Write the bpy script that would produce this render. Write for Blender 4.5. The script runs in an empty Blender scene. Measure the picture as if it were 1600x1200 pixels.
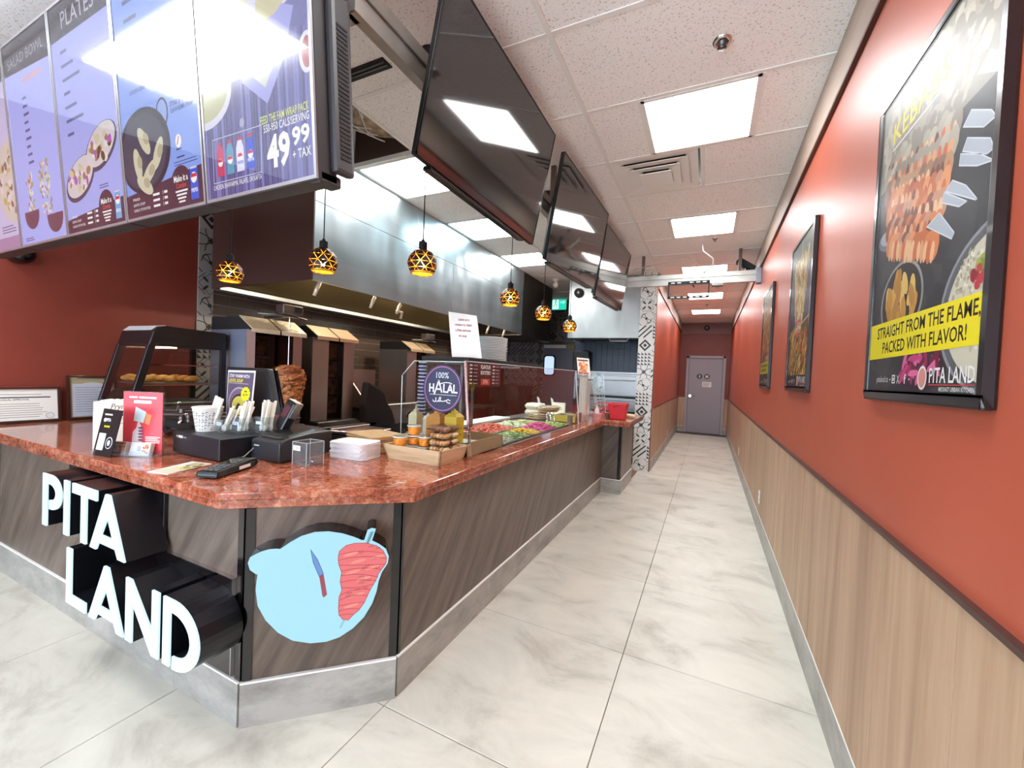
import bpy, bmesh, math, random
from mathutils import Vector, Matrix
random.seed(7)
SC = bpy.context.scene
COL = SC.collection
PI = math.pi

# ------------------------------------------------------------------ camera
cam_d = bpy.data.cameras.new('camera')
cam_d.sensor_width = 36.0
cam_d.lens = 643.1 / 1600 * 36.0
cam_d.clip_start = 0.02
cam_d.clip_end = 200
cam = bpy.data.objects.new('camera', cam_d)
COL.objects.link(cam)
_y, _p, _r = map(math.radians, (-25.474, -1.3516, 2.4775))
_f = Vector((math.sin(_y) * math.cos(_p), math.cos(_y) * math.cos(_p), math.sin(_p)))
_rt = Vector((math.cos(_y), -math.sin(_y), 0))
_up = _rt.cross(_f)
_r2 = _rt * math.cos(_r) + _up * math.sin(_r)
_u2 = -_rt * math.sin(_r) + _up * math.cos(_r)
cam.matrix_world = Matrix(((_r2.x, _u2.x, -_f.x, 0), (_r2.y, _u2.y, -_f.y, 0), (_r2.z, _u2.z, -_f.z, 1.38), (0, 0, 0, 1)))
SC.camera = cam

# ------------------------------------------------------------------ world, exposure
W = bpy.data.worlds.new('world')
SC.world = W
W.use_nodes = True
_bg = W.node_tree.nodes['Background']
_bg.inputs[0].default_value = (0.72, 0.86, 1.0, 1)
_bg.inputs[1].default_value = 4.4
SC.view_settings.view_transform = 'Standard'
SC.view_settings.look = 'None'
SC.view_settings.gamma = 1.0
SC.view_settings.use_curve_mapping = False
SC.view_settings.exposure = 1.1
PANEL_STRENGTH = 10.5      # the ceiling light panels' diffusers

# ------------------------------------------------------------------ colour and material helpers
def lin(c):
    c = c / 255.0
    return c / 12.92 if c <= 0.04045 else ((c + 0.055) / 1.055) ** 2.4
def S(r, g, b):
    return (lin(r), lin(g), lin(b), 1.0)

MATS = {}
def newmat(name):
    m = bpy.data.materials.new(name)
    m.use_nodes = True
    nt = m.node_tree
    return m, nt, nt.nodes['Principled BSDF']
def N(nt, t, **kw):
    n = nt.nodes.new(t)
    for k, v in kw.items():
        setattr(n, k, v)
    return n
def posnode(nt, scale=(1, 1, 1), rot=(0, 0, 0), obj=False):
    mp = N(nt, 'ShaderNodeMapping')
    mp.inputs['Scale'].default_value = scale
    mp.inputs['Rotation'].default_value = rot
    if obj:
        tc = N(nt, 'ShaderNodeTexCoord')
        nt.links.new(tc.outputs['Object'], mp.inputs[0])
    else:
        g = N(nt, 'ShaderNodeNewGeometry')
        nt.links.new(g.outputs['Position'], mp.inputs[0])
    return mp
def mat(name, col, rough=0.5, metal=0.0, col2=None, nscale=(5, 5, 5), detail=4, ramp=(0.35, 0.65), bump=0.0, bscale=None,
        emis=None, estr=0.0, coat=0.0, rot=(0, 0, 0), rnd=0.0, spec=0.5, obj=False, sub=0.0, bdist=0.01):
    if name in MATS:
        return MATS[name]
    m, nt, p = newmat(name)
    L = nt.links
    p.inputs['Base Color'].default_value = col
    p.inputs['Roughness'].default_value = rough
    p.inputs['Metallic'].default_value = metal
    p.inputs['Specular IOR Level'].default_value = spec
    p.inputs['Coat Weight'].default_value = coat
    p.inputs['Coat Roughness'].default_value = 0.05
    out = None
    if col2 is not None or bump > 0:
        mp = posnode(nt, nscale, rot, obj)
        nz = N(nt, 'ShaderNodeTexNoise')
        nz.inputs['Scale'].default_value = 1.0
        nz.inputs['Detail'].default_value = detail
        L.new(mp.outputs[0], nz.inputs['Vector'])
        if col2 is not None:
            cr = N(nt, 'ShaderNodeValToRGB')
            cr.color_ramp.elements[0].position = ramp[0]
            cr.color_ramp.elements[1].position = ramp[1]
            cr.color_ramp.elements[0].color = col
            cr.color_ramp.elements[1].color = col2
            L.new(nz.outputs[0], cr.inputs[0])
            out = cr.outputs[0]
        if bump > 0:
            b = N(nt, 'ShaderNodeBump')
            b.inputs['Strength'].default_value = bump
            b.inputs['Distance'].default_value = bdist
            if bscale:
                mp2 = posnode(nt, bscale, rot, obj)
                nz2 = N(nt, 'ShaderNodeTexNoise')
                nz2.inputs['Scale'].default_value = 1.0
                L.new(mp2.outputs[0], nz2.inputs['Vector'])
                L.new(nz2.outputs[0], b.inputs['Height'])
            else:
                L.new(nz.outputs[0], b.inputs['Height'])
            L.new(b.outputs[0], p.inputs['Normal'])
    if rnd > 0:
        oi = N(nt, 'ShaderNodeObjectInfo')
        hs = N(nt, 'ShaderNodeHueSaturation')
        mr = N(nt, 'ShaderNodeMapRange')
        mr.inputs['To Min'].default_value = 1 - rnd
        mr.inputs['To Max'].default_value = 1 + rnd
        L.new(oi.outputs['Random'], mr.inputs['Value'])
        L.new(mr.outputs[0], hs.inputs['Value'])
        if out:
            L.new(out, hs.inputs['Color'])
        else:
            hs.inputs['Color'].default_value = col
        out = hs.outputs[0]
    if out:
        L.new(out, p.inputs['Base Color'])
    if emis is not None:
        p.inputs['Emission Color'].default_value = emis
        p.inputs['Emission Strength'].default_value = estr
    if sub > 0:
        p.inputs['Subsurface Weight'].default_value = sub
        p.inputs['Subsurface Radius'].default_value = (0.01, 0.006, 0.004)
    MATS[name] = m
    return m
def attrmat(name, rough=0.4, estr=0.0, coat=0.0, metal=0.0, gain=1.0):
    m, nt, p = newmat(name)
    a = N(nt, 'ShaderNodeVertexColor')
    a.layer_name = 'Col'
    if estr > 0:
        p.inputs['Base Color'].default_value = (0.01, 0.01, 0.012, 1)
        nt.links.new(a.outputs[0], p.inputs['Emission Color'])
        p.inputs['Emission Strength'].default_value = estr
    else:
        nt.links.new(a.outputs[0], p.inputs['Base Color'])
    p.inputs['Roughness'].default_value = rough
    p.inputs['Metallic'].default_value = metal
    p.inputs['Coat Weight'].default_value = coat
    p.inputs['Coat Roughness'].default_value = 0.03
    MATS[name] = m
    return m
def glassmat(name, tint=(0.95, 0.98, 0.97, 1), refl=1.0, rough=0.01, ior=1.45, dens=0.0):
    """thin clear sheet: what lies behind shows through, with a Fresnel reflection on top"""
    m, nt, p = newmat(name)
    nt.nodes.remove(p)
    o = nt.nodes['Material Output']
    t = N(nt, 'ShaderNodeBsdfTransparent')
    t.inputs[0].default_value = tint
    g = N(nt, 'ShaderNodeBsdfGlossy')
    g.inputs['Roughness'].default_value = rough
    g.inputs[0].default_value = (refl, refl, refl, 1)
    fr = N(nt, 'ShaderNodeFresnel')
    fr.inputs[0].default_value = ior
    ge = N(nt, 'ShaderNodeNewGeometry')
    ml = N(nt, 'ShaderNodeMath'); ml.operation = 'MULTIPLY'
    sb = N(nt, 'ShaderNodeMath'); sb.operation = 'SUBTRACT'; sb.inputs[0].default_value = 1.0
    nt.links.new(ge.outputs['Backfacing'], sb.inputs[1])
    nt.links.new(fr.outputs[0], ml.inputs[0]); nt.links.new(sb.outputs[0], ml.inputs[1])
    mx = N(nt, 'ShaderNodeMixShader')
    nt.links.new(ml.outputs[0], mx.inputs[0])
    nt.links.new(t.outputs[0], mx.inputs[1])
    nt.links.new(g.outputs[0], mx.inputs[2])
    last = mx
    if dens > 0:
        d = N(nt, 'ShaderNodeBsdfDiffuse')
        d.inputs[0].default_value = (0.85, 0.87, 0.88, 1)
        m2 = N(nt, 'ShaderNodeMixShader')
        m2.inputs[0].default_value = dens
        nt.links.new(mx.outputs[0], m2.inputs[1])
        nt.links.new(d.outputs[0], m2.inputs[2])
        last = m2
    nt.links.new(last.outputs[0], o.inputs[0])
    MATS[name] = m
    return m

# ------------------------------------------------------------------ mesh builder
class MB:
    def __init__(s):
        s.v, s.f, s.c, s.sm = [], [], [], []
        s.M = None
    def _add(s, vs, fs, c=None, smooth=False):
        b = len(s.v)
        if s.M is not None:
            vs = [s.M @ Vector(v) for v in vs]
        s.v += [tuple(v) for v in vs]
        for f in fs:
            s.f.append([b + i for i in f])
            s.c.append(c)
            s.sm.append(smooth)
        return s
    def box(s, x0, y0, z0, x1, y1, z1, c=None):
        x0, x1 = sorted((x0, x1)); y0, y1 = sorted((y0, y1)); z0, z1 = sorted((z0, z1))
        v = [(x0, y0, z0), (x1, y0, z0), (x1, y1, z0), (x0, y1, z0), (x0, y0, z1), (x1, y0, z1), (x1, y1, z1), (x0, y1, z1)]
        return s._add(v, [(0, 3, 2, 1), (4, 5, 6, 7), (0, 1, 5, 4), (1, 2, 6, 5), (2, 3, 7, 6), (3, 0, 4, 7)], c)
    def hexa(s, v, c=None):
        return s._add(v, [(0, 3, 2, 1), (4, 5, 6, 7), (0, 1, 5, 4), (1, 2, 6, 5), (2, 3, 7, 6), (3, 0, 4, 7)], c)
    def taper(s, cx, cy, z0, z1, wx0, wy0, wx1, wy1, c=None):
        return s.hexa([(cx - wx0, cy - wy0, z0), (cx + wx0, cy - wy0, z0), (cx + wx0, cy + wy0, z0), (cx - wx0, cy + wy0, z0),
                       (cx - wx1, cy - wy1, z1), (cx + wx1, cy - wy1, z1), (cx + wx1, cy + wy1, z1), (cx - wx1, cy + wy1, z1)], c)
    def prism(s, poly, fn, a, b, c=None):
        """poly: 2-D outline; fn(u, v, h) -> 3-D point; a, b: the two heights"""
        n = len(poly)
        vs = [fn(u, v, a) for u, v in poly] + [fn(u, v, b) for u, v in poly]
        fs = [list(range(n))[::-1], list(range(n, 2 * n))] + [(i, (i + 1) % n, n + (i + 1) % n, n + i) for i in range(n)]
        return s._add(vs, fs, c)
    def zprism(s, poly, z0, z1, c=None):
        return s.prism(poly, lambda u, v, h: (u, v, h), z0, z1, c)
    def lathe(s, prof, n=24, ctr=(0, 0, 0), c=None, smooth=True, sx=1, sy=1, cap=True):
        vs, fs = [], []
        for r, z in prof:
            for i in range(n):
                a = 2 * PI * i / n
                vs.append((ctr[0] + sx * r * math.cos(a), ctr[1] + sy * r * math.sin(a), ctr[2] + z))
        for k in range(len(prof) - 1):
            for i in range(n):
                j = (i + 1) % n
                fs.append((k * n + i, k * n + j, (k + 1) * n + j, (k + 1) * n + i))
        s._add(vs, fs, c, smooth)
        if cap:
            if prof[0][0] > 1e-5:
                s._add(vs[:n], [list(range(n))[::-1]], c)
            if prof[-1][0] > 1e-5:
                s._add(vs[-n:], [list(range(n))], c)
        return s
    def cyl(s, p0, p1, r0, r1=None, n=16, c=None, smooth=True):
        r1 = r0 if r1 is None else r1
        p0, p1 = Vector(p0), Vector(p1)
        d = (p1 - p0).normalized()
        u = d.orthogonal().normalized()
        w = d.cross(u)
        vs = []
        for p, r in ((p0, r0), (p1, r1)):
            for i in range(n):
                a = 2 * PI * i / n
                vs.append(p + u * (r * math.cos(a)) + w * (r * math.sin(a)))
        s._add(vs, [(i, (i + 1) % n, n + (i + 1) % n, n + i) for i in range(n)], c, smooth)
        s._add(vs, [list(range(n))[::-1], list(range(n, 2 * n))], c)
        return s
    def tube(s, pts, r, n=8, c=None, cap=True):
        pts = [Vector(p) for p in pts]
        rs = r if isinstance(r, (list, tuple)) else [r] * len(pts)
        vs, fs = [], []
        u = None
        for k, p in enumerate(pts):
            d = (pts[min(k + 1, len(pts) - 1)] - pts[max(k - 1, 0)])
            d = d.normalized() if d.length > 1e-9 else Vector((0, 0, 1))
            if u is None:
                u = d.orthogonal().normalized()
            else:
                u = (u - d * u.dot(d))
                u = u.normalized() if u.length > 1e-6 else d.orthogonal().normalized()
            w = d.cross(u)
            for i in range(n):
                a = 2 * PI * i / n
                vs.append(p + u * (rs[k] * math.cos(a)) + w * (rs[k] * math.sin(a)))
        for k in range(len(pts) - 1):
            for i in range(n):
                j = (i + 1) % n
                fs.append((k * n + i, k * n + j, (k + 1) * n + j, (k + 1) * n + i))
        if cap:
            fs.append(list(range(n))[::-1])
            fs.append(list(range((len(pts) - 1) * n, len(pts) * n)))
        return s._add(vs, fs, c, True)
    def ball(s, p, rx, ry=None, rz=None, n=10, m=6, c=None, jit=0.0):
        ry = rx if ry is None else ry
        rz = rx if rz is None else rz
        vs, fs = [(p[0], p[1], p[2] - rz)], []
        for k in range(1, m):
            t = -PI / 2 + PI * k / m
            for i in range(n):
                a = 2 * PI * i / n
                q = 1 + jit * (random.random() - 0.5)
                vs.append((p[0] + rx * q * math.cos(t) * math.cos(a), p[1] + ry * q * math.cos(t) * math.sin(a), p[2] + rz * q * math.sin(t)))
        vs.append((p[0], p[1], p[2] + rz))
        for i in range(n):
            j = (i + 1) % n
            fs.append((0, 1 + j, 1 + i))
            for k in range(m - 2):
                fs.append((1 + k * n + i, 1 + k * n + j, 1 + (k + 1) * n + j, 1 + (k + 1) * n + i))
            fs.append((1 + (m - 2) * n + i, 1 + (m - 2) * n + j, len(vs) - 1))
        return s._add(vs, fs, c, True)
    def quad(s, a, b, c_, d, c=None):
        return s._add([a, b, c_, d], [(0, 1, 2, 3)], c)
    def poly(s, pts, c=None):
        return s._add(pts, [list(range(len(pts)))], c)
    def mesh(s, name, bev=0.0, seg=1):
        me = bpy.data.meshes.new(name)
        me.from_pydata(s.v, [], s.f)
        if any(s.sm):
            me.polygons.foreach_set('use_smooth', s.sm)
        if any(c is not None for c in s.c):
            ca = me.color_attributes.new('Col', 'FLOAT_COLOR', 'CORNER')
            dat = []
            for p, c in zip(me.polygons, s.c):
                dat += list(c or (0.5, 0.5, 0.5, 1)) * p.loop_total
            ca.data.foreach_set('color', dat)
        if bev > 0:
            bm = bmesh.new()
            bm.from_mesh(me)
            bmesh.ops.remove_doubles(bm, verts=bm.verts, dist=1e-5)
            es = [e for e in bm.edges if len(e.link_faces) == 2 and e.calc_face_angle(0) > 0.6]
            bmesh.ops.bevel(bm, geom=es, offset=bev, segments=seg, profile=0.6, affect='EDGES')
            bm.to_mesh(me)
            bm.free()
        me.update()
        return me

def obj(name, b, m, parent=None, bev=0.0, seg=1, label=None, kind=None):
    """one mesh object; b is an MB whose coordinates are the world's for static things, or local ones under a moved thing"""
    if isinstance(b, MB):
        if parent is not None and parent.get('_w', 0):
            o3 = Vector(parent['_w3'])
            b.v = [tuple(Vector(v) - o3) for v in b.v]
        me = b.mesh(name, bev, seg)
        if isinstance(m, (list, tuple)):
            for q in m:
                me.materials.append(q)
        else:
            me.materials.append(m)
    else:
        me = b
    o = bpy.data.objects.new(name, me)
    COL.objects.link(o)
    if parent is not None:
        o.parent = parent
        if parent.get('_w', 0):
            o['_w'] = 1
            o['_w3'] = parent['_w3']
    if label:
        o['label'] = label
    if kind:
        o['kind'] = kind
    return o
def tag(o, label, cat, group=None, kind=None):
    o['label'] = label
    o['category'] = cat
    if group:
        o['group'] = group
    if kind:
        o['kind'] = kind
    return o
def thing(name, label, cat, loc=(0, 0, 0), rz=0.0, group=None, world=True, kind=None, rot=None):
    """an Empty at the thing's base; world=True: its parts are given in world coordinates"""
    o = bpy.data.objects.new(name, None)
    COL.objects.link(o)
    o.empty_display_size = 0.05
    o.location = loc
    o.rotation_euler = rot if rot else (0, 0, rz)
    if label:
        tag(o, label, cat, group, kind)
    if world:
        o['_w'] = 1
        o['_w3'] = tuple(loc)
    return o
def struct(name, b=None, m=None, loc=(0, 0, 0), bev=0.0):
    if b is None:
        o = thing(name, None, None, loc)
    else:
        o = obj(name, b, m, None, bev)
        o['_w'] = 1
        o['_w3'] = (0, 0, 0)
    o['kind'] = 'structure'
    return o
def place(name, me, parent, loc, rz=0.0, label=None, rot=None):
    """a piece that shares mesh data, put at a world location under a thing or part"""
    o = bpy.data.objects.new(name, me)
    COL.objects.link(o)
    o3 = Vector(parent['_w3']) if parent.get('_w', 0) else Vector((0, 0, 0))
    o.location = Vector(loc) - o3
    o.rotation_euler = rot if rot else (0, 0, rz)
    o.parent = parent
    if label:
        o['label'] = label
    return o
def dup(root, loc, rz=None, label=None, group=None):
    def cp(o, par):
        c = o.copy()
        COL.objects.link(c)
        if par is not None:
            c.parent = par
        for ch in [q for q in bpy.data.objects if q.parent == o]:
            cp(ch, c)
        return c
    r = cp(root, None)
    r.location = loc
    if rz is not None:
        r.rotation_euler = (0, 0, rz)
    if label:
        r['label'] = label
    if group:
        r['group'] = group
    return r

# ------------------------------------------------------------------ flat print: thin layers of coloured shapes on a plane
_TX = {}
def textpolys(s, bold=0.0, shear=0.0):
    k = (s, bold, shear)
    if k in _TX:
        return _TX[k]
    cu = bpy.data.curves.new('t', 'FONT')
    cu.body = s
    cu.size = 1.0
    cu.offset = bold
    cu.shear = shear
    cu.resolution_u = 2
    o = bpy.data.objects.new('t', cu)
    COL.objects.link(o)
    dg = bpy.context.evaluated_depsgraph_get()
    me = bpy.data.meshes.new_from_object(o.evaluated_get(dg))
    vs = [(v.co.x, v.co.y) for v in me.vertices]
    ps = [[vs[i] for i in p.vertices] for p in me.polygons]
    xs = [v[0] for v in vs] or [0]
    bpy.data.objects.remove(o)
    bpy.data.meshes.remove(me)
    bpy.data.curves.remove(cu)
    _TX[k] = (ps, min(xs), max(xs))
    return _TX[k]
class PR:
    def __init__(s, O, U, V, eps=0.0004):
        s.O, s.U, s.V = Vector(O), Vector(U).normalized(), Vector(V).normalized()
        s.N = s.U.cross(s.V)
        s.eps = eps
        s.b = MB()
        s.L = 1
    def at(s, u, v, k=None):
        return s.O + s.U * u + s.V * v + s.N * (s.eps * (s.L if k is None else k))
    def poly(s, pts, c, k=None):
        s.b.poly([s.at(u, v, k) for u, v in pts], c)
    def rect(s, x0, y0, x1, y1, c, k=None):
        s.poly([(x0, y0), (x1, y0), (x1, y1), (x0, y1)], c, k)
    def ell(s, x, y, rx, ry, c, k=None, n=20, rot=0.0):
        ca, sa = math.cos(rot), math.sin(rot)
        P = []
        for i in range(n):
            a = 2 * PI * i / n
            X, Y = rx * math.cos(a), ry * math.sin(a)
            P.append((x + X * ca - Y * sa, y + X * sa + Y * ca))
        s.poly(P, c, k)
    def stroke(s, pts, w, c, k=None):
        for (x0, y0), (x1, y1) in zip(pts, pts[1:]):
            d = math.hypot(x1 - x0, y1 - y0) or 1e-6
            nx, ny = -(y1 - y0) / d * w / 2, (x1 - x0) / d * w / 2
            ex, ey = (x1 - x0) / d * w / 3, (y1 - y0) / d * w / 3
            s.poly([(x0 - nx - ex, y0 - ny - ey), (x1 - nx + ex, y1 - ny + ey), (x1 + nx + ex, y1 + ny + ey), (x0 + nx - ex, y0 + ny - ey)], c, k)
    def text(s, t, x, y, size, c, k=None, al='l', wid=None, bold=0.0, rot=0.0, shear=0.0):
        """size: cap height is about 0.72 of it; wid: stretch or squeeze the line to this width"""
        ps, a, b = textpolys(t, bold, shear)
        w0 = (b - a) * size or 1e-6
        sx = (wid / w0 if wid else 1.0) * size
        W_ = (b - a) * sx
        ox = {'l': 0, 'c': -W_ / 2, 'r': -W_}[al]
        ca, sa = math.cos(rot), math.sin(rot)
        for p in ps:
            Q = []
            for u, v in p:
                X, Y = ox + (u - a) * sx, v * size
                Q.append((x + X * ca - Y * sa, y + X * sa + Y * ca))
            s.poly(Q, c, k)
    def lines(s, x, y, w, n, dy, h, c, k=None, jag=0.3):
        """illegible small type as short bars"""
        for i in range(n):
            s.rect(x, y - i * dy, x + w * (1 - jag * random.random()), y - i * dy + h, c, k)
    def blobs(s, x, y, rx, ry, n, r, cols, k=None):
        for i in range(n):
            a, q = random.random() * 2 * PI, math.sqrt(random.random())
            s.ell(x + rx * q * math.cos(a), y + ry * q * math.sin(a), r * (0.6 + 0.8 * random.random()), r * (0.4 + 0.7 * random.random()),
                  random.choice(cols), (k or s.L) + 0.6 * i / n, 8, random.random() * 3)
    def obj(s, name, m, parent, label=None):
        return obj(name, s.b, m, parent, label=label)

ORD = ['first', 'second', 'third', 'fourth', 'fifth', 'sixth', 'seventh', 'eighth', 'ninth', 'tenth', 'eleventh', 'twelfth', 'thirteenth', 'fourteenth', 'fifteenth', 'sixteenth', 'seventeenth',
       'eighteenth', 'nineteenth', 'twentieth', 'twenty-first', 'twenty-second', 'twenty-third', 'twenty-fourth', 'twenty-fifth', 'twenty-sixth']

# ------------------------------------------------------------------ materials
WHITE, BLACK = S(245, 245, 240), S(18, 18, 20)
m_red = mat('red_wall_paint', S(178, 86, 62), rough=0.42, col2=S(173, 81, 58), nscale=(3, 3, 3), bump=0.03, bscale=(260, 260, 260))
m_redshade = mat('red_wall_paint_shaded', S(130, 54, 40), rough=0.5, bump=0.02, bscale=(200, 200, 200), col2=S(125, 50, 37))  # the same wall red, darkened in colour for the weaker light at left
m_ply = mat('plaster', S(196, 186, 172), rough=0.7)
m_dark = mat('black_satin', S(22, 22, 24), rough=0.35)
m_side = mat('black_letter_side', S(14, 16, 22), rough=0.32)
m_blk = mat('black_gloss', S(14, 14, 17), rough=0.12, coat=0.4)
m_blkmatt = mat('black_matt', S(26, 25, 25), rough=0.7)
m_steel = mat('stainless_steel', S(176, 176, 176), rough=0.36, metal=1.0, col2=S(168, 168, 168), nscale=(2, 2, 2), bump=0.12, bscale=(1.6, 2.2, 1.1))
m_hood = mat('brushed_hood_steel', S(184, 196, 200), rough=0.36, metal=0.95, col2=S(168, 180, 184), nscale=(0.8, 0.9, 6), bump=0.6, bscale=(0.9, 1.7, 0.8), bdist=0.12)
m_hooddk = mat('darkened_steel', S(92, 84, 78), rough=0.4, metal=0.8, col2=S(70, 64, 58), nscale=(2, 2, 2))
m_hoodend = mat('brown_painted_hood_end', S(74, 52, 46), rough=0.45)
m_steeldk = mat('dull_steel', S(128, 124, 122), rough=0.38, metal=0.9, col2=S(98, 92, 88), nscale=(4, 4, 4))
m_chrome = mat('chrome', S(225, 225, 228), rough=0.08, metal=1.0)
m_alu = mat('galvanised_strut', S(196, 194, 188), rough=0.42, metal=0.7, col2=S(164, 160, 152), nscale=(3, 3, 3))
m_foil = mat('aluminium_foil', S(240, 234, 212), rough=0.35, metal=0.45, bump=0.8, bscale=(40, 40, 40))
m_lam = None
m_white = mat('white_plastic', S(232, 232, 228), rough=0.4)
m_paper = mat('white_paper', S(238, 236, 230), rough=0.7)
m_kraft = mat('kraft_paper', S(196, 160, 112), rough=0.75, col2=S(184, 148, 100), nscale=(30, 30, 30))
m_woodtray = mat('pale_pine', S(222, 196, 156), rough=0.55, col2=S(204, 174, 132), nscale=(6, 6, 60), rot=(0, 0.1, 0))
m_gold = mat('brass_lining', S(255, 200, 84), rough=0.3, metal=0.85)
m_bulb = mat('lamp_filament_bulb', S(255, 220, 140), emis=(1.0, 0.62, 0.22, 1), estr=14)
m_panel = mat('light_panel_diffuser', S(250, 250, 245), rough=0.6, emis=(0.965, 0.985, 1.0, 1), estr=PANEL_STRENGTH)
m_panelblue = mat('cool_light_panel_diffuser', S(240, 250, 255), rough=0.6, emis=(0.66, 0.9, 1.0, 1), estr=PANEL_STRENGTH * 0.8)
m_frame = mat('white_tee_bar', S(238, 236, 231), rough=0.5)
m_letter = mat('lit_letter_face', S(110, 124, 132), emis=(0.62, 0.86, 1.0, 1), estr=0.5, rough=0.4)
m_glass = glassmat('sneeze_guard_glass', (0.93, 0.96, 0.96, 1), 1.0, 0.015, 1.5)
m_acryl = glassmat('clear_acrylic', (0.9, 0.93, 0.94, 1), 1.0, 0.03, 1.4, dens=0.05)
m_edge = mat('polished_glass_edge', S(205, 222, 220), rough=0.15)
m_clam = glassmat('clear_clamshell_plastic', (0.97, 0.97, 0.96, 1), 0.7, 0.06, 1.35)
m_case = glassmat('heated_case_glass', (0.86, 0.86, 0.84, 1), 0.9, 0.02, 1.4)
m_paneg = glassmat('window_glass', (0.97, 0.99, 1.0, 1), 1.0, 0.0, 1.3)
m_print = attrmat('printed_card', 0.45)
m_poster = attrmat('glossy_poster_print', 0.5)
m_screen = attrmat('menu_screen', 0.12, estr=0.5, coat=0.0)
m_sign = attrmat('lit_sign_face', 0.4, estr=0.5)
m_tilecol = attrmat('glazed_cement_tile', 0.28)
m_food = attrmat('food', 0.5)
m_plastic = attrmat('coloured_plastic', 0.35)
m_tv = mat('television_screen_glass', S(20, 18, 20), rough=0.06, spec=0.9, coat=0.25)
m_door = mat('grey_door_paint', S(160, 155, 162), rough=0.5)
m_grout = mat('dark_grout', S(98, 94, 88), rough=0.9)
m_brick = mat('brown_wall_tile', S(94, 80, 72), rough=0.22, rnd=0.07)
m_navy = mat('navy_wall_tile', S(46, 58, 82), rough=0.3)
m_quarry = mat('brown_kitchen_floor', S(136, 98, 78), rough=0.5)

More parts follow.
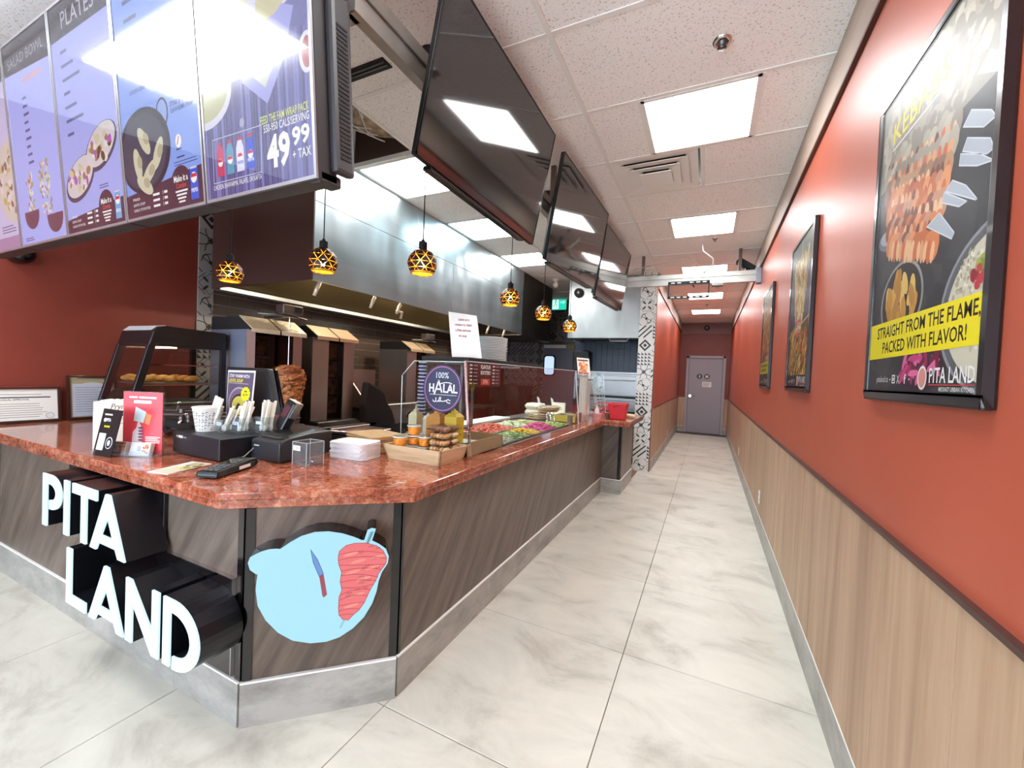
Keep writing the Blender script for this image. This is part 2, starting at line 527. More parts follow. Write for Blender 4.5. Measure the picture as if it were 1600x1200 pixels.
def special_mats():
    # pale concrete-look porcelain: broad clouds and fine veins
    m, nt, p = newmat('concrete_look_floor_tile')
    L = nt.links
    mp = posnode(nt, (1.7, 2.8, 1))
    n1 = N(nt, 'ShaderNodeTexNoise'); n1.inputs['Scale'].default_value = 1.3; n1.inputs['Detail'].default_value = 8; n1.inputs['Roughness'].default_value = 0.65
    n1.inputs['Distortion'].default_value = 0.6
    L.new(mp.outputs[0], n1.inputs['Vector'])
    cr = N(nt, 'ShaderNodeValToRGB')
    e = cr.color_ramp.elements
    e[0].position = 0.30; e[0].color = S(176, 172, 158)
    e[1].position = 0.62; e[1].color = S(216, 213, 200)
    e2 = e.new(0.47); e2.color = S(206, 203, 190)
    L.new(n1.outputs[0], cr.inputs[0])
    oi = N(nt, 'ShaderNodeObjectInfo')
    mr = N(nt, 'ShaderNodeMapRange'); mr.inputs['To Min'].default_value = 0.95; mr.inputs['To Max'].default_value = 1.03
    hs = N(nt, 'ShaderNodeHueSaturation')
    L.new(oi.outputs['Random'], mr.inputs[0]); L.new(mr.outputs[0], hs.inputs['Value']); L.new(cr.outputs[0], hs.inputs['Color'])
    L.new(hs.outputs[0], p.inputs['Base Color'])
    p.inputs['Roughness'].default_value = 0.42
    MATS['floor'] = m
    # kick tiles, a little greyer
    m, nt, p = newmat('concrete_look_skirting_tile')
    L = nt.links
    mp = posnode(nt, (2.5, 2.5, 5))
    n1 = N(nt, 'ShaderNodeTexNoise'); n1.inputs['Scale'].default_value = 1.2; n1.inputs['Detail'].default_value = 8; n1.inputs['Roughness'].default_value = 0.7
    L.new(mp.outputs[0], n1.inputs['Vector'])
    cr = N(nt, 'ShaderNodeValToRGB'); e = cr.color_ramp.elements
    e[0].position = 0.33; e[0].color = S(132, 128, 122); e[1].position = 0.6; e[1].color = S(174, 170, 162)
    L.new(n1.outputs[0], cr.inputs[0]); L.new(cr.outputs[0], p.inputs['Base Color'])
    p.inputs['Roughness'].default_value = 0.4
    MATS['kick'] = m
    # red granite: crystals of orange, pink and near-black
    m, nt, p = newmat('polished_red_granite')
    L = nt.links
    mp = posnode(nt, (1, 1, 1))
    v = N(nt, 'ShaderNodeTexVoronoi'); v.inputs['Scale'].default_value = 90
    n1 = N(nt, 'ShaderNodeTexNoise'); n1.inputs['Scale'].default_value = 42; n1.inputs['Detail'].default_value = 10; n1.inputs['Roughness'].default_value = 0.85
    n2 = N(nt, 'ShaderNodeTexNoise'); n2.inputs['Scale'].default_value = 5; n2.inputs['Detail'].default_value = 5; n2.inputs['Distortion'].default_value = 1.5
    for q in (v, n1, n2):
        L.new(mp.outputs[0], q.inputs['Vector'])
    cr = N(nt, 'ShaderNodeValToRGB'); e = cr.color_ramp.elements
    e[0].position = 0.36; e[0].color = S(40, 24, 22)
    e[1].position = 0.64; e[1].color = S(216, 160, 134)
    a = e.new(0.44); a.color = S(132, 64, 42)
    a = e.new(0.52); a.color = S(180, 97, 68)
    mx = N(nt, 'ShaderNodeMath'); mx.operation = 'MULTIPLY_ADD'
    mx.inputs[1].default_value = 0.75
    ml = N(nt, 'ShaderNodeMath'); ml.operation = 'MULTIPLY'; ml.inputs[1].default_value = 0.27
    L.new(n2.outputs[0], ml.inputs[0])
    L.new(n1.outputs[0], mx.inputs[0]); L.new(ml.outputs[0], mx.inputs[2])
    L.new(mx.outputs[0], cr.inputs[0])
    mm = N(nt, 'ShaderNodeMix'); mm.data_type = 'RGBA'; mm.blend_type = 'MULTIPLY'; mm.inputs[0].default_value = 0.25
    L.new(cr.outputs[0], mm.inputs[6]); L.new(v.outputs['Color'], mm.inputs[7])
    L.new(mm.outputs[2], p.inputs['Base Color'])
    p.inputs['Roughness'].default_value = 0.12
    p.inputs['Coat Weight'].default_value = 0.3
    MATS['granite'] = m
    # counter laminate with diagonal brushed grain; wainscot wood with vertical grain
    for nm, sc, cols, ro in (('lam', None, (S(78, 66, 59), S(104, 90, 80), S(126, 112, 100)), 0.36),
                             ('oak', (14, 14, 0.9), (S(158, 124, 98), S(180, 147, 118), S(196, 166, 138)), 0.5)):
        m, nt, p = newmat({'lam': 'grey_brown_laminate', 'oak': 'oak_laminate'}[nm])
        L = nt.links
        if nm == 'lam':
            g = N(nt, 'ShaderNodeNewGeometry')
            sp = N(nt, 'ShaderNodeSeparateXYZ'); L.new(g.outputs['Position'], sp.inputs[0])
            ad = N(nt, 'ShaderNodeMath'); ad.operation = 'ADD'; L.new(sp.outputs[0], ad.inputs[0]); L.new(sp.outputs[1], ad.inputs[1])
            cb = N(nt, 'ShaderNodeCombineXYZ'); L.new(ad.outputs[0], cb.inputs[0]); L.new(sp.outputs[2], cb.inputs[1])
            rr = N(nt, 'ShaderNodeMapping'); rr.inputs['Rotation'].default_value = (0, 0, -0.95)
            L.new(cb.outputs[0], rr.inputs[0])
            mp = N(nt, 'ShaderNodeMapping'); mp.inputs['Scale'].default_value = (1.6, 17, 1)
            L.new(rr.outputs[0], mp.inputs[0])
        else:
            mp = posnode(nt, sc)
        n1 = N(nt, 'ShaderNodeTexNoise'); n1.inputs['Scale'].default_value = 1.0; n1.inputs['Detail'].default_value = 7; n1.inputs['Roughness'].default_value = 0.62
        n1.inputs['Distortion'].default_value = 0.35
        L.new(mp.outputs[0], n1.inputs['Vector'])
        cr = N(nt, 'ShaderNodeValToRGB'); e = cr.color_ramp.elements
        e[0].position = 0.3; e[0].color = cols[0]; e[1].position = 0.72; e[1].color = cols[2]
        e.new(0.5).color = cols[1]
        L.new(n1.outputs[0], cr.inputs[0])
        oi = N(nt, 'ShaderNodeObjectInfo')
        mr = N(nt, 'ShaderNodeMapRange'); mr.inputs['To Min'].default_value = 0.93; mr.inputs['To Max'].default_value = 1.07
        hs = N(nt, 'ShaderNodeHueSaturation')
        L.new(oi.outputs['Random'], mr.inputs[0]); L.new(mr.outputs[0], hs.inputs['Value']); L.new(cr.outputs[0], hs.inputs['Color'])
        L.new(hs.outputs[0], p.inputs['Base Color'])
        p.inputs['Roughness'].default_value = ro
        b = N(nt, 'ShaderNodeBump'); b.inputs['Strength'].default_value = 0.15; b.inputs['Distance'].default_value = 0.002
        L.new(n1.outputs[0], b.inputs['Height']); L.new(b.outputs[0], p.inputs['Normal'])
        MATS[nm] = m
    # mineral-fibre ceiling tile with pinholes
    m, nt, p = newmat('mineral_fibre_ceiling_tile')
    L = nt.links
    mp = posnode(nt, (1, 1, 1))
    n1 = N(nt, 'ShaderNodeTexNoise'); n1.inputs['Scale'].default_value = 95; n1.inputs['Detail'].default_value = 2
    L.new(mp.outputs[0], n1.inputs['Vector'])
    cr = N(nt, 'ShaderNodeValToRGB'); e = cr.color_ramp.elements
    e[0].position = 0.33; e[0].color = S(204, 202, 198); e[1].position = 0.40; e[1].color = S(250, 248, 245)
    L.new(n1.outputs[0], cr.inputs[0]); L.new(cr.outputs[0], p.inputs['Base Color'])
    b = N(nt, 'ShaderNodeBump'); b.inputs['Strength'].default_value = 0.5; b.inputs['Distance'].default_value = 0.003
    L.new(n1.outputs[0], b.inputs['Height']); L.new(b.outputs[0], p.inputs['Normal'])
    p.inputs['Roughness'].default_value = 0.85
    MATS['ceil'] = m
special_mats()
m_floor, m_kick, m_gran, m_lam, m_oak, m_ceil = (MATS[k] for k in ('floor', 'kick', 'granite', 'lam', 'oak', 'ceil'))


# =================================================================== THE SETTING
XR, XL, ZC = 0.495, -4.27, 2.99
YK, YE, YF = 8.5, 12.32, -3.2           # kitchen back wall, corridor end, shop front

# ---- floor: slab plus every porcelain tile
fl = struct('floor', MB().box(XL - 0.1, YF - 0.1, -0.06, XR + 0.1, YE + 0.2, -0.006), m_grout)
PX, PY = 0.8145, 0.8145
def tile_mesh(w, d):
    return MB().box(-w / 2, -d / 2, -0.01, w / 2, d / 2, 0).mesh('tile', bev=0.0015)
_tm = {}
def floor_tile(x0, x1, y0, y1):
    g = 0.0016
    w, d = round(x1 - x0 - 2 * g, 4), round(y1 - y0 - 2 * g, 4)
    if (w, d) not in _tm:
        _tm[(w, d)] = tile_mesh(w, d)
        _tm[(w, d)].materials.append(m_floor)
    place('tile', _tm[(w, d)], fl, ((x0 + x1) / 2, (y0 + y1) / 2, 0))
ys = [2.109 + PY * k for k in range(-6, 13)]
for k in range(len(ys) - 1):
    y0, y1 = ys[k], min(ys[k + 1], YE)
    if y0 >= YE:
        continue
    floor_tile(-0.32, XR, y0, y1)
    floor_tile(-1.134 if y0 < 6.4 else -0.745, -0.32, y0, y1)
    if y0 < 0.9:
        for c in range(4):
            floor_tile(-1.134 - PX * (c + 1), -1.134 - PX * c, y0, y1)
floor_tile(-1.30, -1.134, 1.2945, 1.368)
kf = struct('floor_kitchen', MB().box(XL, 1.37, -0.004, -1.14, YK, 0.002).box(-1.14, 5.75, -0.004, -0.9, 6.45, 0.003), m_quarry)

# ---- walls
wr = struct('wall_right', MB().box(XR, YF, 0, XR + 0.12, YE, 3.3), m_red)
wl = struct('wall_left', MB().box(XL - 0.12, YF, 0, XL, 2.28, 3.35).box(XL - 0.12, 2.28, 0, XL, YK, 3.35), m_redshade)
we = struct('wall_back', MB().box(-0.745, YE, 0, -0.52, YE + 0.12, 3.3).box(0.35, YE, 0, XR, YE + 0.12, 3.3).box(-0.52, YE, 2.05, 0.35, YE + 0.12, 3.3).box(-0.745, YE + 0.12, 0, XR, YE + 0.15, 3.3), m_redshade)  # last box: unseen backing added to stop light leaking round the door
wc = struct('wall_corridor', MB().box(-0.905, 6.50, 0, -0.745, YE + 0.12, 3.3), m_red)
wk = struct('wall_kitchen', MB().box(XL, YK, 0, -3.40, YK + 0.1, 3.3).box(-2.55, YK, 0, -0.9, YK + 0.1, 3.3).box(-3.40, YK, 2.12, -2.55, YK + 0.1, 3.3).box(-3.45, YK + 0.1, 0, -2.5, YK + 0.13, 3.3), mat('grey_kitchen_wall', S(150, 146, 146), rough=0.6))  # last box: added behind the swing door, out of view, to shut out stray light

# shop front behind the camera: glazed bays in dark frames
wf = struct('wall_front', MB().box(XL, YF - 0.12, 2.72, XR, YF, 3.3).box(XL, YF - 0.12, 0, XR, YF, 0.12), mat('front_header_plaster', S(208, 200, 190), rough=0.7))
for i, (a, b_) in enumerate(((XL, -2.72), (-2.72, -1.17), (-1.17, XR))):
    w = struct('window_%d' % (i + 1), MB().box(a, YF - 0.09, 0.12, a + 0.06, YF - 0.01, 2.72).box(b_ - 0.06, YF - 0.09, 0.12, b_, YF - 0.01, 2.72)
               .box(a, YF - 0.09, 0.12, b_, YF - 0.01, 0.18).box(a, YF - 0.09, 2.66, b_, YF - 0.01, 2.72), m_dark)
    obj('pane', MB().box(a + 0.06, YF - 0.055, 0.18, b_ - 0.06, YF - 0.049, 2.66), m_paneg, w)

# ---- wainscot: oak laminate planks on both corridor walls and on the end wall
random.seed(3)
def planks(parent, fn, a, b_, z0, z1, w):
    """fn(s, z, t): position along the wall, height, depth from the wall -> 3-D"""
    y = a
    while y < b_ - 0.01:
        e = min(y + w, b_)
        t = 0.011 + 0.0012 * random.random()
        bb = MB()
        q = []
        for zz in (z0, z1):
            q += [fn(y + 0.0009, zz, 0), fn(e - 0.0009, zz, 0), fn(e - 0.0009, zz, t), fn(y + 0.0009, zz, t)]
        bb.hexa(q)
        obj('plank', bb, m_oak, parent)
        y = e
planks(wr, lambda s, z, t: (XR - t, s, z), -0.9, YE, 0.175, 0.955, 0.205)
planks(wc, lambda s, z, t: (-0.745 + t, s, z), 6.56, YE, 0.175, 0.955, 0.205)
planks(we, lambda s, z, t: (s, YE - t, z), -0.745, -0.56, 0.175, 0.955, 0.19)
planks(we, lambda s, z, t: (s, YE - t, z), 0.39, XR, 0.175, 0.955, 0.19)
struct('trim_1', MB().box(XR - 0.018, -0.9, 0.955, XR, YE, 0.968), mat('dark_edge_strip', S(62, 38, 34), rough=0.3))
struct('trim_2', MB().box(-0.745, 6.56, 0.955, -0.729, YE, 0.966), MATS['dark_edge_strip'])

# ---- skirting tiles with a pale metal strip on top
def skirting(name, fn, a, b_, h=0.165, t=0.012, first=None, strip=True):
    s_ = struct(name)
    y = a
    step = PY
    nxt = first if first is not None else a + step
    while y < b_ - 0.01:
        e = min(nxt, b_)
        q = []
        for zz in (0.0, h):
            q += [fn(y + 0.001, zz, 0), fn(e - 0.001, zz, 0), fn(e - 0.001, zz, t), fn(y + 0.001, zz, t)]
        obj('tile', MB().hexa(q), m_kick, s_)
        y, nxt = e, e + step
    if strip:
        q = []
        for zz in (h, h + 0.007):
            q += [fn(a, zz, 0), fn(b_, zz, 0), fn(b_, zz, t + 0.001), fn(a, zz, t + 0.001)]
        obj('edge_strip', MB().hexa(q), m_frame, s_)
    return s_
skirting('baseboard_right', lambda s, z, t: (XR - t, s, z), -0.9, YE, first=-0.33)
skirting('baseboard_left', lambda s, z, t: (-0.745 + t, s, z), 6.56, YE, first=7.0)
skirting('baseboard_back', lambda s, z, t: (s, YE - t, z), -0.74, -0.57, first=0)
skirting('baseboard_end', lambda s, z, t: (s, YE - t, z), 0.4, 0.49, first=1)

# ---- crown boards under the ceiling
m_crown = mat('taupe_crown_board', S(176, 156, 140), rough=0.5, col2=S(164, 144, 128), nscale=(1, 1, 12))
struct('trim_3', MB().box(XR - 0.016, YF, 2.755, XR, YE, ZC), m_crown)
struct('trim_4', MB().box(XR - 0.019, YF, 2.742, XR, YE, 2.757), MATS['dark_edge_strip'])
struct('trim_5', MB().box(-0.745, 6.56, 2.755, -0.729, YE, ZC), m_crown)
struct('trim_6', MB().box(-0.745, 6.56, 2.742, -0.727, YE, 2.757), MATS['dark_edge_strip'])
struct('trim_7', MB().box(-0.729, YE - 0.016, 2.70, XR - 0.016, YE, ZC), mat('maroon_crown_board', S(132, 92, 86), rough=0.5))

# ---- suspended ceiling: plenum slab, tee bars and every tile
ce = struct('ceiling', MB().box(XL, YF, 3.34, XR, YE, 3.44), mat('dark_plenum_slab', S(42, 38, 36), rough=0.9))
GX = [-4.27, -3.32, -2.04, -0.757, XR]
GY = [1.833 + 0.6305 * k for k in range(-8, 17)]
GY[0] = YF
GY = [g for g in GY if g < YE] + [YE]
tee = MB().box(-0.012, 0, 0, 0.012, 1, 0.006)
for x in (-3.32, -2.04, -0.757):
    obj('tee_bar', MB().box(x - 0.013, YF, ZC - 0.004, x + 0.013, YE if x > -1 else YK, ZC + 0.03), m_frame, ce)
for y in GY[1:-1]:
    if -0.1 < y < 0:
        obj('tee_bar', MB().box(XL, y - 0.012, ZC - 0.003, -3.32, y + 0.012, ZC + 0.03), m_frame, ce)
        obj('tee_bar', MB().box(-2.04, y - 0.012, ZC - 0.003, XR, y + 0.012, ZC + 0.03), m_frame, ce)
        continue
    obj('tee_bar', MB().box(XL if y < YK else -0.74, y - 0.012, ZC - 0.003, XR, y + 0.012, ZC + 0.03), m_frame, ce)
_cm = {}
def ceil_tile(x0, x1, y0, y1):
    w, d = round(x1 - x0 - 0.02, 3), round(y1 - y0 - 0.02, 3)
    if w < 0.02 or d < 0.02:
        return
    if (w, d) not in _cm:
        _cm[(w, d)] = MB().box(-w / 2, -d / 2, 0, w / 2, d / 2, 0.015).mesh('ceiling_tile')
        _cm[(w, d)].materials.append(m_ceil)
    place('ceiling_tile', _cm[(w, d)], ce, ((x0 + x1) / 2, (y0 + y1) / 2, ZC + 0.001 + 0.002 * random.random()))
# special cells: (column, row) -> list of x gaps left free for a light, a vent or the open hole
row = lambda y: min(range(len(GY) - 1), key=lambda i: abs((GY[i] + GY[i + 1]) / 2 - y))
GAP = {}
MAIN_L = [0.89, 2.79, 4.71, 6.57, 8.52, 10.45]
KIT_L = [2.79, 4.09, 5.35]
for y in MAIN_L:
    GAP[(3, row(y))] = (-0.435, 0.175)
GAP[(3, row(3.42))] = (-0.757, -0.135)
for y in KIT_L:
    GAP[(1, row(y))] = (-2.66, -2.06)
GAP[(1, row(2.15))] = (-2.66, -2.053)
for c in range(4):
    for r_ in range(len(GY) - 1):
        if c < 3 and GY[r_] >= YK - 0.1:
            continue
        if c == 3 and GY[r_] >= 6.3:
            x0, x1 = -0.745, XR
        else:
            x0, x1 = GX[c], GX[c + 1]
        if (c, r_) in GAP:
            a, b_ = GAP[(c, r_)]
            ceil_tile(x0, a, GY[r_], GY[r_ + 1])
            ceil_tile(b_, x1, GY[r_], GY[r_ + 1])
        elif c == 1 and GY[r_] < 0.40 < GY[r_ + 1]:
            ceil_tile(x0, x1, 0.40, GY[r_ + 1])
        elif c == 1 and GY[r_] < -0.16 < GY[r_ + 1]:
            ceil_tile(x0, x1, GY[r_], -0.16)
        else:
            ceil_tile(x0, x1, GY[r_], GY[r_ + 1])

# light panels
def light_panel(x0, x1, y0, y1, label, m=None, group=None):
    t = thing('ceiling_light', label, 'ceiling light', ((x0 + x1) / 2, (y0 + y1) / 2, ZC), group=group)
    f = MB()
    for (a, b_, c, d) in ((x0, y0, x1, y0 + 0.02), (x0, y1 - 0.02, x1, y1), (x0, y0, x0 + 0.02, y1), (x1 - 0.02, y0, x1, y1)):
        f.box(a, b_, ZC - 0.006, c, d, ZC + 0.05)
    f.box(x0 - 0.016, y0, ZC - 0.005, x0, y1, ZC + 0.01); f.box(x1, y0, ZC - 0.005, x1 + 0.016, y1, ZC + 0.01)
    obj('light_frame', f, m_frame, t)
    obj('diffuser', MB().box(x0 + 0.02, y0 + 0.02, ZC + 0.002, x1 - 0.02, y1 - 0.02, ZC + 0.02), m or m_panel, t)
    return t
lab = ['square ceiling light panel above the front of the shop, nearest the entrance', 'square ceiling light panel nearest the camera, in front of the air vent',
       'square ceiling light panel just beyond the air vent', 'square ceiling light panel half hidden above the grey strut',
       'square ceiling light panel just past the grey strut in the corridor', 'square ceiling light panel closest to the restroom door']
for y, l_ in zip(MAIN_L, lab):
    r_ = row(y)
    light_panel(-0.435, 0.175, GY[r_] + 0.012, GY[r_ + 1] - 0.012, l_, group='light panels over the aisle')
lab = ['kitchen ceiling light panel beside the open ceiling hole', 'pale blue kitchen ceiling light panel, second along the hood', 'kitchen ceiling light panel, farthest along the hood']
for i, (y, l_) in enumerate(zip(KIT_L, lab)):
    r_ = row(y)
    light_panel(-2.66, -2.06, GY[r_] + 0.012, GY[r_ + 1] - 0.012, l_, m=(m_panelblue if i == 1 else m_panel), group='light panels over the kitchen')
light_panel(-3.30, -2.06, -0.16, 0.40, 'long ceiling light panel in front of the menu screens, seen mirrored in them')
bb = MB()
for q in range(4):
    pass
# open cell: dark box, flexible duct and cables
h = thing('ceiling_opening', 'open ceiling cell showing a lagged duct and loose white cables', 'ceiling opening', (-2.36, 2.15, ZC))
obj('plenum_liner', MB().box(-2.9, 1.75, ZC + 0.02, -2.665, 1.77, 3.33).box(-2.05, 1.86, ZC + 0.0, -2.04, 2.46, ZC + 0.10).box(-2.66, 2.455, ZC, -2.05, 2.462, ZC + 0.3), mat('rusty_plenum_steel', S(82, 62, 52), rough=0.8), h)
pts = [(-2.75 + 0.09 * i, 1.92 + 0.055 * i + 0.02 * math.sin(i), 3.20 - 0.006 * i) for i in range(8)]
obj('flexible_duct', MB().tube(pts, [0.11 + 0.012 * math.sin(i * 2.3) for i in range(8)], 16), mat('dusty_duct_lagging', S(198, 178, 148), rough=0.9, col2=S(112, 96, 84), nscale=(16, 16, 16), bump=0.9), h)
random.seed(11)
for i in range(6):
    a = Vector((-2.55 + 0.08 * i, 1.90 + 0.03 * i, 3.20))
    b_ = Vector((-2.15 - 0.09 * random.random(), 2.05 + 0.30 * random.random(), 3.02 + 0.05 * random.random()))
    mid = (a + b_) / 2 - Vector((0.02, 0, 0.10 * random.random() + 0.02))
    obj('cable', MB().tube([a, (a + mid) / 2, mid, (b_ + mid) / 2 + Vector((0, 0, -0.01)), b_], 0.0045, 6), m_white, h)
obj('cable', MB().tube([(-2.09 + 0.035 * math.cos(t_ / 8 * 2 * PI), 2.43 + 0.035 * math.sin(t_ / 8 * 2 * PI), ZC - 0.012) for t_ in range(9)], 0.004, 6), m_white, h)
# slim slot diffuser
t = thing('slot_diffuser', 'slim dark slot diffuser in the ceiling behind the rightmost menu screen', 'air vent', (-1.85, 1.67, ZC))
obj('slot_frame', MB().box(-2.10, 1.635, ZC - 0.006, -1.60, 1.71, ZC - 0.001), m_blkmatt, t)
for i in range(2):
    obj('slot_blade', MB().box(-2.09, 1.652 + 0.022 * i, ZC - 0.012, -1.61, 1.662 + 0.022 * i, ZC - 0.006), m_steeldk, t)
# square air diffuser
t = thing('air_diffuser', 'square white stepped air vent in the ceiling beside the second screen', 'air vent', (-0.445, 3.42, ZC))
r_ = row(3.42); cy = (GY[r_] + GY[r_ + 1]) / 2; cx = -0.445
for k, (s_, z_) in enumerate(((0.300, 0.0), (0.238, -0.010), (0.176, -0.020))):
    b = MB()
    s2 = s_ - 0.080
    for a in range(4):
        ang = a * PI / 2
        ca, sa = round(math.cos(ang)), round(math.sin(ang))
        P = lambda x, y, z: (cx + x * ca - y * sa, cy + x * sa + y * ca, ZC + z)
        b.hexa([P(-s_, -s_, z_ - 0.002), P(s_, -s_, z_ - 0.002), P(s2, -s2, z_ + 0.012), P(-s2, -s2, z_ + 0.012),
                P(-s_, -s_, z_ + 0.002), P(s_, -s_, z_ + 0.002), P(s2, -s2, z_ + 0.016), P(-s2, -s2, z_ + 0.016)])
    obj('vent_ring', b, m_frame, t)
obj('vent_plate', MB().box(cx - 0.115, cy - 0.115, ZC - 0.034, cx + 0.115, cy + 0.115, ZC - 0.030), m_frame, t)
obj('vent_throat', MB().box(cx - 0.24, cy - 0.24, ZC + 0.022, cx + 0.24, cy + 0.24, ZC + 0.03), m_blkmatt, t)
obj('vent_side', MB().box(-0.130, GY[r_] + 0.012, ZC - 0.006, -0.105, GY[r_ + 1] - 0.012, ZC), m_frame, t)
obj('vent_margin', MB().box(cx - 0.31, GY[r_] + 0.0, ZC - 0.002, cx + 0.31, cy - 0.30, ZC + 0.004).box(cx - 0.31, cy + 0.30, ZC - 0.002, cx + 0.31, GY[r_ + 1], ZC + 0.004), m_frame, t)

# sprinklers and the like
def sprinkler(x, y, label, r=0.035):
    t = thing('sprinkler', label, 'sprinkler', (x, y, ZC))
    obj('escutcheon', MB().lathe([(r * 1.25, 0.0), (r * 1.2, -0.006), (r * 0.8, -0.012), (r * 0.7, -0.004)], 20, (x, y, ZC)), m_chrome, t)
    obj('sprinkler_head', MB().lathe([(r * 0.7, -0.004), (r * 0.5, -0.02), (r * 0.25, -0.03), (r * 0.6, -0.034), (r * 0.1, -0.036)], 16, (x, y, ZC)), m_steeldk, t)
sprinkler(-0.02, 2.18, 'chrome ceiling sprinkler nearest the camera, above the large poster')
sprinkler(-0.012, 5.12, 'small ceiling sprinkler between the vent and the grey strut', 0.025)
sprinkler(-0.10, 9.4, 'tiny sprinkler between the last two corridor lights', 0.025)
t = thing('speaker', 'small round black speaker high above the restroom door', 'speaker', (-0.11, YE, 2.855))
obj('speaker_body', MB().cyl((-0.11, YE - 0.016, 2.855), (-0.11, YE - 0.07, 2.855), 0.07, 0.055, 20), m_blkmatt, t)
obj('speaker_cone', MB().cyl((-0.11, YE - 0.07, 2.855), (-0.11, YE - 0.075, 2.855), 0.03, 0.02, 16), m_steeldk, t)

t = thing('dome_camera', 'black dome camera on the red wall under the left menu screens', 'camera', (XL, 1.08, 2.05))
obj('camera_base', MB().cyl((XL, 1.08, 2.06), (XL + 0.05, 1.08, 2.06), 0.075, n=22), m_dark, t)
obj('camera_dome', MB().ball((XL + 0.06, 1.08, 2.05), 0.07, 0.07, 0.065, 18, 12), m_blk, t)

# ---- restroom door
d = struct('door_1')
dg = m_door
obj('door_frame', MB().box(-0.565, YE - 0.03, 0, -0.50, YE + 0.06, 2.10).box(0.33, YE - 0.03, 0, 0.395, YE + 0.06, 2.10).box(-0.565, YE - 0.03, 2.035, 0.395, YE + 0.06, 2.10), mat('grey_door_frame_paint', S(170, 162, 166), rough=0.5), d, bev=0.004)
obj('door_panel', MB().box(-0.495, YE + 0.0, 0.008, 0.325, YE + 0.045, 2.03), dg, d, bev=0.003)
hd = MB().cyl((-0.44, YE, 1.0), (-0.44, YE - 0.012, 1.0), 0.035, n=16).cyl((-0.44, YE - 0.01, 1.0), (-0.44, YE - 0.05, 1.0), 0.011, n=10).tube([(-0.44, YE - 0.05, 1.0), (-0.38, YE - 0.055, 1.0), (-0.33, YE - 0.05, 0.997)], 0.011, 8)
obj('door_handle', hd, m_chrome, d)
for i, x in enumerate((-0.225, -0.045)):
    sg = obj('restroom_sign', MB().cyl((x, YE, 1.545), (x, YE - 0.006, 1.545), 0.07, n=28), mat('charcoal_sign', S(46, 40, 44), rough=0.4), d)
    p = PR((x, YE - 0.0062, 1.545), (1, 0, 0), (0, 0, 1))
    for dx in ((0,) if i == 0 else (-0.018, 0.02)):
        p.ell(dx, 0.033, 0.010, 0.010, WHITE)
        p.poly([(dx - 0.014, 0.02), (dx + 0.014, 0.02), (dx + 0.016, -0.015), (dx + 0.006, -0.04), (dx - 0.006, -0.04), (dx - 0.016, -0.015)], WHITE)
    p.obj('pictogram', m_print, sg)
nt_ = obj('notice', MB().box(-0.15, YE - 0.004, 1.26, 0.075, YE, 1.40), m_paper, d)
p = PR((-0.15, YE - 0.0045, 1.26), (1, 0, 0), (0, 0, 1))
p.lines(0.02, 0.11, 0.18, 7, 0.015, 0.006, S(150, 150, 150))
p.obj('notice_text', m_print, nt_)

# ---- kitchen swing door
d = struct('door_2')
gy = mat('kitchen_door_grey', S(120, 118, 132), rough=0.45)
obj('door_frame', MB().box(-3.42, YK - 0.03, 0, -3.36, YK + 0.06, 2.13).box(-2.59, YK - 0.03, 0, -2.53, YK + 0.06, 2.13).box(-3.42, YK - 0.03, 2.08, -2.53, YK + 0.06, 2.13), m_steeldk, d)
obj('door_panel', MB().box(-3.36, YK, 0.01, -2.59, YK + 0.04, 2.08), gy, d)
obj('door_header_plate', MB().box(-3.30, YK - 0.012, 1.99, -2.80, YK, 2.06), m_white, d)
def rrect(x0, z0, x1, z1, r, n=5):
    P = []
    for cx_, cz_, a0 in ((x1 - r, z1 - r, 0), (x0 + r, z1 - r, PI / 2), (x0 + r, z0 + r, PI), (x1 - r, z0 + r, 1.5 * PI)):
        for i in range(n + 1):
            a = a0 + PI / 2 * i / n
            P.append((cx_ + r * math.cos(a), cz_ + r * math.sin(a)))
    return P
yfn = lambda y0: (lambda u, v, h: (u, y0 - h, v))
gk = obj('porthole_gasket', MB().prism(rrect(-3.30, 1.38, -3.02, 1.84, 0.07), yfn(YK), 0, 0.018), m_blkmatt, d)
obj('porthole_pane', MB().prism(rrect(-3.27, 1.41, -3.05, 1.81, 0.055), yfn(YK), 0.018, 0.022), mat('lit_porthole', S(170, 196, 220), rough=0.1, emis=(0.55, 0.72, 0.95, 1), estr=0.5), gk)
obj('door_closer', MB().box(-2.76, YK - 0.05, 1.97, -2.60, YK, 2.05), mat('brass_closer', S(150, 130, 70), rough=0.4), d)

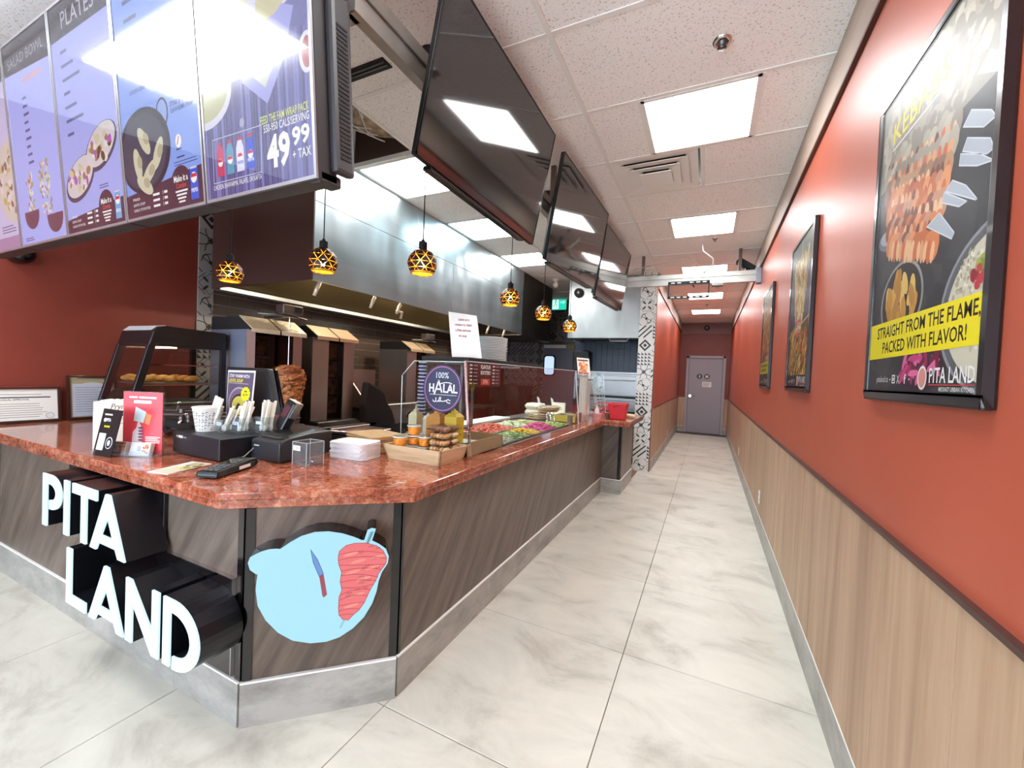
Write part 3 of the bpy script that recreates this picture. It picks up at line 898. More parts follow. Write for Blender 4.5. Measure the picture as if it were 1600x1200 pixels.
# ---- patterned cement tiles: six motifs, each tile its own piece
INK, PALE = S(44, 44, 50), S(222, 220, 214)
def motif(k, s=0.2, ink=INK, pale=PALE, w=None):
    """tile in the x-z plane facing -y, lower-left corner at the origin; w clips it to a narrower cut tile"""
    w = w or s
    b = MB().box(0.0008, 0, 0.0008, w - 0.0008, 0.009, s - 0.0008, pale)
    pr = PR((0, -0.0003, 0), (1, 0, 0), (0, 0, 1))
    c = s / 2
    if k == 0:      # quatrefoil star
        for a in range(4):
            t_ = a * PI / 2 + PI / 4
            pr.ell(c + 0.055 * math.cos(t_), c + 0.055 * math.sin(t_), 0.034, 0.012, ink, n=10, rot=t_)
        for px_, py_ in ((0, 0), (s, 0), (0, s), (s, s)):
            pr.stroke([(abs(px_ - 0.06), py_ if py_ == 0 else s), (px_, abs(py_ - 0.06))], 0.006, ink)
        pr.stroke([(c, 0.0), (s, c), (c, s), (0, c), (c, 0)], 0.004, ink)
    elif k == 1:    # diagonal bars
        for q in (-0.09, -0.01, 0.07):
            pr.poly([(max(0, q), max(0, -q)), (max(0, q) + 0.0, max(0, -q) + 0.028), (s - max(0, -q) - 0.02, s - max(0, q)), (s - max(0, -q), s - max(0, q) - 0.008)], ink)
    elif k == 2:    # stepped lozenge
        pr.poly([(c, 0.01), (s - 0.01, c), (c, s - 0.01), (0.01, c)], ink)
        pr.L = 2
        pr.poly([(c, 0.045), (s - 0.045, c), (c, s - 0.045), (0.045, c)], pale)
        pr.L = 3
        pr.poly([(c, 0.07), (s - 0.07, c), (c, s - 0.07), (0.07, c)], ink)
    elif k == 3:    # lattice of triangles
        for i in range(4):
            for j in range(4):
                x, y = i * s / 4, j * s / 4
                pr.poly([(x + 0.004, y + 0.004), (x + s / 4 - 0.004, y + 0.004), (x + 0.004, y + s / 4 - 0.006)], ink)
    elif k == 4:    # ogee outlines
        pts = [(0.02 + 0.16 * i / 12, c + 0.07 * math.sin(i / 12 * 2 * PI)) for i in range(13)]
        pr.stroke(pts, 0.008, ink)
        pr.stroke([(q[1], q[0]) for q in pts], 0.008, ink)
        pr.ell(c, c, 0.018, 0.018, ink)
        pr.stroke([(0, 0.03), (0.03, 0)], 0.008, ink); pr.stroke([(s - 0.03, s), (s, s - 0.03)], 0.008, ink)
    else:           # petals
        for a in range(4):
            cx_, cy_ = (0 if a in (0, 3) else s), (0 if a < 2 else s)
            arc = [(cx_ + 0.15 * math.cos(t_) * (1 if cx_ == 0 else -1), cy_ + 0.15 * math.sin(t_) * (1 if cy_ == 0 else -1)) for t_ in [i / 8 * PI / 2 for i in range(9)]]
            pr.stroke(arc, 0.008, ink)
        pr.ell(c, c, 0.012, 0.03, ink, n=8); pr.ell(c, c, 0.03, 0.012, ink, k=1.3, n=8)
    base = len(b.v)
    if w < s - 1e-6:
        pb = MB()
        for f, col in zip(pr.b.f, pr.b.c):
            P = [pr.b.v[i] for i in f]
            out = []
            for i in range(len(P)):         # clip to x <= w
                A, B = P[i], P[(i + 1) % len(P)]
                if A[0] <= w:
                    out.append(A)
                if (A[0] <= w) != (B[0] <= w):
                    q = (w - A[0]) / (B[0] - A[0])
                    out.append(tuple(A[j] + q * (B[j] - A[j]) for j in range(3)))
            if len(out) > 2:
                pb.poly(out, col)
        pr.b = pb
    b._add(pr.b.v, [], None)
    for f, col in zip(pr.b.f, pr.b.c):
        b.f.append([base + i for i in f]); b.c.append(col); b.sm.append(False)
    me = b.mesh('tile')
    me.materials.append(m_tilecol)
    return me
random.seed(5)
# the column at the mouth of the corridor (front face and its kitchen side)
pc = struct('wall_column', MB().box(-0.985, 6.44, 0, -0.749, 6.50, 3.0), m_grout)
big = [motif(k) for k in range(6)]
cut = [motif(k, w=0.034) for k in range(6)]
order = [4, 1, 0, 5, 2, 3, 4, 5, 3, 2, 1, 4, 0, 4, 5]
for i in range(15):
    k = order[i]
    place('tile', big[k], pc, (-0.984, 6.431, 0.2 * i))
    place('tile', cut[(k + 2) % 6], pc, (-0.784, 6.431, 0.2 * i))
# narrow strip where the red left wall ends
ls = struct('wall_strip', MB().box(XL, 2.165, 0, XL + 0.008, 2.295, ZC), m_grout)
nar = [motif(k, s=0.2, w=0.13, ink=S(50, 46, 48), pale=S(170, 164, 158)) for k in range(6)]
for i in range(15):
    place('tile', nar[[0, 4, 5, 2, 4, 1, 0, 3, 5, 4][i % 10]], ls, (XL + 0.016, 2.165, 0.2 * i), rz=PI / 2)
# kitchen back wall, either side of the swing door
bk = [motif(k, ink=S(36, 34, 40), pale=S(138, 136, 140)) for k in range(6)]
for i in range(5):
    for j in range(15):
        if 1 <= j:
            place('tile', bk[random.randrange(6)], wk, (-4.27 + 0.17 + 0.2 * (i - 1), YK - 0.0095, 0.2 * j))
for i in range(4):
    for j in range(4):
        place('tile', bk[(i * 2 + j) % 6], wk, (-3.42 + 0.2 * i + 0.02, YK - 0.0095, 2.14 + 0.2 * j))
# brown tiles behind the cook line, running bond
bt = MB().box(0, 0.0025, 0.0025, 0.009, 0.2975, 0.0975).mesh('tile')
bt.materials.append(m_brick)
bth = MB().box(0, 0.0025, 0.0025, 0.009, 0.1475, 0.0975).mesh('tile')
bth.materials.append(m_brick)
ks = struct('wall_cookline', MB().box(XL, 2.297, 0.8, XL + 0.010, 6.5, 2.3), mat('pale_brown_grout', S(178, 164, 150), rough=0.9))
for j in range(13):
    z = 0.82 + 0.1 * j
    y = 2.30
    if j % 2:
        place('tile', bth, ks, (XL + 0.004, y, z)); y += 0.15
    while y < 6.4:
        place('tile', bt, ks, (XL + 0.004, y, z)); y += 0.3
# navy tiles behind the pizza oven (five-centimetre tiles, too small to pick apart: one joined part)
nv = struct('wall_ovenside', MB().box(-2.25, 7.36, 0, -0.905, 7.40, 3.0), mat('dark_navy_grout', S(30, 36, 52), rough=0.8))
b = MB()
for i in range(13):
    for j in range(13):
        b.box(-2.25 + 0.1 * i + 0.002, 7.352, 1.40 + 0.05 * j + 0.002, -2.25 + 0.1 * (i + 1) - 0.002, 7.36, 1.40 + 0.05 * (j + 1) - 0.002)
obj('tiles', b, m_navy, nv, kind='stuff')

# outlets on the wainscot
def outlet(loc, nx, label):
    t = thing('wall_outlet', label, 'outlet', loc)
    x, y, z = loc
    obj('cover_plate', MB().box(x, y - 0.036, z - 0.058, x + nx * 0.006, y + 0.036, z + 0.058), m_white, t, bev=0.002)
    for dz in (-0.022, 0.022):
        obj('socket', MB().box(x + nx * 0.006, y - 0.016, z + dz - 0.014, x + nx * 0.0075, y + 0.016, z + dz + 0.014), mat('socket_cream', S(205, 203, 196), rough=0.4), t)
outlet((XR - 0.0125, 4.46, 0.335), -1, 'white outlet low on the right wainscot, nearer the camera')
outlet((XR - 0.0125, 7.32, 0.335), -1, 'white outlet low on the right wainscot, farther away')
outlet((-0.732, 9.24, 0.30), 1, 'white outlet low on the left corridor wainscot')

# =================================================================== SERVICE COUNTER
A0, C1, C2 = (-4.03, 0.951), (-1.548, 0.951), (-1.120, 1.353)
sc = thing('service_counter', 'long L-shaped service counter clad in grey-brown laminate with a cut corner', 'counter', (-1.3, 1.3, 0))
core = [(-4.03, 0.968), (-1.541, 0.968), (-1.137, 1.36), (-1.137, 5.02), (-0.905, 5.02), (-0.905, 5.77), (-1.62, 5.77), (-1.62, 5.2), (-1.25, 5.2), (-1.25, 2.1), (-1.8, 2.1), (-1.8, 1.55), (-4.03, 1.55)]
obj('carcass', MB().zprism(core, 0.0, 0.834), m_blkmatt, sc)
def facing(name, p, q, z0, z1, t, m, parent, g=0.0, bev=0.0):
    """an upright slab on the line p -> q, proud by t on the right-hand side"""
    p, q = Vector(p), Vector(q)
    d = (q - p).normalized()
    n = Vector((d.y, -d.x))
    p = p + d * g; q = q - d * g
    a, b_, c, e = p, q, q + n * t, p + n * t
    return obj(name, MB().zprism([(a.x, a.y), (e.x, e.y), (c.x, c.y), (b_.x, b_.y)], z0, z1), m, parent, bev)
facing('laminate_panel', (-4.03, 0.968), (-2.067, 0.968), 0.172, 0.834, 0.008, m_lam, sc, 0.001)
facing('laminate_panel', (-2.067, 0.968), (-1.574, 0.968), 0.172, 0.834, 0.008, m_lam, sc, 0.001)
facing('laminate_panel', (-1.518, 0.99), (-1.160, 1.338), 0.172, 0.834, 0.008, m_lam, sc, 0.0)
facing('laminate_panel', (-1.137, 1.372), (-1.137, 5.01), 0.172, 0.834, 0.008, m_lam, sc, 0.001)
facing('laminate_panel', (-1.13, 5.02), (-0.94, 5.02), 0.172, 0.834, 0.010, m_lam, sc, 0.001)
facing('laminate_panel', (-0.905, 5.03), (-0.905, 5.77), 0.172, 0.834, 0.010, m_lam, sc, 0.001)
# gloss black corner posts
facing('corner_post', (-1.574, 0.968), (-1.541, 0.968), 0.172, 0.834, 0.011, m_blk, sc)
facing('corner_post', (-1.541, 0.968), (-1.518, 0.99), 0.172, 0.834, 0.011, m_blk, sc)
facing('corner_post', (-1.160, 1.338), (-1.137, 1.36), 0.172, 0.834, 0.011, m_blk, sc)
facing('corner_post', (-1.137, 1.36), (-1.137, 1.374), 0.172, 0.834, 0.010, m_blk, sc)
facing('corner_post', (-0.94, 5.02), (-0.905, 5.02), 0.172, 0.834, 0.013, m_blk, sc)
# plinth of skirting tiles
def plinth(p, q, cuts):
    p, q = Vector(p), Vector(q)
    L = (q - p).length
    d = (q - p) / L
    cs = [0] + cuts + [L]
    for a, b_ in zip(cs, cs[1:]):
        facing('plinth_tile', p + d * a, p + d * b_, 0.0, 0.168, 0.012, m_kick, sc, 0.0007)
    facing('plinth_strip', p, q, 0.168, 0.175, 0.013, m_frame, sc)
plinth((-4.03, 0.963), (-1.548 + 0.005, 0.963), [4.03 - 2.79, 4.03 - 1.975])
plinth((-1.540, 0.960), (-1.129, 1.352), [])
plinth((-1.132, 1.353), (-1.132, 4.968), [0.77, 1.58, 2.4, 3.21])
plinth((-1.132, 4.98), (-0.897, 4.98), [])
plinth((-0.897, 4.98), (-0.897, 5.77), [])
facing('laminate_panel', (-4.03, 0.3), (-4.03, 0.96), 0.172, 0.834, 0.008, m_lam, sc)
facing('plinth_tile', (-4.03, 0.3), (-4.03, 0.963), 0.0, 0.168, 0.014, m_kick, sc)
obj('carcass', MB().box(XL + 0.002, 0.3, 0, -4.03, 1.55, 0.834), m_blkmatt, sc)

# granite top in two stepped layers
ct = thing('granite_worktop', 'polished red granite worktop running round the service counter', 'worktop', (-1.3, 1.3, 0.835))
top = [(XL + 0.002, 0.890), (-1.600, 0.890), (-1.056, 1.350), (-1.056, 4.745), (-0.765, 4.745), (-0.765, 5.86), (-1.70, 5.86), (-1.70, 5.18), (-1.195, 5.18), (-1.195, 2.13), (-1.98, 2.13), (-1.98, 1.72), (-3.10, 1.72), (-3.10, 1.98), (XL + 0.002, 1.98)]
low = [(XL + 0.002, 0.902), (-1.605, 0.902), (-1.068, 1.356), (-1.068, 4.757), (-0.777, 4.757), (-0.777, 5.85), (-1.69, 5.85), (-1.69, 5.19), (-1.205, 5.19), (-1.205, 2.12), (-1.97, 2.12), (-1.97, 1.71), (-3.09, 1.71), (-3.09, 1.97), (XL + 0.002, 1.97)]
obj('top_slab', MB().zprism(top, 0.869, 0.900), m_gran, ct, bev=0.006, seg=3)
obj('edge_slab', MB().zprism(low, 0.835, 0.8685), m_gran, ct, bev=0.002)
obj('countertop_leg', MB().box(-2.6, 1.56, 0, -2.5, 1.66, 0.835).box(-3.9, 1.8, 0, -3.8, 1.9, 0.835), m_steeldk, ct)

# =================================================================== PITA LAND letters
sg = thing('illuminated_letter_sign', 'lit white PITA LAND block letters on black acrylic, on the counter front', 'sign', (-2.1, 0.96, 0.18))
obj('backing_panel', MB().box(-2.99, 0.944, 0.56, -2.068, 0.9595, 0.834).box(-2.62, 0.944, 0.19, -1.576, 0.9595, 0.5598).box(-2.62, 0.944, 0.56, -2.068, 0.9594, 0.562), m_blk, sg, bev=0.001)
obj('steel_edge', MB().box(-2.07, 0.942, 0.5605, -1.576, 0.9595, 0.5645).box(-1.5795, 0.942, 0.19, -1.5755, 0.9595, 0.5605), m_chrome, sg)
YL = 0.80
def arc(cx, cz, rx, rz, a0, a1, n=12):
    return [(cx + rx * math.cos(math.radians(a0 + (a1 - a0) * i / n)), cz + rz * math.sin(math.radians(a0 + (a1 - a0) * i / n))) for i in range(n + 1)]
zt, zb = 0.822, 0.578
zt2, zb2 = 0.527, 0.281
def Dstroke(xl, zc, rxo, rzo, rxi, rzi, a1):
    return arc(xl, zc, rxo, rzo, 90, a1) + arc(xl, zc, rxi, rzi, a1, 90)
LET = [
    ('letter_p', [[(-2.803, zb), (-2.757, zb), (-2.757, 0.779), (-2.725, 0.779)] + arc(-2.722, 0.742, 0.062, 0.037, 85, -85, 8) + [(-2.730, 0.705), (-2.730, 0.664)] + arc(-2.712, 0.743, 0.112, 0.080, -95, 88, 12) + [(-2.803, zt)]]),
    ('letter_i', [[(-2.574, zb), (-2.526, zb), (-2.526, zt), (-2.574, zt)]]),
    ('letter_t', [[(-2.404, zb), (-2.355, zb), (-2.355, 0.779), (-2.262, 0.779), (-2.262, zt), (-2.490, zt), (-2.490, 0.779), (-2.404, 0.779)]]),
    ('letter_a', [[(-2.318, zb), (-2.262, zb), (-2.240, 0.612), (-2.10, 0.612), (-2.079, zb), (-2.022, zb), (-2.150, zt), (-2.186, zt), (-2.227, 0.7135), (-2.2075, 0.7135), (-2.1685, 0.7395), (-2.122, 0.652), (-2.2265, 0.652), (-2.2265, 0.7135), (-2.23, 0.7135)]]),
    ('letter_l', [[(-2.535, zb2), (-2.347, zb2), (-2.347, 0.325), (-2.487, 0.325), (-2.487, zt2), (-2.535, zt2)]]),
    ('letter_a', [[(-2.318, zb2), (-2.262, zb2), (-2.240, 0.316), (-2.10, 0.316), (-2.079, zb2), (-2.022, zb2), (-2.150, zt2), (-2.186, zt2)]]),
    ('letter_n', [[(-2.006, zb2), (-1.958, zb2), (-1.958, 0.440), (-1.812, zb2), (-1.765, zb2), (-1.765, zt2), (-1.813, zt2), (-1.813, 0.370), (-1.965, zt2), (-2.006, zt2)]]),
    ('letter_d', [[(-1.735, zb2), (-1.690, zb2), (-1.690, 0.482), (-1.668, 0.482)] + arc(-1.668, 0.404, 0.106, 0.078, 88, -88, 14) + [(-1.672, 0.326), (-1.672, zb2)] + arc(-1.665, 0.404, 0.155, 0.123, -90, 90, 18) + [(-1.735, zt2)]]),
]
def a_outline(x0, z0, z1):
    H_ = z1 - z0
    k = lambda u, v: (x0 + u, z0 + v * H_)
    # one closed outline with a slit to the inner triangle so the prism keeps the hole
    return [k(0.0, 0), k(0.056, 0), k(0.078, 0.14), k(0.218, 0.14), k(0.240, 0), k(0.296, 0), k(0.168, 1), k(0.1502, 1), k(0.1502, 0.62), k(0.196, 0.29), k(0.100, 0.29), k(0.1498, 0.62), k(0.1498, 1), k(0.132, 1)]
for name, polys in LET:
    if name == 'letter_a':
        z0, z1 = (zb, zt) if polys[0][0][1] == zb else (zb2, zt2)
        P = a_outline(-2.318, z0, z1)
    else:
        P = polys[0]
    body = obj(name, MB().prism(P, lambda u, v, h: (u, h, v), YL + 0.003, 0.945), m_side, sg)
    cx_ = sum(u for u, v in P) / len(P)
    obj('letter_face', MB().prism(P, lambda u, v, h: (u, h, v), YL - 0.004, YL + 0.003), m_letter, body)

# =================================================================== round lit emblem on the cut corner
a2, b2 = Vector((-1.548, 0.951)), Vector((-1.127, 1.353))
dd = (b2 - a2).normalized()
nn = Vector((dd.y, -dd.x))
def ch(u, z, off):
    q = a2 + dd * u + nn * off
    return (q.x, q.y, z)
OUT = [(0.05, 0.67), (0.056, 0.689), (0.073, 0.698), (0.091, 0.706), (0.115, 0.712), (0.137, 0.712), (0.151, 0.710), (0.183, 0.732), (0.219, 0.752), (0.264, 0.763), (0.31, 0.762), (0.357, 0.751), (0.397, 0.735), (0.43, 0.718), (0.438, 0.718), (0.449, 0.757), (0.464, 0.763), (0.479, 0.759), (0.466, 0.714), (0.492, 0.699), (0.519, 0.677), (0.531, 0.646), (0.528, 0.62), (0.507, 0.587), (0.496, 0.553), (0.490, 0.514), (0.475, 0.467), (0.447, 0.418), (0.408, 0.38), (0.361, 0.353), (0.315, 0.343), (0.261, 0.346), (0.201, 0.366), (0.152, 0.403), (0.111, 0.455), (0.085, 0.511), (0.077, 0.57), (0.079, 0.602), (0.082, 0.625), (0.072, 0.631), (0.057, 0.645)]
em = thing('illuminated_emblem', 'round lit pale blue sign with a red kebab cone on the counter corner', 'sign', tuple(ch(0.29, 0.55, 0.0)))
em['_w3'] = tuple(em.location)
obj('emblem_casing', MB().prism(OUT, lambda u, v, h: ch(u, v, h), -0.006, 0.096), m_blk, em)
obj('emblem_face', MB().prism(OUT, lambda u, v, h: ch(u, v, h), 0.096, 0.101, S(168, 224, 243)), m_sign, em)
p = PR(ch(0, 0, 0.1012), (dd.x, dd.y, 0), (0, 0, 1), eps=0.0003)
CONE = [(0.351, 0.685), (0.374, 0.705), (0.406, 0.711), (0.446, 0.708), (0.483, 0.695), (0.509, 0.673), (0.523, 0.643), (0.521, 0.621), (0.495, 0.584), (0.484, 0.554), (0.465, 0.521), (0.446, 0.475), (0.426, 0.447), (0.407, 0.433), (0.391, 0.415), (0.371, 0.421), (0.357, 0.44), (0.354, 0.466), (0.355, 0.509), (0.364, 0.534), (0.357, 0.569), (0.361, 0.603), (0.349, 0.639), (0.347, 0.664)]
INKB = S(42, 66, 84)
p.poly([(0.443, 0.705), (0.453, 0.70), (0.474, 0.752), (0.458, 0.750)], S(120, 170, 190), 1)
p.stroke([(0.45, 0.705), (0.466, 0.748)], 0.002, INKB, 2)
p.poly([(0.375, 0.425), (0.384, 0.425), (0.366, 0.387), (0.358, 0.389)], S(150, 196, 212), 1)
p.poly(CONE, S(232, 112, 116), 2)
p.stroke(CONE + CONE[:1], 0.002, S(150, 50, 56), 3)
DK = S(140, 44, 50)
for (q0, q1, q2) in (((0.352, 0.672), (0.43, 0.690), (0.515, 0.660)), ((0.35, 0.650), (0.43, 0.668), (0.522, 0.640)), ((0.353, 0.632), (0.43, 0.622), (0.518, 0.618)), ((0.36, 0.607), (0.43, 0.622), (0.505, 0.598)),
                     ((0.360, 0.59), (0.42, 0.598), (0.493, 0.570)), ((0.359, 0.565), (0.42, 0.575), (0.488, 0.556)), ((0.362, 0.545), (0.42, 0.532), (0.478, 0.545)), ((0.357, 0.515), (0.42, 0.545), (0.468, 0.522)),
                     ((0.356, 0.495), (0.40, 0.520), (0.458, 0.500)), ((0.355, 0.475), (0.40, 0.480), (0.448, 0.478)), ((0.356, 0.455), (0.39, 0.465), (0.432, 0.452)), ((0.36, 0.438), (0.385, 0.442), (0.41, 0.434))):
    pts = [((1 - t) ** 2 * q0[0] + 2 * t * (1 - t) * q1[0] + t * t * q2[0], (1 - t) ** 2 * q0[1] + 2 * t * (1 - t) * q1[1] + t * t * q2[1]) for t in [i / 8 for i in range(9)]]
    p.stroke(pts, 0.0016, DK, 4)
random.seed(2)
for i in range(16):
    u, v = 0.375 + 0.11 * random.random(), 0.50 + 0.19 * random.random()
    p.stroke([(u + 0.005 * j, v + (0.008 if j % 2 else 0)) for j in range(5)], 0.0012, S(90, 30, 40), 4)
for q in ((0.372, 0.67), (0.40, 0.64), (0.38, 0.60), (0.42, 0.57), (0.40, 0.51), (0.38, 0.47), (0.45, 0.61), (0.47, 0.65)):
    p.ell(q[0] + 0.02, q[1], 0.028, 0.006, S(244, 146, 132), 3, 10, 0.2)
# the knife
p.poly([(0.252, 0.700), (0.262, 0.650), (0.284, 0.595), (0.298, 0.606), (0.276, 0.662)], S(104, 146, 210), 2)
p.stroke([(0.252, 0.700), (0.262, 0.650), (0.284, 0.595), (0.298, 0.606), (0.276, 0.662), (0.252, 0.700)], 0.0016, INKB, 3)
p.poly([(0.284, 0.595), (0.298, 0.606), (0.313, 0.524), (0.302, 0.514), (0.297, 0.520)], S(158, 66, 84), 2)
p.obj('emblem_print', m_sign, em)

# =================================================================== MENU SCREENS (portrait, tilted 5 degrees)
T5 = math.radians(5)
VD = Vector((0, -math.sin(T5), math.cos(T5)))
ND = Vector((0, -math.cos(T5), -math.sin(T5)))
MW, MH = 0.535, 0.945
BODY = mat('dark_grey_display_case', S(58, 56, 58), rough=0.45)
BEZ = mat('aluminium_bezel', S(176, 176, 180), rough=0.3, metal=0.8)
def P2(x, v, n):
    q = Vector((x, 0.82, 1.914)) + VD * v + ND * n
    return (q.x, q.y, q.z)
def mbox(b, x0, x1, v0, v1, n0, n1, c=None):
    b.hexa([P2(x0, v0, n0), P2(x1, v0, n0), P2(x1, v0, n1), P2(x0, v0, n1), P2(x0, v1, n0), P2(x1, v1, n0), P2(x1, v1, n1), P2(x0, v1, n1)], c)
    return b
BG = {1: (S(112, 110, 168), 0), 2: (S(132, 162, 236), 0), 3: (S(168, 176, 242), 0), 4: (S(174, 182, 250), 0), 5: (S(206, 196, 232), 0)}
def menu(i, xr, label):
    x0 = xr - MW
    t = thing('menu_screen', label, 'menu screen', P2(x0 + MW / 2, 0, -0.03), group='portrait menu screens over the counter')
    b = mbox(MB(), x0 + 0.002, xr - 0.002, 0.0, MH, -0.075, -0.002)
    obj('display_case', b, BODY, t, bev=0.006)
    b = MB()
    mbox(b, x0 + 0.001, x0 + 0.011, 0, MH, -0.004, 0.003); mbox(b, xr - 0.011, xr - 0.001, 0, MH, -0.004, 0.003)
    mbox(b, x0 + 0.011, xr - 0.011, 0, 0.010, -0.004, 0.003); mbox(b, x0 + 0.011, xr - 0.011, MH - 0.010, MH, -0.004, 0.003)
    obj('bezel', b, BEZ, t)
    pr = PR(P2(x0, 0, 0), (1, 0, 0), VD, eps=0.00025)
    w0, w1, h0, h1 = 0.011, MW - 0.011, 0.010, MH - 0.010
    pr.rect(w0, h0, w1, h1, BG[i][0], 0)
    D1, D2, MAR = S(52, 50, 62), S(60, 70, 110), S(74, 44, 62)
    if i == 1:
        for k in range(44):
            x = w0 + (w1 - w0) * k / 44
            c = random.choice([S(92, 90, 142), S(128, 128, 190), S(106, 106, 160), S(80, 80, 128)])
            pr.rect(x, h0, x + 0.009, 0.40 + 0.02 * random.random(), c, 1)
        pr.ell(0.36, 0.74, 0.26, 0.26, S(206, 206, 226), 1, 32)
        pr.ell(0.02, 0.33, 0.145, 0.10, S(214, 214, 232), 2, 28); pr.ell(0.02, 0.335, 0.125, 0.082, S(186, 188, 150), 3, 24)
        pr.poly([(0.219, 0.331), (0.336, 0.244), (0.419, 0.352), (0.466, 0.473), (0.322, 0.533), (0.25, 0.45)], S(158, 160, 222), 2)
        pr.poly([(0.24, 0.36), (0.33, 0.29), (0.40, 0.38), (0.33, 0.44)], S(204, 206, 196), 3)
        pr.ell(0.38, 0.54, 0.085, 0.06, S(196, 190, 150), 3, 20, 0.6); pr.ell(0.30, 0.62, 0.11, 0.07, S(214, 208, 178), 3, 20, 0.3)
        pr.ell(0.512, 0.34, 0.032, 0.055, S(222, 224, 240), 3, 20); pr.ell(0.514, 0.34, 0.022, 0.042, S(178, 100, 110), 4, 18)
        pr.text('FEED THE FAM WRAP PACK', 0.512, 0.190, 0.032, S(216, 228, 96), 5, 'r', 0.215, 0.01)
        pr.text('550-950 CALS/SERVING', 0.512, 0.164, 0.032, WHITE, 5, 'r', 0.200, 0.005)
        pr.text('49', 0.322, 0.062, 0.125, WHITE, 5, 'l', 0.105, 0.035)
        pr.text('99', 0.437, 0.106, 0.068, WHITE, 5, 'l', 0.075, 0.03)
        pr.text('+ TAX', 0.437, 0.067, 0.036, WHITE, 5, 'l', 0.077, 0.01)
        pr.stroke([(0.045, 0.058), (0.292, 0.056), (0.301, 0.19), (0.051, 0.194), (0.045, 0.058)], 0.003, S(190, 190, 216), 4)
        for k, c in enumerate((S(206, 66, 104), S(96, 160, 190), S(226, 226, 246), S(54, 92, 214))):
            x = 0.088 + 0.052 * k
            pr.poly([(x - 0.019, 0.075), (x + 0.019, 0.075), (x + 0.019, 0.145), (x + 0.010, 0.168), (x - 0.010, 0.168), (x - 0.019, 0.145)], c, 5)
            pr.rect(x - 0.008, 0.168, x + 0.008, 0.178, S(210, 70, 80), 5)
            pr.ell(x, 0.118, 0.013, 0.013, S(240, 240, 250), 6, 12); pr.poly([(x - 0.013, 0.119), (x + 0.013, 0.119), (x + 0.008, 0.129), (x - 0.008, 0.129)], S(210, 50, 60), 7)
        pr.text('PEPSI', 0.193, 0.096, 0.014, S(50, 80, 200), 8, 'c', 0.03, 0.02); pr.text('PEPSI', 0.245, 0.096, 0.014, WHITE, 8, 'c', 0.03, 0.02)
        pr.text('CHICKEN SHAWARMA, FALAFEL OR KAFTA', 0.042, 0.036, 0.022, WHITE, 5, 'l', 0.25, 0.0)
        pr.ell(0.21, 0.216, 0.012, 0.014, S(170, 170, 200), 5, 12)
    if i in (2, 3):
        y_ = 0.105 if i == 2 else 0.078
        pr.poly([(w0, h0), (w1, h0), (w1, y_ + 0.03), (w0, y_ - 0.01)], MAR, 2)
        cx_ = 0.39 if i == 2 else 0.375
        pr.ell(cx_, 0.085, 0.066, 0.066, MAR, 3, 24)
        pr.text('Make it a', cx_, 0.098, 0.03, WHITE, 4, 'c', 0.088, 0.02)
        pr.text('Combo', cx_, 0.076, 0.024, S(206, 72, 60), 4, 'c', 0.064, 0.03)
        for q in range(4):
            pr.rect(cx_ - 0.038 + 0.006 * q, 0.062 - 0.012 * q, cx_ + 0.038 - 0.006 * q, 0.068 - 0.012 * q, WHITE, 4)
        pr.rect(0.448, 0.026, 0.494, 0.128, S(42, 92, 214) if i == 2 else S(112, 172, 224), 4)
        pr.rect(0.452, 0.126, 0.490, 0.134, S(210, 214, 224), 4)
        pr.ell(0.471, 0.098, 0.018, 0.018, WHITE, 5, 16); pr.poly([(0.453, 0.099), (0.489, 0.099), (0.484, 0.111), (0.458, 0.111)], S(214, 44, 56), 6)
        pr.text('PEPSI', 0.471, 0.05, 0.018, WHITE, 6, 'c', 0.036, 0.02)
        for q, s_ in enumerate(('FRIES', 'LENTIL SOUP', 'GARLIC POTATOES')):
            pr.text(s_, 0.055, 0.072 - 0.020 * q, 0.014, WHITE, 4, 'l', 0.05 + 0.035 * q)
            pr.rect(0.20, 0.073 - 0.020 * q, 0.245, 0.081 - 0.020 * q, WHITE, 4)
            pr.rect(0.268, 0.071 - 0.020 * q, 0.270, 0.084 - 0.020 * q, WHITE, 4); pr.rect(0.278, 0.073 - 0.020 * q, 0.298, 0.082 - 0.020 * q, WHITE, 4)
    if i == 2:
        pr.rect(w0, 0.83, w1, h1, D1, 1)
        for q in range(6):
            if q == 5:
                pr.text('CHICKEN KEBAB', 0.09, 0.76 - 0.062 * q, 0.022, S(50, 56, 84), 2, 'l', 0.11)
            else:
                pr.rect(0.09, 0.76 - 0.062 * q, 0.16 + 0.02 * (q % 3), 0.774 - 0.062 * q, S(84, 94, 140), 2)
        pr.text('STEAK & CHICKEN', 0.355, 0.352, 0.024, S(40, 46, 74), 2, 'l', 0.14, 0.01); pr.text('SHAWARMA WRAP', 0.355, 0.33, 0.024, S(40, 46, 74), 2, 'l', 0.14, 0.01)
        pr.ell(0.300, 0.345, 0.040, 0.052, S(46, 50, 66), 1, 24); pr.ell(0.300, 0.345, 0.032, 0.044, S(140, 166, 222), 2, 24)
        pr.ell(0.160, 0.240, 0.182, 0.152, S(40, 42, 56), 2.3, 36); pr.ell(0.155, 0.238, 0.160, 0.132, S(64, 68, 86), 3, 36)
        for (x, y, r) in ((0.165, 0.275, 2.2), (0.255, 0.215, 1.0), (0.11, 0.20, 1.8), (0.19, 0.16, 0.6), (0.15, 0.12, 2.6)):
            pr.ell(x, y, 0.062, 0.026, S(206, 204, 176), 4, 14, r)
            pr.ell(x + 0.016, y + 0.006, 0.024, 0.018, S(178, 170, 140), 5, 10, r)
        pr.ell(0.392, 0.232, 0.018, 0.022, WHITE, 4); pr.stroke([(0.385, 0.222), (0.395, 0.245)], 0.006, S(206, 60, 60), 5)
        pr.rect(0.376, 0.203, 0.408, 0.208, S(60, 66, 90), 4)
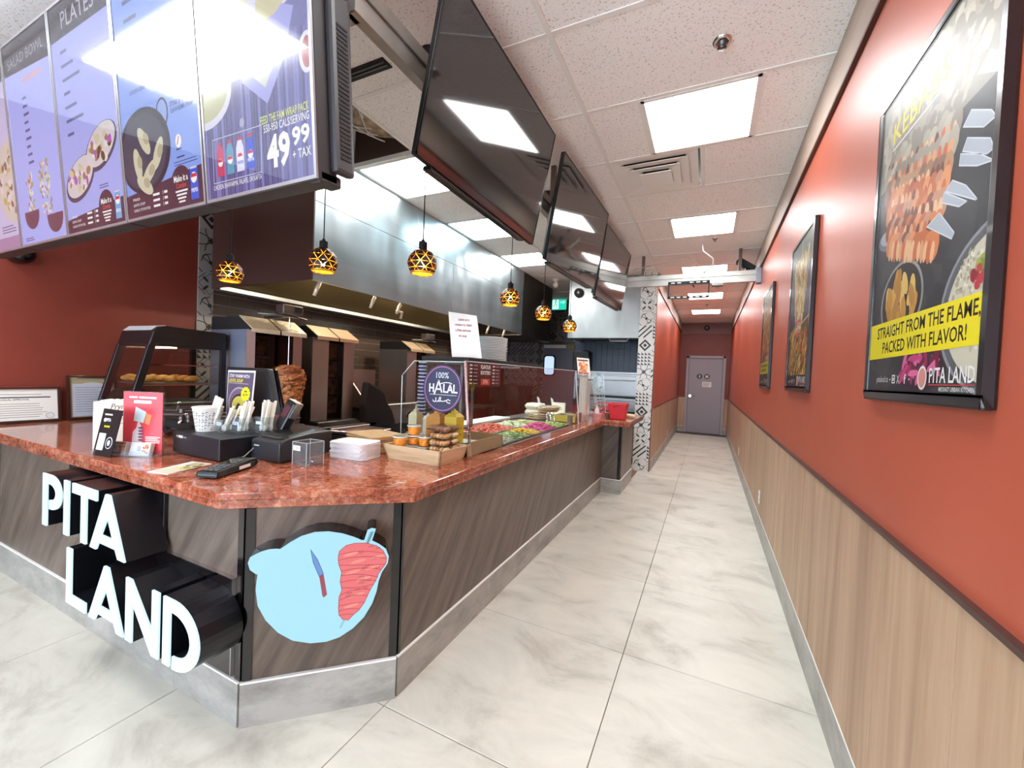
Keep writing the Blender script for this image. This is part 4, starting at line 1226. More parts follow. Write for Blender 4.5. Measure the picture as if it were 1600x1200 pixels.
        pr.lines(0.375, 0.176, 0.06, 1, 0.01, 0.005, S(60, 66, 100), 4); pr.lines(0.355, 0.162, 0.15, 2, 0.010, 0.003, S(70, 78, 120), 4, 0.1)
    if i == 3:
        pr.rect(w0, 0.800, w1, h1, D1, 1)
        pr.text('PLATES', 0.125, 0.832, 0.092, S(190, 190, 208), 2, 'l', 0.29, 0.0)
        for q in range(7):
            pr.rect(0.09, 0.74 - 0.055 * q, 0.15 + 0.05 * (q % 3), 0.752 - 0.055 * q, S(96, 102, 150), 2)
        for (x, y, c2) in ((0.37, 0.32, S(96, 66, 40)), (0.165, 0.225, S(170, 80, 190))):
            pr.ell(x, y, 0.145, 0.080, S(66, 66, 84), 3, 28, 0.35); pr.ell(x, y + 0.008, 0.132, 0.070, S(212, 204, 206), 4, 28, 0.35)
            pr.blobs(x, y, 0.10, 0.05, 26, 0.018, [S(206, 196, 160), S(166, 120, 84), S(178, 96, 190), S(150, 168, 96), c2, S(226, 220, 214)], 5)
        pr.lines(0.33, 0.17, 0.10, 2, 0.010, 0.004, S(90, 90, 130), 4)
    if i == 4:
        pr.poly([(w0, 0.80), (w1, 0.770), (w1, h1), (w0, h1)], D1, 1)
        pr.text('SALAD BOWL', 0.06, 0.822, 0.062, S(170, 172, 184), 2, 'l', 0.41, 0.0)
        pr.rect(0.22, 0.73, 0.42, 0.748, S(220, 172, 180), 2)
        for q in range(9):
            pr.rect(0.19, 0.66 - 0.036 * q, 0.235 + 0.008 * (q % 3), 0.672 - 0.036 * q, S(98, 100, 150), 2)
        for (x, y0_, y1_, n) in ((0.17, 0.15, 0.33, 46), (0.345, 0.13, 0.36, 80)):
            for k in range(n):
                y = y0_ + (y1_ - y0_) * random.random()
                pr.ell(x + 0.075 * (random.random() - 0.5) * (1.5 if x > 0.3 else 1), y, 0.012, 0.007, random.choice([S(178, 184, 108), S(220, 216, 170), S(196, 120, 110), S(140, 160, 90), S(230, 226, 210)]), 3 + 0.01 * k, 8, random.random() * 3)
        for (x, y) in ((0.165, 0.115), (0.42, 0.075)):
            pr.poly([(x - 0.085, y + 0.045)] + [(x + 0.085 * math.cos(a), y + 0.03 + 0.07 * math.sin(a)) for a in [PI + PI * q / 10 for q in range(11)]] + [(x + 0.085, y + 0.045)], S(104, 66, 84), 5)
        pr.lines(0.06, 0.035, 0.12, 2, 0.010, 0.004, S(90, 80, 120), 4)
    if i == 5:
        pr.rect(w0, 0.80, w1, h1, D1, 1)
        pr.ell(0.5, 0.33, 0.20, 0.20, S(214, 200, 190), 2, 28)
        pr.blobs(0.5, 0.33, 0.15, 0.15, 60, 0.02, [S(196, 176, 120), S(140, 104, 96), S(226, 214, 214)], 3)
        pr.rect(w0, h0, w1, 0.07, S(176, 140, 180), 2)
        pr.lines(0.3, 0.12, 0.2, 3, 0.014, 0.005, S(110, 100, 140), 3)
    pr.b.v = [(v[0] if v[0] > x0 + w0 else x0 + w0, v[1], v[2]) for v in pr.b.v]
    pr.b.v = [(v[0] if v[0] < x0 + w1 else x0 + w1, v[1], v[2]) for v in pr.b.v]
    pr.obj('screen_picture', m_screen, t)
    obj('screen_glass', mbox(MB(), x0 + 0.011, xr - 0.011, 0.010, MH - 0.010, 0.0027, 0.0035), MATS_SG, t)
    if i == 1:      # the outer casing with its vent slots shows on the end of the row
        b = mbox(MB(), xr - 0.003, xr + 0.028, 0.03, MH - 0.02, -0.115, -0.045)
        obj('rear_housing', b, BODY, t, bev=0.012, seg=2)
        b = MB()
        for k in range(64):
            v = 0.07 + 0.0125 * k
            if 30 <= k <= 35:
                continue
            mbox(b, xr + 0.0275, xr + 0.0305, v, v + 0.006, -0.098, -0.060)
        obj('vent_slots', b, m_blkmatt, t, kind='stuff')
        obj('rear_housing', mbox(MB(), xr - 0.05, xr - 0.002, -0.004, 0.03, -0.09, -0.01), BODY, t, bev=0.006)
MATS_SG = glassmat('screen_gloss', (0.98, 0.98, 0.98, 1), 0.8, 0.015, 1.6)
random.seed(21)
menu(1, -1.030, 'rightmost menu screen, advertising the 49.99 wrap pack')
menu(2, -1.570, 'menu screen with the black pan of wraps, second from the right')
menu(3, -2.107, 'menu screen headed PLATES, third from the right')
menu(4, -2.644, 'menu screen headed SALAD BOWL, fourth from the right')
menu(5, -3.181, 'leftmost visible menu screen, cut by the photo edge')

# =================================================================== strut frame, televisions, mounts
fr = thing('strut_frame', 'galvanised steel strut frame that carries the televisions and menu screens', 'frame', (-1.15, 1.0, 2.58))
def strut(b, p, q, h=0.135, w=0.045):
    """double channel between p and q (bottom centre line), with the slot shown as a recess"""
    p, q = Vector(p), Vector(q)
    d = (q - p).normalized(); n = Vector((-d.y, d.x, 0))
    for z0, z1, ww in ((0, 0.056, w), (0.056, 0.079, w * 0.6), (0.079, h, w)):
        a, b_, c, e = p + n * ww / 2, p - n * ww / 2, q - n * ww / 2, q + n * ww / 2
        b.hexa([(v.x, v.y, v.z + z0) for v in (a, b_, c, e)] + [(v.x, v.y, v.z + z1) for v in (a, b_, c, e)])
    return b
obj('strut', strut(MB(), (-1.15, 1.02, 2.575), (-1.15, 5.60, 2.575)), m_alu, fr, bev=0.002)
obj('strut', strut(MB(), (XL + 0.05, 1.045, 2.575), (-1.15, 1.045, 2.575)), m_alu, fr, bev=0.002)
obj('strut', strut(MB(), (-1.12, 5.57, 2.585), (0.478, 5.57, 2.585)), m_alu, fr, bev=0.002)
obj('wall_bracket', MB().box(0.44, 5.52, 2.56, 0.494, 5.62, 2.74), mat('bare_steel_bracket', S(150, 156, 168), rough=0.35, metal=0.8), fr, bev=0.004)
for (x, y) in ((0.27, 5.60), (-0.84, 5.60), (-1.15, 3.0)):
    obj('drop_rod', MB().box(x - 0.018, y - 0.018, 2.70, x + 0.018, y + 0.018, ZC), mat('brown_steel_post', S(94, 78, 72), rough=0.5), fr)
obj('strut_clamp', MB().box(-0.02, 5.53, 2.555, 0.10, 5.61, 2.582).cyl((0.04, 5.57, 2.53), (0.04, 5.57, 2.56), 0.015, n=8), m_steeldk, fr)
obj('strut_clamp', MB().box(-0.95, 5.58, 2.715, -0.72, 5.64, 2.74), m_steeldk, fr)
# reddish paint splashes on the free strut are plain rust marks
t = thing('tv_mount', 'empty black television mount hanging from the cross strut in the aisle', 'television mount', (-0.28, 5.53, 2.41))
b = MB()
x0, x1, z0, z1, y = -0.517, -0.045, 2.412, 2.624, 5.535
for (a, b_, c, d_) in ((x0, z1 - 0.035, x1, z1), (x0, z0, x1, z0 + 0.03), (x0, z0, x0 + 0.014, z1), (x1 - 0.014, z0, x1, z1)):
    b.box(a, y - 0.01, b_, c, y + 0.006, d_)
obj('mount_plate', b, m_blkmatt, t)
b = MB()
for zz in (z1 - 0.018, z0 + 0.015):
    for k in range(6):
        if k == 2 and zz > 2.5:
            continue
        b.box(x0 + 0.035 + 0.072 * k, y - 0.0115, zz - 0.006, x0 + 0.078 + 0.072 * k, y - 0.0098, zz + 0.006)
obj('slots', b, m_white, t, kind='stuff')
obj('mount_hook', MB().box(-0.24, y - 0.03, 2.56, -0.225, y - 0.01, 2.60).tube([(-0.232, y - 0.02, 2.575), (-0.215, y - 0.03, 2.54)], 0.007, 6), m_blkmatt, t)
tag(obj('cable', MB().tube([(-0.14, 5.25, ZC), (-0.13, 5.24, 2.90), (-0.02, 5.35, 2.83), (-0.02, 5.45, 2.76), (-0.12, 5.55, 2.72)], 0.009, 8), m_white), 'pale cable dropping from the ceiling to the cross strut', 'cable')
tag(obj('cable', MB().tube([(-0.95, 5.50, 2.80), (-0.6, 5.50, 2.86), (-0.3, 5.5, 2.90), (-0.2, 5.52, 2.84), (-0.16, 5.55, 2.72)], 0.006, 8), MATS['taupe_crown_board']), 'thin beige cable arching over the cross strut', 'cable')
t = thing('box_speaker', 'small black speaker tilted on top of the cross strut by the right wall', 'speaker', (0.33, 5.72, 2.74))
b = MB(); b.M = Matrix.Translation((0.34, 5.75, 2.83)) @ Matrix.Rotation(0.6, 4, 'Y')
b.box(-0.11, -0.06, -0.035, 0.11, 0.06, 0.035)
obj('speaker_cabinet', b, m_blkmatt, t, bev=0.006)
obj('speaker_bracket', MB().box(0.30, 5.60, 2.72, 0.40, 5.80, 2.735).cyl((0.35, 5.75, 2.73), (0.35, 5.75, 2.80), 0.015, n=8), m_dark, t)

def television(label, y0, w, h, tilt, yaw, roll, x=-1.03, z=2.19):
    """wall-of-counter television; local x runs along the screen, local z up the screen, it looks along local +y rotated to +x"""
    t = thing('television', label, 'television', (x, y0, z), group='black televisions along the counter', world=False)
    ct_, st = math.cos(tilt), math.sin(tilt)
    u = Vector((0, 1, 0)); n = Vector((-ct_, 0, st)); v = Vector((st, 0, ct_))
    M3 = Matrix(((u.x, n.x, v.x), (u.y, n.y, v.y), (u.z, n.z, v.z))).to_4x4()
    t.matrix_world = Matrix.Translation((x, y0, z)) @ Matrix.Rotation(yaw, 4, 'Z') @ M3 @ Matrix.Rotation(roll, 4, 'Y')
    obj('casing', MB().box(0, 0.028, 0, w, 0.002, h).box(0.06, 0.062, 0.03, w - 0.06, 0.028, h * 0.62), m_dark, t, bev=0.004)
    b = MB()
    for (a, c, d_, e) in ((0, 0, w, 0.012), (0, h - 0.006, w, h), (0, 0, 0.006, h), (w - 0.006, 0, w, h)):
        b.box(a, 0.004, c, d_, -0.0025, e)
    obj('bezel', b, m_blk, t)
    obj('screen', MB().box(0.005, 0.002, 0.011, w - 0.005, -0.0005, h - 0.005), m_tv, t)
    obj('chin', MB().box(0.10, 0.05, -0.016, w - 0.12, 0.004, 0.004), m_dark, t, bev=0.005)
    obj('wall_mount', MB().box(w * 0.2, 0.075, h * 0.3, w * 0.2 + 0.03, 0.062, h * 0.95).box(w * 0.75, 0.075, h * 0.3, w * 0.75 + 0.03, 0.062, h * 0.95)
        .box(w * 0.15, 0.10, h * 0.60, w * 0.83, 0.074, h * 0.75).box(w * 0.3, 0.166, h * 0.63, w * 0.36, 0.10, h * 0.70).box(w * 0.6, 0.166, h * 0.63, w * 0.66, 0.10, h * 0.70), m_blkmatt, t)
    return t
television('large black television nearest the camera, over the cut corner of the counter', 1.24, 1.13, 0.66, math.radians(10.6), 0, 0)
television('second black television, between the nearest one and the farthest one', 2.60, 1.25, 0.69, math.radians(9.6), 0.0, math.radians(-2.4), z=2.165)
television('farthest black television, over the end of the counter', 3.94, 1.26, 0.68, math.radians(8), 0.0, math.radians(-2.2), z=2.175)

# =================================================================== pendants
def pendant_meshes():
    R_ = 0.076
    out, inn = MB(), MB()
    n = 9
    th = [14, 40, 66, 91, 114, 134]
    def vv(k, i):
        a = 2 * PI * (i + 0.5 * (k % 2)) / n
        t_ = math.radians(th[k])
        return Vector((math.sin(t_) * math.cos(a), math.sin(t_) * math.sin(a), math.cos(t_)))
    faces = []
    for k in range(len(th) - 1):
        for i in range(n):
            e = 1 if k % 2 else 0
            faces.append([vv(k, i), vv(k + 1, i - 1 + e), vv(k + 1, i + e)])
            faces.append([vv(k, i), vv(k + 1, i + e), vv(k, i + 1)])
    for f in faces:
        c = (f[0] + f[1] + f[2]) / 3
        out.poly([tuple((c + (v - c) * 0.895) * R_) for v in f])
        inn.poly([tuple((c + (v - c) * 0.895) * R_ * 0.975) for v in f][::-1])
    ring = MB().lathe([(R_ * 0.70, -R_ * 0.70), (R_ * 0.72, -R_ * 0.72), (R_ * 0.79, -R_ * 0.64), (R_ * 0.77, -R_ * 0.60), (R_ * 0.70, -R_ * 0.70)], 32, cap=False)
    return out.mesh('shade'), inn.mesh('shade_lining'), ring.mesh('shade_rim')
SH, LN, RG = pendant_meshes()
SH.materials.append(mat('black_lacquered_shade', S(30, 20, 18), rough=0.4))
LN.materials.append(m_gold)
RG.materials.append(m_gold)
def pendant(x, y, z, label):
    t = thing('pendant_light', label, 'pendant light', (x, y, z), group='faceted pendant lights over the counter')
    o3 = Vector((x, y, z))
    s_ = place('shade', SH, t, (x, y, z))
    for nm, me in (('shade_lining', LN), ('shade_rim', RG)):
        o = bpy.data.objects.new(nm, me); COL.objects.link(o); o.parent = s_
    obj('lamp_holder', MB().cyl((x, y, z + 0.066), (x, y, z + 0.108), 0.021, 0.021, 16).cyl((x, y, z + 0.108), (x, y, z + 0.122), 0.012, 0.006, 12), m_blkmatt, t)
    obj('cord', MB().cyl((x, y, z + 0.12), (x, y, ZC - 0.02), 0.0028, n=8), m_blkmatt, t)
    obj('ceiling_rose', MB().lathe([(0.05, 0), (0.048, -0.02), (0.01, -0.026)], 20, (x, y, ZC)), m_blkmatt, t)
    obj('bulb', MB().ball((x, y, z - 0.004), 0.014, 0.014, 0.02, 12, 8), m_bulb, t)
    lt = bpy.data.lights.new('bulb_glow', 'POINT')
    lt.energy = 0.6
    lt.color = (1.0, 0.78, 0.42)
    lt.shadow_soft_size = 0.02
    lo = bpy.data.objects.new('bulb_glow', lt)
    COL.objects.link(lo)
    lo.parent = t
    lo.location = (0, 0, -0.03)
pendant(-2.72, 1.56, 1.935, 'leftmost faceted black and gold pendant, below the menu screens')
pendant(-1.885, 1.55, 1.935, 'second faceted pendant from the left, in front of the hood corner')
pendant(-1.35, 1.706, 1.926, 'faceted pendant hanging under the nearest television')
pendant(-1.35, 2.737, 1.94, 'faceted pendant in front of the far end of the first hood')
pendant(-1.35, 3.417, 1.93, 'faceted pendant in front of the dark second hood')
pendant(-1.35, 4.185, 1.911, 'farthest and smallest-looking faceted pendant, beside the oven hood')

# =================================================================== POSTERS on the right wall
m_pframe = mat('black_poster_frame', S(24, 22, 24), rough=0.3, coat=0.3)
def poster(y_left, label, art, w=0.66, h=0.953, z=1.349):
    x = XR - 0.014
    t = thing('framed_poster', label, 'poster', (XR, y_left - w / 2, z), group='framed food posters')
    f = MB()
    k = 0.024
    for (a, b_, c, d_) in ((0, 0, w, k), (0, h - k, w, h), (0, k, k, h - k), (w - k, k, w, h - k)):
        f.box(XR - 0.024, y_left - a, z + b_, XR, y_left - c, z + d_)
    obj('frame', f, m_pframe, t, bev=0.006, seg=2)
    pr = PR((XR - 0.0185, y_left, z), (0, -1, 0), (0, 0, 1), eps=0.0002)
    pr.rect(k - 0.002, k - 0.002, w - k + 0.002, h - k + 0.002, S(58, 58, 62), 0)
    art(pr, w, h, k)
    lo, hi = y_left - (w - k) - 0.001, y_left - k + 0.001
    pr.b.v = [(v[0], min(max(v[1], lo), hi), min(max(v[2], z + k - 0.001), z + h - k + 0.001)) for v in pr.b.v]
    pr.obj('poster_print', m_poster, t)
    obj('poster_glazing', MB().box(XR - 0.0220, y_left - k, z + k, XR - 0.0212, y_left - w + k, z + h - k), glz, t)
glz = glassmat('poster_glazing', (0.97, 0.97, 0.97, 1), 0.22, 0.30, 1.3)
YEL = S(250, 232, 30)
def footer(pr):
    pr.text('pitaland.ca', 0.100, 0.056, 0.026, WHITE, 6, 'l', 0.088)
    pr.ell(0.203, 0.063, 0.003, 0.003, WHITE, 6, 8)
    pr.rect(0.216, 0.052, 0.238, 0.076, WHITE, 6); pr.rect(0.2195, 0.0555, 0.2345, 0.0725, S(58, 50, 54), 7); pr.ell(0.227, 0.064, 0.0052, 0.0055, WHITE, 8, 12)
    pr.text('X', 0.258, 0.052, 0.034, WHITE, 6, 'c', 0.02); pr.text('f', 0.302, 0.052, 0.036, WHITE, 6, 'c', 0.012, 0.03)
    pr.ell(0.328, 0.063, 0.003, 0.003, WHITE, 6, 8)
    pr.ell(0.401, 0.066, 0.024, 0.030, WHITE, 6, 24); pr.ell(0.401, 0.066, 0.019, 0.024, S(226, 150, 140), 7, 20)
    pr.text('PITA LAND', 0.437, 0.054, 0.050, WHITE, 6, 'l', 0.188, 0.012)
    pr.rect(0.437, 0.0475, 0.625, 0.0500, S(206, 66, 66), 6)
    pr.text('MIDEAST URBAN KITCHEN', 0.486, 0.034, 0.014, WHITE, 6, 'l', 0.14, 0.01)
def art1(pr, w, h, k):
    random.seed(31)
    pr.blobs(0.33, 0.25, 0.3, 0.25, 70, 0.07, [S(56, 56, 60), S(64, 64, 68), S(52, 52, 58), S(70, 70, 74)], 0.3)
    grey = [S(172, 162, 146), S(186, 176, 158), S(150, 142, 128), S(196, 188, 170)]
    pr.rect(k, 0.66, w - k, h - k, S(150, 146, 132), 0.9)
    pr.blobs(0.34, 0.80, 0.30, 0.13, 240, 0.022, grey, 1)
    # skewers: rows of kebab, each piece a shape
    org = [S(206, 110, 56), S(226, 134, 72), S(190, 92, 48), S(238, 158, 104), S(206, 150, 120), S(150, 76, 46)]
    def skew(x0, y0, x1, y1, n, rx, ry, cols, kk):
        for i in range(n):
            q = (i + 0.5) / n
            pr.ell(x0 + (x1 - x0) * q, y0 + (y1 - y0) * q, rx * (0.85 + 0.3 * random.random()), ry * (0.9 + 0.2 * random.random()), random.choice(cols), kk + 0.003 * i, 10, -0.3 + 0.3 * random.random())
    for i, (y, cols) in enumerate(((0.735, grey), (0.70, grey), (0.655, [S(176, 130, 96), S(196, 150, 112), S(150, 112, 90)]), (0.62, org), (0.575, org), (0.53, org), (0.485, org))):
        skew(0.06 + 0.01 * i, y - 0.01, 0.50 - 0.012 * i, y - 0.10 * 1.0 + 0.0, 12, 0.028, 0.036, cols, 1.6 + 0.12 * i)
        skew(0.07 + 0.01 * i, y - 0.03, 0.49 - 0.012 * i, y - 0.115, 15, 0.012, 0.030, [S(246, 196, 150), S(120, 60, 40), S(236, 170, 120), S(214, 110, 60)], 1.62 + 0.12 * i)
    bl, ble = S(186, 194, 204), S(222, 228, 234)
    for q in ([(0.515, 0.615), (0.595, 0.571), (0.635, 0.57), (0.617, 0.592), (0.544, 0.635)], [(0.519, 0.560), (0.613, 0.508), (0.634, 0.509), (0.621, 0.535), (0.535, 0.581)],
              [(0.509, 0.534), (0.581, 0.5), (0.639, 0.485), (0.59, 0.519), (0.512, 0.558)], [(0.455, 0.500), (0.583, 0.43), (0.589, 0.429), (0.542, 0.477), (0.484, 0.513)],
              [(0.372, 0.446), (0.497, 0.377), (0.507, 0.388), (0.432, 0.459)], [(0.56, 0.70), (0.63, 0.66), (0.636, 0.69), (0.60, 0.72)], [(0.45, 0.50), (0.55, 0.44), (0.52, 0.44), (0.44, 0.48)]):
        pr.poly(q, bl, 3)
        pr.stroke(q + q[:1], 0.003, ble, 3.3)
    pr.ell(0.14, 0.49, 0.10, 0.035, S(120, 128, 140), 1.2, 24, -0.1); pr.ell(0.14, 0.498, 0.088, 0.026, S(176, 184, 192), 1.4, 24, -0.1)
    pr.text('KEBABS', 0.112, 0.782, 0.088, YEL, 4, 'l', 0.325, 0.008)
    pr.stroke([(0.112, 0.764), (0.421, 0.766)], 0.005, WHITE, 4)
    # bowl of potato wedges
    pr.ell(0.235, 0.285, 0.140, 0.112, S(160, 160, 160), 2, 36); pr.ell(0.235, 0.285, 0.130, 0.103, S(48, 44, 42), 2.4, 36)
    for i in range(30):
        a, r = random.random() * 6.28, math.sqrt(random.random())
        pr.ell(0.235 + 0.10 * r * math.cos(a), 0.28 + 0.072 * r * math.sin(a), 0.036, 0.017, random.choice([S(226, 176, 84), S(206, 150, 66), S(236, 196, 110), S(190, 136, 60)]), 2.8 + 0.01 * i, 10, 1.0 + random.random())
    # big dish of dip or rice
    pr.ell(0.70, 0.20, 0.235, 0.180, S(150, 152, 158), 2, 48); pr.ell(0.70, 0.20, 0.225, 0.172, S(96, 98, 104), 2.3, 48); pr.ell(0.70, 0.20, 0.205, 0.155, S(214, 208, 186), 2.6, 48)
    pr.blobs(0.62, 0.23, 0.10, 0.11, 170, 0.006, [S(236, 232, 212), S(176, 168, 140), S(196, 188, 156), S(160, 150, 120)], 2.9)
    pr.blobs(0.63, 0.29, 0.02, 0.02, 20, 0.012, [S(160, 176, 70), S(130, 150, 60)], 6.6)
    pr.blobs(0.615, 0.272, 0.022, 0.022, 12, 0.011, [S(150, 30, 44), S(196, 60, 70)], 7)
    # pink pickles behind the band
    pr.ell(0.38, 0.085, 0.125, 0.055, S(60, 40, 50), 2, 24)
    for i in range(26):
        pr.ell(0.38 + 0.19 * (random.random() - 0.5), 0.098 + 0.05 * (random.random() - 0.5), 0.035, 0.009, random.choice([S(206, 70, 130), S(170, 44, 100), S(226, 110, 160), S(120, 34, 70)]), 2.5 + 0.01 * i, 8, random.random() * 3)
    pr.poly([(k - 0.002, 0.128), (w - k + 0.002, 0.129), (w - k + 0.002, 0.234), (k - 0.002, 0.238)], YEL, 5)
    TXT = S(40, 36, 30)
    pr.text('STRAIGHT FROM THE FLAME,', 0.082, 0.190, 0.048, TXT, 6, 'l', 0.548, 0.014)
    pr.text('PACKED WITH FLAVOR!', 0.130, 0.143, 0.048, TXT, 6, 'l', 0.455, 0.014)
    footer(pr)
def art2(pr, w, h, k):
    random.seed(41)
    pr.poly([(k, k), (w - k, k), (w - k, h - k), (k, h - k)], S(70, 72, 92), 0.5)
    pr.poly([(k, 0.70), (w - k, 0.74), (w - k, h - k), (k, h - k)], S(120, 122, 112), 0.7)
    for i in range(260):        # cone of shaved meat on a spit
        v = random.random()
        y = 0.40 + 0.42 * v
        hw = 0.10 + 0.13 * v if v < 0.85 else 0.20
        pr.ell(0.33 + hw * (2 * random.random() - 1), y, 0.034, 0.012, random.choice([S(226, 196, 110), S(206, 160, 76), S(240, 220, 150), S(176, 120, 60)]), 1 + 0.004 * i, 8, 1.2 + random.random())
    pr.rect(0.325, 0.82, 0.335, h - k, S(220, 220, 224), 2)
    pr.poly([(k, 0.35), (w - k, 0.42), (w - k, 0.06), (k, 0.10)], S(88, 80, 64), 1.2)
    pr.stroke([(k, 0.35), (w - k, 0.43)], 0.012, S(216, 190, 110), 2.4)
    for i in range(220):
        pr.ell(0.10 + 0.5 * random.random(), 0.10 + 0.28 * random.random(), 0.034, 0.014, random.choice([S(216, 176, 90), S(190, 140, 60), S(236, 206, 130), S(196, 80, 60), S(120, 96, 50)]), 2.5 + 0.004 * i, 8, 0.3 + random.random())
    pr.rect(0.27, 0.02, 0.274, 0.5, S(200, 196, 170), 4)
    for q, (y, ww) in enumerate(((0.46, 0.10), (0.42, 0.17), (0.38, 0.15), (0.34, 0.12))):
        pr.stroke([(0.33 - ww / 2, y - 0.01), (0.33, y + 0.012), (0.33 + ww / 2, y)], 0.018, S(232, 90, 124) if q % 2 else S(240, 214, 214), 5)
    pr.rect(k, k, w - k, 0.10, S(52, 46, 56), 4.4)
    footer(pr)
def art3(pr, w, h, k):
    random.seed(51)
    pr.poly([(k, 0.6), (w - k, 0.6), (w - k, h - k), (k, h - k)], S(176, 168, 140), 0.6)
    for i in range(300):
        pr.ell(0.08 + 0.5 * random.random(), 0.26 + 0.5 * random.random(), 0.04, 0.018, random.choice([S(206, 90, 60), S(222, 176, 90), S(196, 140, 70), S(230, 210, 150), S(150, 60, 50)]), 1 + 0.004 * i, 8, random.random() * 3)
    pr.rect(k, 0.14, w - k, 0.25, YEL, 4)
    for y, n_ in ((0.202, 14), (0.158, 12)):
        for q in range(n_):
            pr.rect(0.09 + 0.034 * q, y, 0.09 + 0.034 * q + 0.022, y + 0.030, S(60, 54, 30), 5)
    footer(pr)
poster(1.756, 'large framed KEBABS poster, nearest the camera', art1)
poster(3.345, 'middle framed poster with a golden cone of meat', art2)
poster(4.935, 'farthest framed poster, with a yellow band low on it', art3)

# =================================================================== KITCHEN: hoods
def xf(z):          # the upright plane of both hood fronts
    return -2.68
hd1 = thing('extraction_hood', 'long stainless steel extraction hood above the cook line, nearest the menu screens', 'hood', (-3.5, 4.3, 2.07))
def front(b, y0, y1, z0, z1, t=0.02):
    b.hexa([(xf(z0) - t, y0, z0), (xf(z0), y0, z0), (xf(z0), y1, z0), (xf(z0) - t, y1, z0), (xf(z1) - t, y0, z1), (xf(z1), y0, z1), (xf(z1), y1, z1), (xf(z1) - t, y1, z1)])
    return b
for y0, y1 in ((2.12, 3.95), (3.95, 5.88)):
    obj('hood_panel', front(MB(), y0 + 0.001, y1 - 0.001, 2.016, 2.60), m_hood, hd1, bev=0.001)
for y0, y1 in ((2.12, 3.30), (3.30, 4.60), (4.60, 5.88)):
    obj('hood_panel', front(MB(), y0 + 0.001, y1 - 0.001, 2.603, ZC - 0.004), m_hood, hd1, bev=0.001)
obj('hood_edge', front(MB(), 5.88, 5.90, 2.0, ZC - 0.004, 0.024), m_chrome, hd1)
obj('hood_end', MB().prism([(-3.94, 2.016), (-2.68, 2.016), (-2.68, ZC - 0.004), (-3.94, ZC - 0.004)], lambda u, v, h: (u, h, v), 2.11, 2.12), m_hoodend, hd1)
obj('filter_bank', MB().hexa([(-3.86, 2.125, 2.05), (-3.35, 2.125, 2.50), (-3.35, 5.87, 2.50), (-3.86, 5.87, 2.05), (-3.86, 2.125, 2.12), (-3.36, 2.125, 2.53), (-3.36, 5.87, 2.53), (-3.86, 5.87, 2.12)]), mat('greasy_hood_lining', S(124, 108, 76), rough=0.35, metal=0.75), hd1)
obj('hood_lining', MB().box(-3.36, 2.125, 2.49, -2.70, 5.87, 2.50), MATS['greasy_hood_lining'], hd1)
obj('drip_gutter', MB().box(-3.95, 2.125, 2.0, -3.84, 5.87, 2.04), m_steel, hd1, bev=0.003)
obj('fire_pipe', MB().cyl((-2.72, 2.2, 2.035), (-2.72, 5.8, 2.035), 0.010, n=8), m_steeldk, hd1)
for y in (2.9, 4.2, 5.5):
    hl = obj('hood_lamp', MB().ball((-3.15, y, 2.44), 0.06, 0.06, 0.05, 16, 10), mat('hood_lamp_globe', S(250, 240, 220), emis=(1.0, 0.86, 0.66, 1), estr=5), hd1)
    ld = bpy.data.lights.new('hood_lamp_glow', 'POINT'); ld.energy = 16; ld.color = (1, 0.86, 0.68); ld.shadow_soft_size = 0.06
    lo = bpy.data.objects.new('hood_lamp_glow', ld); COL.objects.link(lo); lo.parent = hl
    lo.location = Vector((-3.15, y, 2.37)) - Vector(hd1['_w3'])
for i, y in enumerate((2.22, 2.80, 3.14, 4.92, 5.4)):
    b = MB().tube([(-2.72, y, 2.035), (-2.735, y - 0.015, 1.98), (-2.75, y - 0.03, 1.915)], [0.012, 0.017, 0.012], 8)
    if i == 2:
        b.tube([(-2.75, y - 0.03, 1.945), (-2.75, y + 0.05, 1.94), (-2.77, y + 0.055, 1.88)], 0.012, 8)
    obj('wrapped_nozzle', b, m_foil, hd1)
hd2 = thing('extraction_hood', 'dark dull extraction hood beyond the bright steel hood', 'hood', (-3.4, 7.0, 2.07))
obj('hood_panel', front(MB(), 5.901, 7.20, 2.0, ZC - 0.004), m_hooddk, hd2)  # colour kept dark in place of the reflection this hood lacks
obj('hood_base', MB().box(-3.94, 5.91, 2.0, -2.71, 7.19, 2.015), m_hooddk, hd2)
obj('hood_end', MB().prism([(-3.94, 2.0), (-2.682, 2.0), (-2.682, ZC - 0.004), (-3.94, ZC - 0.004)], lambda u, v, h: (u, h, v), 7.19, 7.20), m_hooddk, hd2)
obj('hood_back', MB().box(-3.955, 2.125, 2.04, -3.945, 5.87, ZC - 0.004), m_hooddk, hd1)
obj('hood_back', MB().box(-3.955, 5.91, 2.015, -3.945, 7.18, ZC - 0.004), m_hooddk, hd2)
m_hood3 = mat('satin_oven_hood_steel', S(176, 176, 172), rough=0.38, metal=0.9, col2=S(160, 160, 158), nscale=(2, 2, 1), bump=0.6, bscale=(2.5, 1, 1.2), bdist=0.05)
hd3 = thing('oven_hood', 'square stainless steel hood above the pizza oven, beside the patterned column', 'hood', (-1.56, 6.95, 2.02))
obj('hood_panel', MB().box(-2.14, 6.55, 2.02, -0.992, 6.57, ZC - 0.004), m_hood3, hd3, bev=0.002)
obj('hood_side', MB().box(-2.14, 6.571, 2.02, -2.12, 7.34, ZC - 0.004).box(-1.012, 6.571, 2.02, -0.992, 7.34, 2.9), m_hood3, hd3)
obj('hood_lining', MB().hexa([(-2.12, 6.58, 2.02), (-1.0, 6.58, 2.02), (-1.0, 7.34, 2.1), (-2.12, 7.34, 2.1), (-2.12, 6.58, 2.03), (-1.0, 6.58, 2.03), (-1.0, 7.34, 2.12), (-2.12, 7.34, 2.12)]), m_hooddk, hd3)
